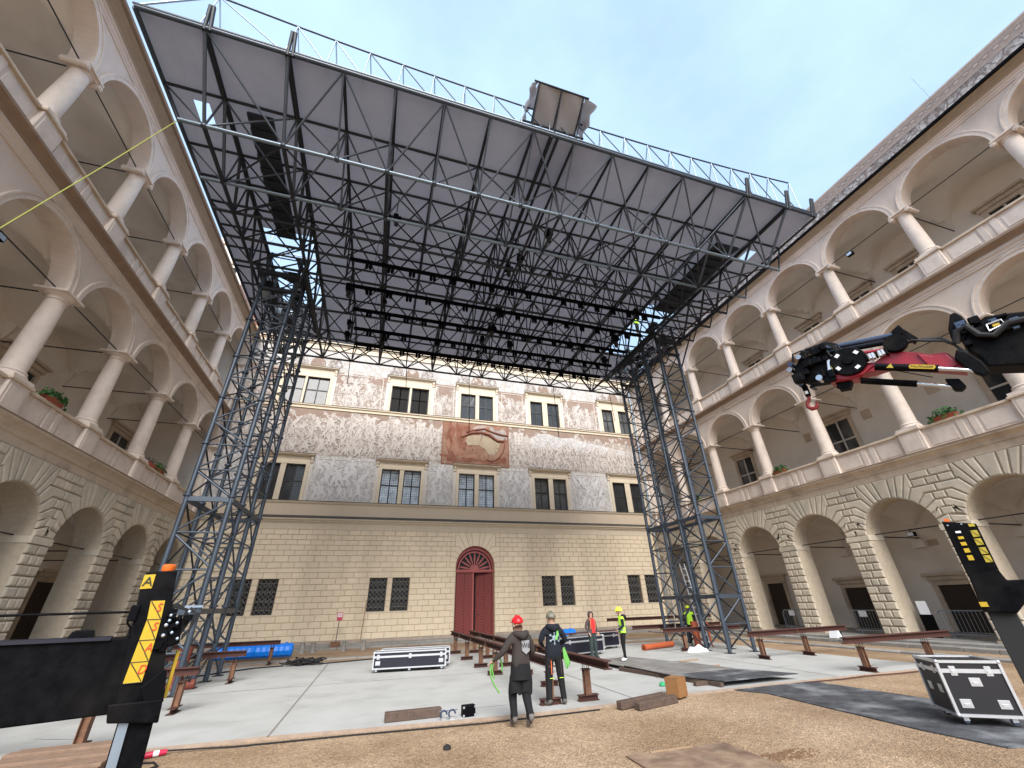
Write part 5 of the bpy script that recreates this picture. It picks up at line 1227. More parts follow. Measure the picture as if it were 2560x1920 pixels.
# sheet, rag, cable heap, litter
mb = MB(); q = random.Random(8)
def cloth(x, y):
    a, b = x*2-1, y*2-1; h = max(0., 1-(a*a+b*b))**.6
    return (14.2+.55*a, 18.1+.22*b, .006+.28*h*(.65+.35*math.sin(5*a+3*b)*math.cos(4*b-2*a)))
mb.grid(cloth, 20, 14); tag(mb.build('white_sheet', 'sheet_white', smooth=True), 'crumpled white sheet lying at the tower foot', 'sheet')
mb = MB(); q = random.Random(9)
for k in range(26):
    x, y = q.uniform(-3.15, -1.8), q.uniform(22.7, 23.1); pts = []
    a0 = q.uniform(0, 6)
    for t in range(9): pts.append((x+.25*math.cos(a0+t*.8)*q.uniform(.6, 1.2), y+.14*math.sin(a0+t*.8), .03+.012*k*q.uniform(.3, 1)))
    mb.tube(pts, .022, 5)
mb.tube([(-3.2, 22.9, .03), (-4.2, 22.7, .03), (-5.2, 21.9, .03), (-6.4, 20.4, .03)], .025, 5); mb.tube([(-1.8, 22.8, .03), (0, 23.3, .03), (1.6, 23.6, .03)], .025, 5)
tag(mb.build('cable_heap', 'black_rubber', smooth=True), 'heap of black cables on the slab edge by the blue drums', 'cables')
rope('edge_cable', [(-3.3, 10.72, .0), (-2.0, 10.6, -.03), (0, 10.5, -.03), (2.5, 10.28, -.03), (4.3, 10.32, -.03), (5.2, 10.35, -.03)], .014, 'black_rubber', 'thin dark cable running along the slab edge on the gravel')
pg = thing('power_plug', 'red and white power plug on the gravel by the stabiliser foot', 'plug', (-3.22, 10.55, GZ), .35)
mb = MB(); mb.cyl((-.16, 0, .045), (-.02, 0, .05), .04, .045, n=12); mb.cyl((.06, 0, .05), (.17, 0, .05), .045, .035, n=12); mb.build('shell', 'plug_red', pg, smooth=40)
mb = MB(); mb.cyl((-.02, 0, .05), (.06, 0, .05), .043, n=12); mb.build('collar', 'print_white', pg, smooth=40)
mb = MB(); mb.tube([(-.16, 0, .045), (-.3, -.05, .03), (-.2, -.3, .02), (.0, -.42, .02), (.05, -.7, .02), (-.25, -.95, .02)], .014, 6); mb.build('lead', 'black_rubber', pg, smooth=True)
rope('red_cable', [(11.9, 10.72, -.02), (13.0, 10.66, -.02), (14.0, 10.72, -.02), (15.3, 10.6, -.02), (16.6, 10.62, -.02)], .016, 'rust', 'reddish cable along the slab edge near the short rail')
mb = MB(); mb.lathe([(.0, 0), (.07, .01), (.06, .05), (.02, .07)], n=8); tag(mb.build('black_rag', 'black_rubber', loc=(1.55, 8.95, GZ)), 'small black scrap lying on the gravel in the foreground', 'scrap')
mb = MB(); mb.lathe([(.0, 0), (.09, .01), (.08, .05), (.03, .1), (0, .1)], n=9); tag(mb.build('green_rag', 'green_rag', loc=(7.95, 11.9, .004)), 'crumpled green rag under the plywood walkway', 'rag')
mb = MB()
mb.tube([(-1.9, 0, 0), (-1.3, .05, 0), (-.6, -.02, 0), (.2, .03, 0), (.9, 0, 0)], .02, 5)
# wooden pallet at the lower corner
pl = thing('wooden_pallet', 'wooden pallet of rough planks at the foot of the black stabiliser', 'pallet', (-3.95, 9.45, GZ), .04)
for k in range(7): mb = MB(); mb.box(-1.0, .62, -.9+k*.27, -.9+k*.27+.22, .30+.01*(k % 2), .325+.03*(k % 2)); mb.build('deck_board', 'pallet_wood', pl, bevel=.006, seg=1)
for x in (-.9, -.2, .5): mb = MB(); mb.box(x-.06, x+.06, -.9, .95, .0, .298); mb.build('bearer', 'pallet_wood', pl)
# hydrant sign
hs_ = thing('hydrant_sign', 'small red hydrant sign with white H on a pole before the cream wall', 'sign', (-1.72, 31.3, .05))
stick('pole', 'iron', hs_, (0, 0, 0), (.03, 0, 1.55), .022, 8)
mb = MB(); mb.box(-.13, .19, -.02, .0, 1.42, 1.86); mb.build('plate', 'sign_red', hs_, bevel=.004, seg=1)
mb = MB(); mb.box(-.10, .16, -.026, -.0205, 1.60, 1.82); mb.build('white_field', 'print_white', hs_)
text_mesh('letter', 'H', .24, 'sign_red', hs_, Matrix.Translation((.03, -.03, 1.71)) @ Matrix.Rotation(math.pi/2, 4, 'X'))
mb = MB(); mb.box(-.28, .28, -.25, .25, 0, .28); mb.build('foot', 'rust_light', hs_)
beam_box('wall_pole', .05, 32.2, 1.35, 0, .05, .05, 2.5, 'timber_pale', 'thin wooden pole leaning upright against the cream wall', 'pole').matrix_basis = Matrix.Translation((-.3, 32.5, .1)) @ Matrix.Rotation(.03, 4, 'Y')
for k, x in enumerate((-2.75, -2.2, -.55, .55)):
    o = thing('sandstone_foot', ('first', 'second', 'third', 'fourth')[k]+' small grey post foot in the row before the cream wall', 'post foot', (x-.6, 29.6, GZ), group='post feet before the wall')
    mb = MB(); mb.lathe([(.16, 0), (.13, .1), (.11, .42), (.13, .48)], n=8); mb.build('block', 'stone_grey', o); mb = MB(); mb.box(-.15, .15, -.15, .15, .48, .53); mb.build('cap', 'stone_grey', o)
# ladder in the other tower
ld = thing('aluminium_ladder', 'aluminium ladder leaning inside the tower beside the orange pipes', 'ladder', (15.55, 19.0, 0), .3)
for s_ in (-.22, .22): stick('stile', 'aluminium', ld, (s_, 0, 0), (s_*.9-.08, .45, 3.7), .03, 6)
for k in range(12): stick('rung', 'aluminium', ld, (-.22, .45*k/12.5+.03, .25+k*.29), (.2, .45*k/12.5+.03, .25+k*.29), .018, 6)
# crowd barriers in the arcade
def barrier(x, y, rz, label, paper=True):
    o = thing('crowd_barrier', label, 'barrier', (x, y, .22), rz, group='crowd barriers in the arcade')
    mb = MB(); mb.tube([(-1.1, 0, .18), (-1.1, 0, .9), (-1.02, 0, 1.02), (-.9, 0, 1.08), (.9, 0, 1.08), (1.02, 0, 1.02), (1.1, 0, .9), (1.1, 0, .18), (1.1, 0, .16), (-1.1, 0, .16)], .022, 8); mb.build('frame', 'steel_galv', o, smooth=True)
    for k in range(14): stick('bar', 'steel_galv', o, (-.98+k*.15, 0, .16), (-.98+k*.15, 0, 1.08), .009, 5)
    for s_ in (-.8, .8): stick('foot', 'steel_galv', o, (s_, -.3, .02), (s_, .3, .02), .02, 6); stick('foot', 'steel_galv', o, (s_, 0, .02), (s_, 0, .16), .02, 6)
    if paper: mb = MB(); mb.box(-.62, -.22, -.034, -.03, .78, 1.06); mb.build('notice', 'paper', o)
barrier(25.0, 21.9, -1.57, 'crowd barrier with a white notice before the dark doorway near the tower'); barrier(25.0, 17.6, -1.57, 'crowd barrier with a white notice in the middle arch of the arcade'); barrier(25.0, 13.6, -1.57, 'crowd barrier in the arch behind the short rail by the silver-edged case', False); barrier(25.0, 11.2, -1.57, 'crowd barrier half hidden by the black stabiliser post', False)
sgn = thing('easel_notice', 'white notice board on a dark easel between the arcade arches', 'notice', (24.6, 14.9, .2)); mb = MB(); mb.box(-.02, .02, -.2, .2, .95, 1.5); mb.build('sheet', 'paper', sgn); mb = MB(); mb.box(-.05, .05, -.25, .25, 0, .95); mb.build('stand', 'black_box', sgn)
sgn = thing('floor_notice', 'white folded notice standing on the step before the arcade pier', 'notice', (23.0, 18.4, .12)); mb = MB(); mb.prism([(-.18, 0), (.18, 0), (.02, .42), (-.02, .42)], -.22, .22, 'y'); mb.build('panel', 'paper', sgn)
mb = MB(); mb.box(.03, .2, -.21, .21, .0, .3); mb.build('backing', 'black_box', sgn)
# spotlights on the tie rods
def spot(x, y, z, sgx, label):
    o = thing('spotlight', label, 'spotlight', (x, y, z), group='spotlights on the tie rods'); mb = MB(); mb.box(-.11, .11, -.16, .16, -.3, -.1); mb.build('housing', 'black_box', o, bevel=.02)
    mb = MB(); mb.add([(sgx*.112, -.13, -.28), (sgx*.112, .13, -.28), (sgx*.112, .13, -.12), (sgx*.112, -.13, -.12)], [(0,1,2,3)]); mb.build('lens', 'aluminium', o); stick('bracket', 'black_box', o, (0, 0, -.12), (0, 0, .03), .02, 6)
spot(-12.3, 13.0, SPR1+.1, 1, 'small spotlight on the first-floor tie rod above the yellow strap end'); spot(24.4, 12.9-2.5, SPR2+.1, -1, 'small spotlight on the top-floor tie rod beside the roof corner'); spot(24.45, 13.9, IMP+.12, -1, 'small spotlight on the tie rod of the ground arch beside the stabiliser post'); spot(-12.3, 9.2, SPR2+.1, 1, 'small spotlight on the top-floor tie rod at the upper corner')
# flower boxes on the parapets
def flower_box(x, y, z, label, r=.34, n=150, dry=False):
    o = thing('flower_box', label, 'plant', (x, y, z), group='flower boxes on the parapets'); q = random.Random(int(y*31))
    mb = MB(); mb.prism([(-.13, 0), (.13, 0), (.17, .2), (-.17, .2)], -.42, .42, 'y'); mb.build('pot', 'pot', o)
    mb = MB()
    for k in range(n):
        t, f_, h = q.uniform(0, 6.283), q.uniform(.1, 1)**.6, q.random()
        c = Vector((math.cos(t)*r*f_*.9, math.sin(t)*r*f_*1.75, .16+.42*h*(1.1-f_*.6)-(.18 if f_ > .85 else 0)))
        s_ = q.uniform(.05, .10) if not dry else q.uniform(.02, .05); nrm = Vector((math.cos(t)*.6+q.uniform(-.4, .4), math.sin(t)*.6+q.uniform(-.4, .4), q.uniform(.3, 1))).normalized()
        a = nrm.orthogonal().normalized(); a.rotate(Matrix.Rotation(q.uniform(0, 6.28), 3, nrm)); b = nrm.cross(a)
        mb.add([c-a*s_, c+b*s_*.7, c+a*s_, c-b*s_*.7], [(0,1,2,3)])
    mb.build('foliage', 'dry_leaf' if dry else 'leaf', o)
    mb = MB()
    for k in range(8): t = k*.8; mb.cyl((0, .1*math.sin(k), .15), (.2*math.cos(t), .35*math.sin(t), .45), .01, n=5)
    mb.build('stem', 'dry_leaf', o)
flower_box(-12.05, 17.7, PZ1-.02, 'leafy flower box on the parapet between the two nearest columns', .40, 200); flower_box(-12.05, 26.7, PZ1-.02, 'leafy flower box on the parapet close to the lattice tower', .36, 150); flower_box(-12.05, 25.6, PZ1-.02, 'bare dry potted plant beside a leafy box near the lattice tower', .3, 60, True)
flower_box(24.15, 19.2, PZ1-.02, 'small flower box on the parapet behind the crane hook'); flower_box(24.15, 10.3, PZ1-.02, 'wide flower box on the parapet under the crane cylinder', .42, 200); flower_box(24.15, 27.2, PZ1-.02, 'flower box on the parapet seen through the tower with the ladder')
# drain pipes in the corners
for x, lb in ((XL+.35, 'grey drainpipe in the corner by the blue drums'), (XR-.4, 'grey drainpipe in the corner behind the tower with the ladder')):
    o = thing('drainpipe', lb, 'drainpipe', (x, D-.35, 0)); stick('pipe', 'steel_galv', o, (0, 0, .1), (0, 0, 21.6), .07, 10)
    for z in range(3, 21, 3): mb = MB(); mb.lathe([(.07, 0), (.09, .01), (.09, .07), (.07, .08)], (0, 0, z), n=10); mb.build('collar', 'steel_galv', o)
# loose pebbles on the near gravel, too many to count
mb = MB(); q = random.Random(77)
for k in range(5200):
    y = 5.0+6.2*q.random()**1.3; x = q.uniform(-1.05, 2.35)*y*.75
    if y > 10.45 or (9.4 < x < 12.2): continue
    s_ = q.uniform(.006, .017)*(1.8 if q.random() < .06 else 1); a = q.uniform(0, 6.28); ca, sa = math.cos(a)*s_, math.sin(a)*s_
    mb.add([(x+ca, y+sa, GZ-.003), (x-sa*.8, y+ca*.8, GZ-.003), (x-ca, y-sa, GZ-.003), (x+sa*.8, y-ca*.8, GZ-.003), (x+q.uniform(-.3, .3)*s_, y+q.uniform(-.3, .3)*s_, GZ+s_*q.uniform(.5, .9))], [(0,1,4),(1,2,4),(2,3,4),(3,0,4)])
gv = mb.build('gravel_stones', 'gravel'); gv['kind'] = 'stuff'; gv['label'] = 'loose sandy gravel stones scattered over the foreground'; gv['category'] = 'gravel'
# scuffs and chalk marks on the slab
mb = MB(); q = random.Random(15)
for k in range(46):
    x, y, a, l = q.uniform(-8, 16), q.uniform(11.2, 22.5), q.uniform(-.5, .5), q.uniform(.1, .9)
    d = Vector((math.cos(a), math.sin(a), 0)); n_ = Vector((-d.y, d.x, 0)); r_ = q.uniform(.004, .016); c = Vector((x, y, .0035))
    mb.add([c-d*l-n_*r_*.3, c+n_*0-n_*r_, c+d*l-n_*r_*.2, c+d*l+n_*r_*.2, c+n_*r_, c-d*l+n_*r_*.3], [(0,1,2,3,4,5)])
sc_ = mb.build('scuff_mark', 'concrete_joint', slab_o); sc_['kind'] = 'stuff'
# ------------------------------------------------------------------ crane arm
CR = thing('hydraulic_crane', 'red and black hydraulic crane arm with hook reaching in from the side', 'crane', M=frame((8.127, 3.868, 0), (.42974, -.90295, 0), (.90295, .42974, 0), (0, 0, 1)))
def cpoly(name, poly, y0, y1, m, bev=.0, parent=None):
    n = len(poly); a = sum(poly[i][0]*poly[(i+1) % n][1]-poly[(i+1) % n][0]*poly[i][1] for i in range(n))
    if a > 0: poly = poly[::-1]
    mb = MB(); mb.prism(poly, y0, y1, 'y'); return mb.build(name, m, parent or CR, bevel=bev, seg=2)
def cbar(name, p, q, y, r, m, n=14, parent=None): 
    mb = MB(); mb.cyl((p[0], y, p[1]), (q[0], y, q[1]), r, n=n); return mb.build(name, m, parent or CR, smooth=40)
cpoly('boom', [(-.783, 5.547), (-.702, 5.736), (-.492, 5.70), (-.23, 5.723), (-.085, 5.66), (.136, 5.76), (.30, 5.70), (.467, 5.604), (.594, 5.50), (.768, 5.457), (.84, 5.25), (.853, 5.069), (.579, 5.229), (.104, 5.513), (-.136, 5.50), (-.232, 5.52), (-.383, 5.465)], -.13, .13, 'crane_red', .015)
cpoly('boom_plate', [(-.72, 5.60), (-.45, 5.70), (-.2, 5.66), (-.1, 5.60), (-.30, 5.50), (-.55, 5.50)], -.165, -.132, 'crane_red', .008)
cpoly('boom_plate', [(.45, 5.56), (.60, 5.44), (.75, 5.40), (.80, 5.2), (.70, 5.16), (.50, 5.32)], -.165, -.132, 'crane_red', .008)
HD = inst('head', None, CR)
cpoly('block', [(-1.065, 6.20), (-.62, 6.20), (-.607, 6.013), (-.75, 5.60), (-1.05, 5.66), (-1.25, 5.85), (-1.20, 6.06)], -.16, .16, 'black_paint', .02, HD)
q = random.Random(3)
for k in range(34):
    x, z = q.uniform(-1.28, -.62), q.uniform(5.6, 6.28); y = q.choice((-1, 1))*q.uniform(.12, .26); s1, s2, s3 = q.uniform(.03, .10), q.uniform(.03, .09), q.uniform(.03, .09)
    if k % 3: mb = MB(); mb.box(x-s1, x+s1, y-s2, y+s2, z-s3, z+s3); mb.build('fitting', 'black_paint', HD, bevel=.01, seg=1)
    else: mb = MB(); mb.cyl((x, y-.09, z), (x+.02, y+.09, z), q.uniform(.025, .055), n=10); mb.build('pin', 'tube_blue' if k % 2 else 'chrome', HD, smooth=40)
for k in range(7):
    x = q.uniform(-1.2, -.7); mb = MB(); mb.tube([(x, -.2, 6.15), (x+.05, -.27, 6.28), (x+.2, -.24, 6.30), (x+.33, -.2, 6.2), (x+.36, -.18, 6.0)], .016, 6); mb.build('hose', 'black_rubber', HD, smooth=True)
cpoly('fin', [(-1.104, 6.324), (-1.005, 6.4), (-.746, 6.417), (-.789, 6.341), (-.992, 6.27)], -.02, .02, 'black_paint')
cbar('extension_tube', (-.761, 6.268), (.302, 6.045), -.08, .052, 'tube_blue'); cbar('extension_tube', (-.761, 6.25), (.302, 6.03), .08, .052, 'tube_blue'); cbar('extension_tube', (-.733, 6.144), (.178, 5.95), -.10, .04, 'black_paint')
cbar('red_pipe', (-.16, 5.905), (.165, 5.825), -.1, .028, 'crane_red')
DM = inst('winch_drum', None, CR, Matrix.Translation((-.40, -.20, 5.80)))
mb = MB(); mb.lathe([(.02, -.035), (.255, -.035), (.27, -.02), (.27, .02), (.255, .035), (.02, .035)], n=32, ax='y'); mb.build('disc', 'black_paint', DM, smooth=30)
mb = MB(); mb.lathe([(.02, -.085), (.075, -.08), (.085, -.037), (.02, -.034)], n=20, ax='y'); mb.build('hub', 'black_box', DM, smooth=30)
for t in (.6, 2.2, 3.6, 5.2):
    M = Matrix.Translation((.19*math.cos(t), -.037, .19*math.sin(t))) @ Matrix.Rotation(-t, 4, 'Y'); mb = MB(); mb.box(-.028, .028, -.003, 0, -.035, .035); mb.build('sticker', 'print_white', DM, M=M)
mb = MB(); mb.lathe([(.02, -.06), (.15, -.06), (.16, -.03), (.16, .05), (.02, .05)], (0, 0, 0), n=24, ax='y'); mb.build('second_drum', 'black_paint', CR, smooth=30, loc=(.28, -.17, 5.85))
mb = MB(); mb.box(-.05, .05, -.02, .02, -.12, .12); mb.build('guide_plate', 'aluminium', CR, M=Matrix.Translation((-.66, -.2, 5.83)) @ Matrix.Rotation(.25, 4, 'Y'), bevel=.01)
mb = MB(); mb.box(-.04, .04, -.01, .01, -.03, .03); mb.build('yellow_tab', 'yellow', CR, loc=(-.62, -.225, 5.77))
VB = inst('valve_block', None, CR, Matrix.Translation((-.02, -.2, 5.74)))
for k in range(7): mb = MB(); x = -.14+.045*k; mb.box(x, x+.036, -.05, .05, -.05+.01*(k % 2), .06); mb.build('valve', 'aluminium' if k % 3 else 'black_paint', VB, bevel=.005, seg=1)
cbar('lift_cylinder', (-.10, 5.535), (.577, 5.191), -.235, .062, 'black_paint', 18); cbar('cylinder_rod', (.57, 5.195), (.928, 4.99), -.235, .033, 'chrome', 16)
cbar('lower_cylinder', (-.363, 5.436), (.271, 5.108), -.05, .055, 'black_paint', 18); cbar('cylinder_rod', (.271, 5.108), (.639, 4.90), -.05, .03, 'chrome', 16)
ang = math.atan2(5.191-5.535, .577+.10)
LB = inst('maker_label', None, CR, Matrix.Translation((.417, -.300, 5.274)) @ Matrix.Rotation(-ang, 4, 'Y'))
mb = MB(); mb.prism([(-.14+.0*0, -.035), (.14, -.035), (.155, 0), (.14, .035), (-.14, .035), (-.155, 0)], -.004, 0, 'y'); mb.build('plate', 'yellow', LB)
text_mesh('lettering', 'PALFINGER', .052, 'print_black', LB, Matrix.Translation((0, -.007, 0)) @ Matrix.Rotation(math.pi/2, 4, 'X'), extrude=.001)
mb = MB(); mb.prism([(-.045, -.035), (.045, -.035), (0, .045)], -.004, 0, 'y'); mb.build('warning_mark', 'yellow_dull', CR, M=Matrix.Translation((.08, -.299, 5.445)) @ Matrix.Rotation(-ang, 4, 'Y'))
KN = inst('knuckle', None, CR)
cpoly('arm_body', [(1.02, 5.66), (1.128, 5.692), (1.342, 5.80), (1.536, 5.742), (2.6, 5.35), (2.4, 4.55), (1.368, 4.91), (1.058, 5.03), (1.04, 5.19), (.976, 5.374)], -.2, .2, 'black_paint', .03, KN)
cpoly('ear', [(.89, 5.60), (.916, 5.767), (1.03, 6.0), (1.09, 6.01), (1.134, 5.914), (1.14, 5.68), (1.0, 5.52)], -.24, -.10, 'black_paint', .02, KN)
cpoly('link', [(.864, 5.40), (.956, 5.30), (1.03, 5.10), (1.045, 4.914), (.956, 4.877), (.905, 4.952), (.846, 5.053), (.791, 5.269)], -.27, -.17, 'black_paint', .02, KN); cpoly('link', [(.584, 5.054), (.728, 4.992), (.754, 4.852), (.688, 4.806), (.617, 4.834), (.59, 4.975)], -.12, .02, 'black_paint', .02, KN)
for (x, z, r) in ((.93, 5.42, .05), (.99, 5.05, .045), (1.2, 5.5, .07), (1.35, 5.6, .05), (1.08, 5.75, .05)): cbar('pin', (x, z), (x+.001, z), 0, r, 'chrome', 14, KN).matrix_basis = Matrix.Identity(4)
for k in range(18):
    x, z = q.uniform(1.0, 1.65), q.uniform(5.35, 5.78); mb = MB(); s1, s2 = q.uniform(.03, .08), q.uniform(.02, .06); mb.box(x-s1, x+s1, -.29, -.19, z-s2, z+s2); mb.build('fitting', ('black_paint', 'black_box', 'tube_blue')[k % 3], KN, bevel=.008, seg=1)
mb = MB(); mb.tube([(.903, -.26, 5.489), (.97, -.3, 5.66), (1.095, -.3, 5.70), (1.157, -.3, 5.50), (1.287, -.3, 5.42), (1.474, -.3, 5.54), (1.631, -.3, 5.52), (1.9, -.28, 5.4)], .045, 8); mb.build('corrugated_hose', 'black_rubber', KN, smooth=True)
for k in range(4): mb = MB(); mb.tube([(.35+.04*k, -.16-.02*k, 5.80), (.6, -.2-.02*k, 5.76-.02*k), (.80, -.24, 5.66-.02*k), (.88, -.25, 5.48), (.95, -.24, 5.30-.03*k)], .018, 6); mb.build('hose', 'black_rubber', CR, smooth=True)
mb = MB(); mb.tube([(1.28, -.31, 5.61), (1.44, -.31, 5.62), (1.44, -.31, 5.54), (1.27, -.31, 5.50), (1.28, -.31, 5.61)], .014, 6); mb.build('guard_frame', 'aluminium', KN, smooth=True)
mb = MB(); mb.box(1.33, 1.40, -.32, -.29, 5.54, 5.58); mb.build('yellow_valve', 'yellow', KN)
cpoly('strut', [(.20, 6.06), (.34, 6.16), (.446, 6.22), (.47, 6.12), (.575, 5.87), (.50, 5.80), (.42, 6.04), (.30, 6.06)], -.05, .05, 'black_paint', .01); cpoly('under_bracket', [(-.72, 5.56), (-.477, 5.48), (-.55, 5.36), (-.70, 5.38)], -.08, .08, 'black_paint', .01)
HK = thing('crane_hook', 'dark red steel hook hanging from the tip of the crane arm', 'hook', M=frame((8.127, 3.868, 0), (.42974, -.90295, 0), (.90295, .42974, 0), (0, 0, 1)))
mb = MB(); mb.box(-1.235, -1.145, -.05, .05, 5.46, 5.70); mb.build('block', 'black_box', HK, bevel=.02)
mb = MB(); mb.box(-1.215, -1.165, -.056, -.05, 5.50, 5.56); mb.build('sticker', 'print_white', HK); stick('shank', 'chrome', HK, (-1.2, 0, 5.66), (-1.16, 0, 5.80), .03, 8)
mb = MB(); mb.tube([(-1.19, 0, 5.46), (-1.20, 0, 5.40), (-1.255, 0, 5.33), (-1.262, 0, 5.26), (-1.215, 0, 5.205), (-1.145, 0, 5.205), (-1.105, 0, 5.26), (-1.115, 0, 5.33)], [.03, .03, .03, .035, .042, .038, .028, .012], 10); mb.build('hook', 'hook_red', HK, smooth=True)
stick('safety_latch', 'aluminium', HK, (-1.2, 0, 5.41), (-1.115, 0, 5.30), .012, 6)
# ------------------------------------------------------------------ stabiliser legs
SL = thing('stabiliser_leg', 'black vehicle stabiliser leg with yellow triangle plates and orange cap', 'stabiliser', M=frame((-1.2105, 3.1772, 0), (.93447, .35603, 0), (-.35603, .93447, 0), (0, 0, 1)))
def sp2(name, poly, y0, y1, m, par, bev=0.):
    n = len(poly); a = sum(poly[i][0]*poly[(i+1) % n][1]-poly[(i+1) % n][0]*poly[i][1] for i in range(n))
    if a > 0: poly = poly[::-1]
    mb = MB(); mb.prism(poly, y0, y1, 'y'); return mb.build(name, m, par, bevel=bev, seg=2)
sp2('housing', [(-.080, 2.26), (-.073, 2.32), (.068, 2.328), (.086, 2.187), (.19, 1.64), (.0, 1.66), (-.016, 1.78), (-.067, 2.172)], -.07, .10, 'black_paint', SL, .006)
sp2('collar', [(-.035, 1.705), (.19, 1.70), (.20, 1.597), (-.014, 1.625)], -.10, .13, 'black_paint', SL, .008)
sp2('inner_leg', [(.03, 1.63), (.18, 1.61), (.26, .10), (.10, .10)], -.06, .09, 'black_paint', SL, .006); sp2('slide_rail', [(.035, 1.63), (.075, 1.63), (.15, .10), (.105, .10)], -.075, -.061, 'steel_galv', SL)
sp2('foot_pad', [(.02, GZ), (.36, GZ), (.30, .11), (.08, .11)], -.17, .19, 'black_paint', SL, .01)
mb = MB(); mb.lathe([(.03, 0), (.034, .01), (.034, .032), (.026, .038), (0, .04)], (.022, .0, 2.327), n=18); mb.build('beacon_cap', 'orange', SL, smooth=40)
sp2('letter_plate', [(-.077, 2.302), (-.028, 2.306), (-.025, 2.233), (-.077, 2.229)], -.076, -.0705, 'yellow', SL)
rx_ = Matrix.Rotation(math.pi/2, 4, 'X')
text_mesh('letter', 'A', .068, 'print_black', SL, Matrix.Translation((-.051, -.079, 2.266)) @ rx_)
yy = [2.168, 2.073, 1.974, 1.874, 1.781]; xl = [-.008, .004, .001, -.002, -.004]; xr_ = [.056, .066, .071, .073, .073]
for k, ch in enumerate('SSAD'):
    a, b = (xl[k], yy[k]), (xr_[k], yy[k]+.002); c, d = (xr_[k+1], yy[k+1]+.003), (xl[k+1], yy[k+1]+.003)
    sp2('triangle_plate', [a, b, c, d], -.076-.0004*k, -.0705, 'yellow', SL)
    mb = MB(); mb.tube([(a[0]+.004, -.0785, a[1]-.002), ((a[0]*.55+c[0]*.45)+.004, -.0785, a[1]*.52+c[1]*.48), (c[0]-.004, -.0785, c[1]+.004)], .0022, 5); mb.tube([(d[0], -.0785, d[1]), (c[0], -.0785, c[1])], .002, 5); mb.build('triangle_line', 'print_black', SL)
    text_mesh('letter', ch, .058, 'print_red', SL, Matrix.Translation((b[0]-.017, -.079, b[1]-.036)) @ rx_, sx=.85, shear=.15)
sp2('arm_plate', [(.075, 1.76), (.15, 1.835), (.168, 1.83), (.195, 1.686), (.117, 1.68)], -.095, -.072, 'black_box', SL, .004)
sp2('valve_housing', [(.07, 2.075), (.162, 2.085), (.19, 1.95), (.105, 1.924)], -.06, .05, 'black_box', SL, .01)
for (x, z) in ((.098, 2.045), (.10, 1.995)): mb = MB(); mb.lathe([(0, -.02), (.009, -.018), (.011, 0)], n=10, ax='y'); mb.build('bolt', 'chrome', SL, loc=(x, -.062, z))
for k in range(4): mb = MB(); mb.tube([(.05, -.03, 2.12+.006*k), (.12, -.05, 2.135+.005*k), (.175, -.04, 2.12), (.20-.01*k, -.03, 2.05), (.175, -.03, 1.99)], .0065, 6); mb.build('hose', 'black_rubber', SL, smooth=True)
sp2('yellow_stripe', [(.192, 1.91), (.207, 1.91), (.21, 1.69), (.196, 1.69)], .02, .09, 'yellow', SL)
sp2('beam', [(-2.6, 2.01), (-.10, 1.995), (.0, 1.995), (.0, 1.655), (-.10, 1.655), (-2.6, 1.66)], -.05, .12, 'black_paint', SL, .008); sp2('beam_flange', [(-2.6, 2.03), (-.12, 2.0), (-.12, 1.985), (-2.6, 2.012)], -.07, .14, 'case_skin', SL)
sp2('beam_lug', [(-.305, 1.99), (-.288, 2.03), (-.279, 2.037), (-.208, 2.037), (-.202, 2.03), (-.188, 1.985)], -.02, .05, 'black_paint', SL, .004)
stick('guide_rod', 'black_paint', SL, (-1.6, -.02, 2.112), (-.075, -.02, 2.116), .006, 8)
mb = MB(); mb.tube([(-.08, -.06, 2.10), (-.075, -.06, 2.06), (-.055, -.06, 2.04), (-.048, -.06, 2.0)], .005, 6); mb.build('bracket_rod', 'black_paint', SL, smooth=True); mb = MB(); mb.box(-.085, -.045, -.09, -.03, 2.07, 2.15); mb.build('rod_clamp', 'black_box', SL, bevel=.006)
q = random.Random(21)
for k in range(16):
    x, z = q.uniform(.09, .19), q.uniform(1.93, 2.13); s1, s2 = q.uniform(.008, .022), q.uniform(.006, .02)
    if k % 3: mb = MB(); mb.box(x-s1, x+s1, -.085-q.uniform(0, .02), -.05, z-s2, z+s2); mb.build('fitting', 'black_box', SL, bevel=.003, seg=1)
    else: mb = MB(); mb.lathe([(0, -.016), (.007, -.014), (.009, 0)], n=8, ax='y'); mb.build('bolt', 'steel_galv', SL, loc=(x, -.085, z))
for k in range(3): mb = MB(); mb.tube([(.19, -.05, 2.13-.02*k), (.225+.01*k, -.06, 2.10), (.215, -.06, 2.02), (.19, -.05, 1.97+.01*k)], .006, 6); mb.build('hose', 'black_rubber', SL, smooth=True)
mb = MB(); mb.box(.16, .25, -.05, .03, 2.13, 2.142); mb.build('top_bracket', 'steel_galv', SL)
for x in (-1.9, -1.2, -.55): mb = MB(); mb.box(x-.012, x+.012, -.056, -.05, 1.66, 1.995); mb.build('weld_rib', 'black_box', SL)
SR2 = thing('stabiliser_leg', 'black stabiliser post with a row of yellow reflectors behind the silver-edged case', 'stabiliser', M=frame((3.7262, 1.9379, 0), (.46141, -.88718, 0), (.88718, .46141, 0), (0, 0, 1)))
sp2('housing', [(.026, 2.517), (.18, 2.482), (.166, 2.15), (.018, 2.173)], -.07, .09, 'black_paint', SR2, .005); sp2('bracket', [(.021, 2.176), (.164, 2.214), (.178, 2.147), (.9, 2.147), (.9, 2.02), (.20, 2.02), (.147, 1.968), (.005, 1.975)], -.08, .10, 'black_paint', SR2, .008)
sp2('inner_leg', [(.022, 1.975), (.145, 1.975), (.145, .10), (.02, .10)], -.05, .07, 'black_rubber', SR2, .005); sp2('foot_pad', [(-.08, GZ), (.24, GZ), (.19, .11), (-.03, .11)], -.15, .17, 'black_paint', SR2, .01)
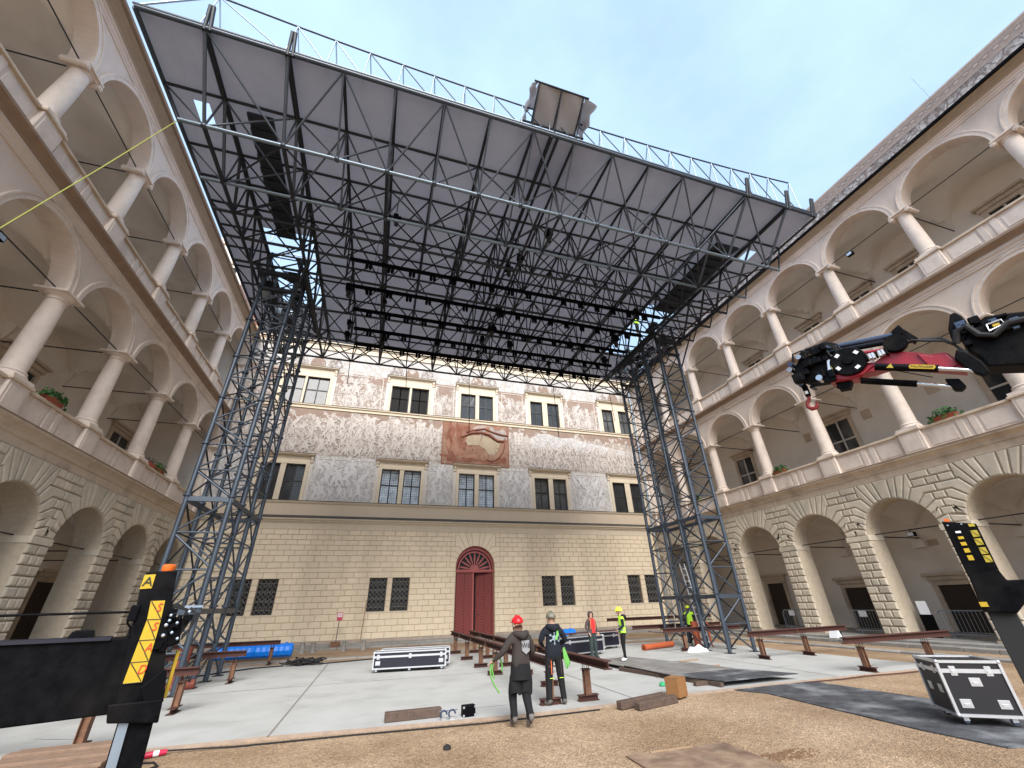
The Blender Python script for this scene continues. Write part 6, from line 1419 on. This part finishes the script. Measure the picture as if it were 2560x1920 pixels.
for k, (x, z) in enumerate(((.078, 2.441), (.077, 2.405), (.075, 2.368), (.074, 2.327), (.073, 2.283))): s_ = .006+.0022*k; mb = MB(); mb.box(-.013, .013, -.004, 0, -s_, s_); mb.build('reflector', 'yellow' if k else 'print_white', SR2, M=Matrix.Translation((x, -.0705, z)) @ Matrix.Rotation(.0, 4, 'Y'))
for (x, z) in ((.151, 2.423), (.148, 2.373), (.147, 2.319), (.147, 2.271)): mb = MB(); mb.box(-.016, .016, -.003, 0, -.020, .020); mb.build('warning_plate', 'yellow_dull', SR2, loc=(x, -.0705, z)); mb = MB(); mb.tube([(x-.014, -.0745, z+.018), (x+.014, -.0745, z-.018)], .0015, 4); mb.build('plate_line', 'print_black', SR2)
mb = MB(); mb.box(-.014, .014, -.003, 0, -.009, .009); mb.build('warning_plate', 'yellow_dull', SR2, loc=(.155, -.0705, 2.475)); mb = MB(); mb.box(-.015, .02, -.02, 0, -.014, .012); mb.build('yellow_tag', 'yellow', SR2, loc=(.022, -.083, 2.019)); mb = MB(); mb.box(-.012, .012, -.03, .0, 0, .02); mb.build('red_cap', 'orange', SR2, loc=(.052, -.02, 2.512))
for (x, z) in ((.045, 2.487), (.112, 2.487)): mb = MB(); mb.lathe([(0, -.006), (.005, -.005), (.006, 0)], n=8, ax='y'); mb.build('bolt', 'chrome', SR2, loc=(x, -.07, z))

# ------------------------------------------------------------------ people
BASE = dict(pelvis=(0, 0, .96), spine=(0, -.01, 1.14), chest=(0, 0, 1.34), collar=(0, .0, 1.46), neck=(0, .015, 1.535), head=(0, .03, 1.625), crown=(0, .025, 1.73),
            shL=(-.185, 0, 1.43), shR=(.185, 0, 1.43), elL=(-.26, -.02, 1.15), elR=(.26, -.02, 1.15), wrL=(-.27, .08, .92), wrR=(.27, .08, .92),
            hipL=(-.095, 0, .90), hipR=(.095, 0, .90), knL=(-.11, .03, .50), knR=(.11, .03, .50), anL=(-.12, 0, .09), anR=(.12, 0, .09), heL=(-.12, -.05, .045), heR=(.12, -.05, .045), toL=(-.14, .17, .035), toR=(.14, .17, .035))
RAD = dict(pelvis=(.165, .12), spine=(.155, .11), chest=(.175, .12), collar=(.11, .085), neck=(.058, .06), head=(.078, .098), crown=(.065, .08), shL=.075, shR=.075, elL=.052, elR=.052, wrL=.034, wrR=.034, hipL=.10, hipR=.10, knL=.068, knR=.068, anL=.045, anR=.045, heL=.052, heR=.052, toL=.046, toR=.046)
EDG = [('pelvis', 'spine', 'top'), ('spine', 'chest', 'top'), ('chest', 'collar', 'top'), ('collar', 'neck', 'neck'), ('neck', 'head', 'skin'), ('head', 'crown', 'skin')]
for s_ in 'LR': EDG += [('collar', 'sh'+s_, 'top'), ('sh'+s_, 'el'+s_, 'sleeve'), ('el'+s_, 'wr'+s_, 'sleeve'), ('pelvis', 'hip'+s_, 'legs'), ('hip'+s_, 'kn'+s_, 'legs'), ('kn'+s_, 'an'+s_, 'legs'), ('an'+s_, 'he'+s_, 'shoe'), ('an'+s_, 'to'+s_, 'shoe')]
def person(x, y, z, rz, h, label, mats, pose={}, rad={}, helmet=None, hood=None):
    J = dict(BASE); J.update(pose); Rr = dict(RAD); Rr.update(rad); names = list(J); vs = [J[n] for n in names]; es = [(names.index(a), names.index(b)) for a, b, _ in EDG]; rr = [Rr[n] for n in names]; kinds = [k for _, _, k in EDG]
    segs = [(Vector(J[a]), Vector(J[b]), k, min(Rr[a] if not isinstance(Rr[a], tuple) else min(Rr[a]), Rr[b] if not isinstance(Rr[b], tuple) else min(Rr[b]))) for a, b, k in EDG]
    for s_, sg in (('L', -1), ('R', 1)):      # palm, four fingers and a thumb on each hand
        wv = Vector(J['wr'+s_]); d = (wv-Vector(J['el'+s_])).normalized(); side = d.cross(Vector((0, 0, 1))); side = side.normalized() if side.length > .1 else Vector((0, 1, 0)); up = side.cross(d)
        palm = wv+d*.07; iw = names.index('wr'+s_); vs.append(tuple(palm)); rr.append((.036, .02)); ip = len(vs)-1; es.append((iw, ip)); segs.append((wv+d*.02, palm, 'skin', .02))
        for k in range(4):
            b = palm+side*(.028-.0185*k)+d*.02; t = b+d*(.045, .055, .05, .038)[k]+up*-.012; e = t+d*(.022, .026, .024, .018)[k]-up*.022
            i0 = len(vs); vs += [tuple(b), tuple(t), tuple(e)]; rr += [.0105, .0095, .008]; es += [(ip, i0), (i0, i0+1), (i0+1, i0+2)]; segs.append((b, e, 'skin', .01))
        b = wv+d*.035+side*.035; t = b+d*.035+side*.025; e = t+d*.028; i0 = len(vs); vs += [tuple(b), tuple(t), tuple(e)]; rr += [.013, .011, .009]; es += [(iw, i0), (i0, i0+1), (i0+1, i0+2)]; segs.append((b, e, 'skin', .012))
    me = bpy.data.meshes.new('body_frame'); me.from_pydata(vs, es, []); ob = bpy.data.objects.new('body_frame', me); COL.objects.link(ob)
    ob.modifiers.new('Skin', 'SKIN').use_smooth_shade = True
    for i, r in enumerate(rr): me.skin_vertices[0].data[i].radius = r if isinstance(r, tuple) else (r, r)
    me.skin_vertices[0].data[0].use_root = True
    sb = ob.modifiers.new('Sub', 'SUBSURF'); sb.levels = 2; sb.render_levels = 2
    body = bpy.data.meshes.new_from_object(ob.evaluated_get(bpy.context.evaluated_depsgraph_get())); bpy.data.objects.remove(ob); body.name = 'body'
    keys = list(dict.fromkeys(mats.values()))
    body.materials.clear()
    for k in keys: body.materials.append(MATS[k])
    for p in body.polygons:
        c = p.center; best = None
        for a, b, k, r in segs:
            t = max(0, min(1, (c-a).dot(b-a)/max(1e-9, (b-a).length_squared))); dd = (c-(a+(b-a)*t)).length-r*.8
            if best is None or dd < best[0]: best = (dd, k)
        k = best[1]
        if k == 'legs' and c.z > .93+mats_h.get(label, 0): k = 'top'
        p.material_index = keys.index(mats.get(k, mats['top'])); p.use_smooth = True
    s_ = h/1.76
    o = inst('person', None, None, Matrix.Translation((x, y, z)) @ Matrix.Rotation(rz, 4, 'Z') @ Matrix.Diagonal((s_, s_, s_, 1))); tag(o, label, 'person')
    inst('body', body, o)
    hd = Vector(J['head']); cr = Vector(J['crown'])
    f = MB(); f.lathe([(0, .115), (.012, .10), (.018, .085), (.012, .07)], (hd.x, hd.y, hd.z-.005), n=8, ax='y'); f.build('nose', 'skin', o, smooth=60)
    f = MB()
    for sx in (-1, 1): f.lathe([(0, .098), (.010, .094), (.012, .085)], (hd.x+sx*.032, hd.y, hd.z+.03), n=8, ax='y')
    f.build('eye', 'hair', o); f = MB(); f.box(hd.x-.026, hd.x+.026, hd.y+.088, hd.y+.10, hd.z-.052, hd.z-.044); f.build('mouth', 'plug_red', o)
    f = MB()
    for sx in (-1, 1): f.lathe([(0, -.02), (.026, -.01), (.03, .01), (0, .02)], (hd.x+sx*.083, hd.y-.005, hd.z+.005), n=8, ax='x')
    f.build('ear', 'skin', o, smooth=60)
    if helmet:
        hm = MB(); pr = [(.126*math.cos(t), .115*math.sin(t)) for t in [math.pi/2*i/8 for i in range(9)]]
        hm.lathe([(.118, -.02), (.126, 0)]+pr[1:-1]+[(.002, .118)], (cr.x, cr.y-.01, cr.z-.035), n=24)
        for i, v in enumerate(hm.v): hm.v[i] = (v[0]*.93, cr.y-.01+(v[1]-cr.y+.01)*1.14, v[2])
        hm.box(cr.x-.085, cr.x+.085, cr.y+.08, cr.y+.175, cr.z-.052, cr.z-.04); hm.box(cr.x-.012, cr.x+.012, cr.y-.10, cr.y+.09, cr.z+.06, cr.z+.088); hm.build('helmet', helmet, o, smooth=35)
        st = MB(); st.tube([(cr.x-.105, cr.y, cr.z-.05), (cr.x-.075, cr.y+.03, hd.z-.08), (cr.x, cr.y+.06, hd.z-.115), (cr.x+.075, cr.y+.03, hd.z-.08), (cr.x+.105, cr.y, cr.z-.05)], .007, 5); st.build('chin_strap', 'black_rubber', o, smooth=True)
    if hood:
        hb = MB()
        if hood == 'down': hb.tube([(-.13, .05, 1.47), (-.12, -.06, 1.50), (-.06, -.13, 1.49), (0, -.15, 1.46), (.06, -.13, 1.49), (.12, -.06, 1.50), (.13, .05, 1.47)], [.045, .06, .07, .08, .07, .06, .045], 10)
        else:
            hb.lathe([(.07, -.16), (.115, -.10), (.122, .0), (.118, .08), (.085, .145), (.01, .17)], (hd.x, hd.y-.015, hd.z), n=18, caps=False)
            for i, v in enumerate(hb.v):
                if v[1] > hd.y+.055 and v[2] < hd.z+.11: hb.v[i] = (hd.x+(v[0]-hd.x)*.9+(.02 if v[0] > hd.x else -.02), hd.y+.06, v[2])
            hb.f = [f_ for f_ in hb.f if not all(abs(hb.v[i][1]-(hd.y+.06)) < 1e-6 for i in f_)]; hb.m = [0]*len(hb.f)
        hb.build('hood', mats.get('hoodm', mats['top']), o, smooth=60)
    return o
mats_h = {}
# worker in the red helmet, walking away with a green strap
P1 = person(3.16, 9.72, GZ, .12, 1.86, 'worker in red helmet and dark hooded jacket walking with a green strap', dict(top='hoodie', sleeve='hoodie', neck='hoodie', skin='skin', legs='trousers_black', shoe='shoe'),
    dict(elL=(-.36, .02, 1.20), wrL=(-.50, .14, 1.07), elR=(.30, .02, 1.17), wrR=(.26, .20, 1.05), knL=(-.12, .16, .52), anL=(-.13, .05, .13), heL=(-.13, -.02, .10), toL=(-.13, .22, .05), knR=(.10, .0, .50), anR=(.10, -.18, .16), heR=(.10, -.25, .17), toR=(.10, -.03, .035), head=(-.02, .05, 1.63), crown=(-.02, .06, 1.735)),
    dict(spine=(.185, .15), chest=(.195, .145), pelvis=(.20, .15), elL=.066, elR=.066, shL=.09, shR=.09, hipL=.115, hipR=.115, knL=.095, knR=.095, anL=.06, anR=.06, wrL=.04, wrR=.04), 'helmet_red', 'down')
mb = MB(); mb.prism([(-.085, .11), (.085, .11), (.085, -.06), (0, -.125), (-.085, -.06)], 0, .004, 'y'); lg = mb.build('jacket_print', 'print_grey', P1, M=Matrix.Translation((.055, -.157, 1.275)) @ Matrix.Rotation(-.08, 4, 'X'))
text_mesh('jacket_lettering', 'W6', .125, 'print_black', P1, Matrix.Translation((.055, -.1665, 1.295)) @ Matrix.Rotation(-.08, 4, 'X') @ Matrix.Rotation(math.pi/2, 4, 'X'), sx=.95)
mb = MB()
for sx in (-1, 1): mb.lathe([(.12, -.28), (.13, -.1), (.125, .0)], (sx*.1, .0+.03*sx*-1, .80), n=14, caps=False)
mb.lathe([(.215, -.14), (.21, -.05), (.20, .12)], (0, 0, .88), n=20, caps=False)
for i, v in enumerate(mb.v): mb.v[i] = (v[0], v[1]*.74, v[2]+.03*math.sin(v[0]*30)*(v[2] < .66))
mb.build('work_apron', 'trousers_black', P1, smooth=60)
stp = thing('green_strap', 'green webbing strap held by the worker in the red helmet', 'strap', (3.16, 9.72, GZ), .12)
mb = MB()
for pts in ([(-.56, .20, 1.12), (-.48, .22, 1.16), (-.36, .22, 1.13), (-.33, .2, 1.02), (-.34, .2, .92)], [(-.56, .20, 1.12), (-.60, .2, .98), (-.58, .2, .82), (-.50, .2, .68), (-.40, .2, .56)], [(-.53, .2, 1.10), (-.55, .22, .95), (-.50, .22, .80)]): mb.tube(pts, .017, 5)
mb.build('webbing', 'strap_green', stp, smooth=True)
# worker in the camouflage helmet
P2 = person(4.42, 10.98, 0, -.05, 1.85, 'worker in camouflage helmet and navy jacket with green strap over the shoulder', dict(top='navy', sleeve='navy', neck='hair', skin='skin', legs='trousers_black', shoe='shoe'),
    dict(elL=(-.30, .02, 1.20), wrL=(-.18, .22, 1.10), elR=(.34, .02, 1.20), wrR=(.24, .24, 1.12), hipL=(-.11, 0, .90), hipR=(.11, 0, .90), knL=(-.13, .02, .50), knR=(.15, .02, .50), anL=(-.15, 0, .09), anR=(.19, 0, .09), heL=(-.15, -.05, .045), heR=(.19, -.05, .045), toL=(-.24, .13, .035), toR=(.24, .15, .035)),
    dict(spine=(.18, .14), chest=(.195, .14), pelvis=(.175, .135), elL=.064, elR=.064, shL=.09, shR=.09, hipL=.11, hipR=.11, knL=.085, knR=.085, anL=.06, anR=.06), 'helmet_camo', 'down')
mb = MB(); mb.lathe([(.0, -.004), (.05, -.003), (.055, 0)], n=16, ax='y')
for t in range(6): a = t*math.pi/3+.5; mb.cyl((.05*math.cos(a), 0, .05*math.sin(a)), (.105*math.cos(a), 0, .105*math.sin(a)), .012, n=6); mb.lathe([(0, -.003), (.024, 0)], (.112*math.cos(a), 0, .112*math.sin(a)), n=8, ax='y')
mb.build('jacket_emblem', 'steel_galv', P2, loc=(.0, -.152, 1.27))
for sx, x0 in ((-1, -.10), (1, .13)):
    mb = MB(); mb.box(x0-.006, x0+.006, -.105, -.10, .58, .84); mb.build('trouser_stripe', 'hivis_orange' if sx < 0 else 'jacket_brown', P2); mb = MB(); mb.box(x0-.045, x0+.045, -.092, -.088, .50, .51); mb.build('knee_reflector', 'hivis', P2)
st2 = thing('green_strap', 'green webbing strap hanging over the shoulder of the camouflage-helmeted worker', 'strap', (4.42, 10.98, 0), -.05)
mb = MB()
for dx in (0, .03): mb.tube([(.06+dx, .10, 1.52), (.08+dx, -.06, 1.57), (.07+dx, -.16, 1.42), (.02+dx, -.17, 1.30)], .018, 5)
for k in range(5): mb.tube([(.22, -.17, 1.14), (.24+.02*k, -.19, .95-.02*k), (.29+.015*k, -.18, .74+.02*k), (.25, -.18, .70+.02*k), (.20+.01*k, -.18, .95), (.20, -.17, 1.12)], .016, 5)
mb.build('webbing', 'strap_green', st2, smooth=True)
# worker in the red shirt facing the viewer
P3 = person(9.14, 18.2, 0, math.pi+.25, 1.70, 'worker in red shirt and brown hooded jacket standing before the long cases', dict(top='jacket_brown', sleeve='jacket_brown', neck='jacket_brown', skin='skin', legs='trousers_green', shoe='trousers_green'),
    dict(elL=(-.29, -.04, 1.17), elR=(.29, -.04, 1.17), wrL=(-.25, .10, .98), wrR=(.25, .10, .98)), dict(spine=(.17, .13), chest=(.185, .135), elL=.062, elR=.062, hipL=.11, hipR=.11, knL=.088, knR=.088, anL=.066, anR=.066), None, 'up')
mb = MB(); mb.grid(lambda u, v: ((u-.5)*(.17+.04*v), .132+.016*math.sin(math.pi*u)-.02*max(0, v-.7), .96+.52*v), 6, 8); mb.build('red_shirt', 'shirt_red', P3, smooth=True)
for sx in (-1, 1): mb = MB(); mb.tube([(sx*.13, .10, 1.10), (sx*.125, .125, 1.28), (sx*.11, .115, 1.44), (sx*.10, .02, 1.53)], .018, 6); mb.build('orange_piping', 'hivis_orange', P3, smooth=True)
# worker in the yellow vest seen from the side
P4 = person(9.3, 15.95, .125, 1.25, 1.70, 'worker in yellow helmet and yellow vest standing on the plywood walkway', dict(top='hivis', sleeve='navy', neck='navy', skin='skin', legs='trousers_black', shoe='shoe_white', hoodm='navy'),
    dict(elL=(-.27, .0, 1.16), wrL=(-.20, .18, 1.05), elR=(.26, -.05, 1.15), wrR=(.25, .08, .96), knL=(-.09, .05, .50), anL=(-.09, .04, .09), heL=(-.09, -.01, .045), toL=(-.10, .21, .035), head=(0, .05, 1.625), crown=(0, .05, 1.73)), dict(spine=(.165, .125), chest=(.175, .13)), 'helmet_yellow', 'down')
for z in (1.02, 1.16):
    mb = MB(); mb.lathe([(.176, -.018), (.178, 0), (.176, .018)], (0, 0, z), n=24, caps=False); mb.v = [(v[0], v[1]*.80, v[2]) for v in mb.v]; mb.build('reflective_band', 'steel_galv', P4, smooth=True)
# worker half hidden inside the tower, and one in the arcade
P5 = person(15.9, 20.4, 0, 2.6, 1.74, 'worker in yellow vest standing behind the ladder inside the lattice tower', dict(top='hivis', sleeve='navy', neck='navy', skin='skin', legs='trousers_black', shoe='shoe'), {}, {}, 'helmet_yellow')
P6 = person(26.0, 25.75, .24, 1.6, 1.74, 'worker in yellow vest half hidden behind the arcade pier near the tower', dict(top='hivis', sleeve='hivis', neck='navy', skin='skin', legs='trousers_black', shoe='shoe'), {}, {})
P7 = person(15.9, 19.6, 18.55, .4, 1.74, 'worker in green jacket up in the roof opening above the ladder tower', dict(top='hivis', sleeve='hivis', neck='navy', skin='skin', legs='trousers_black', shoe='shoe'), {}, {}, 'helmet_yellow')
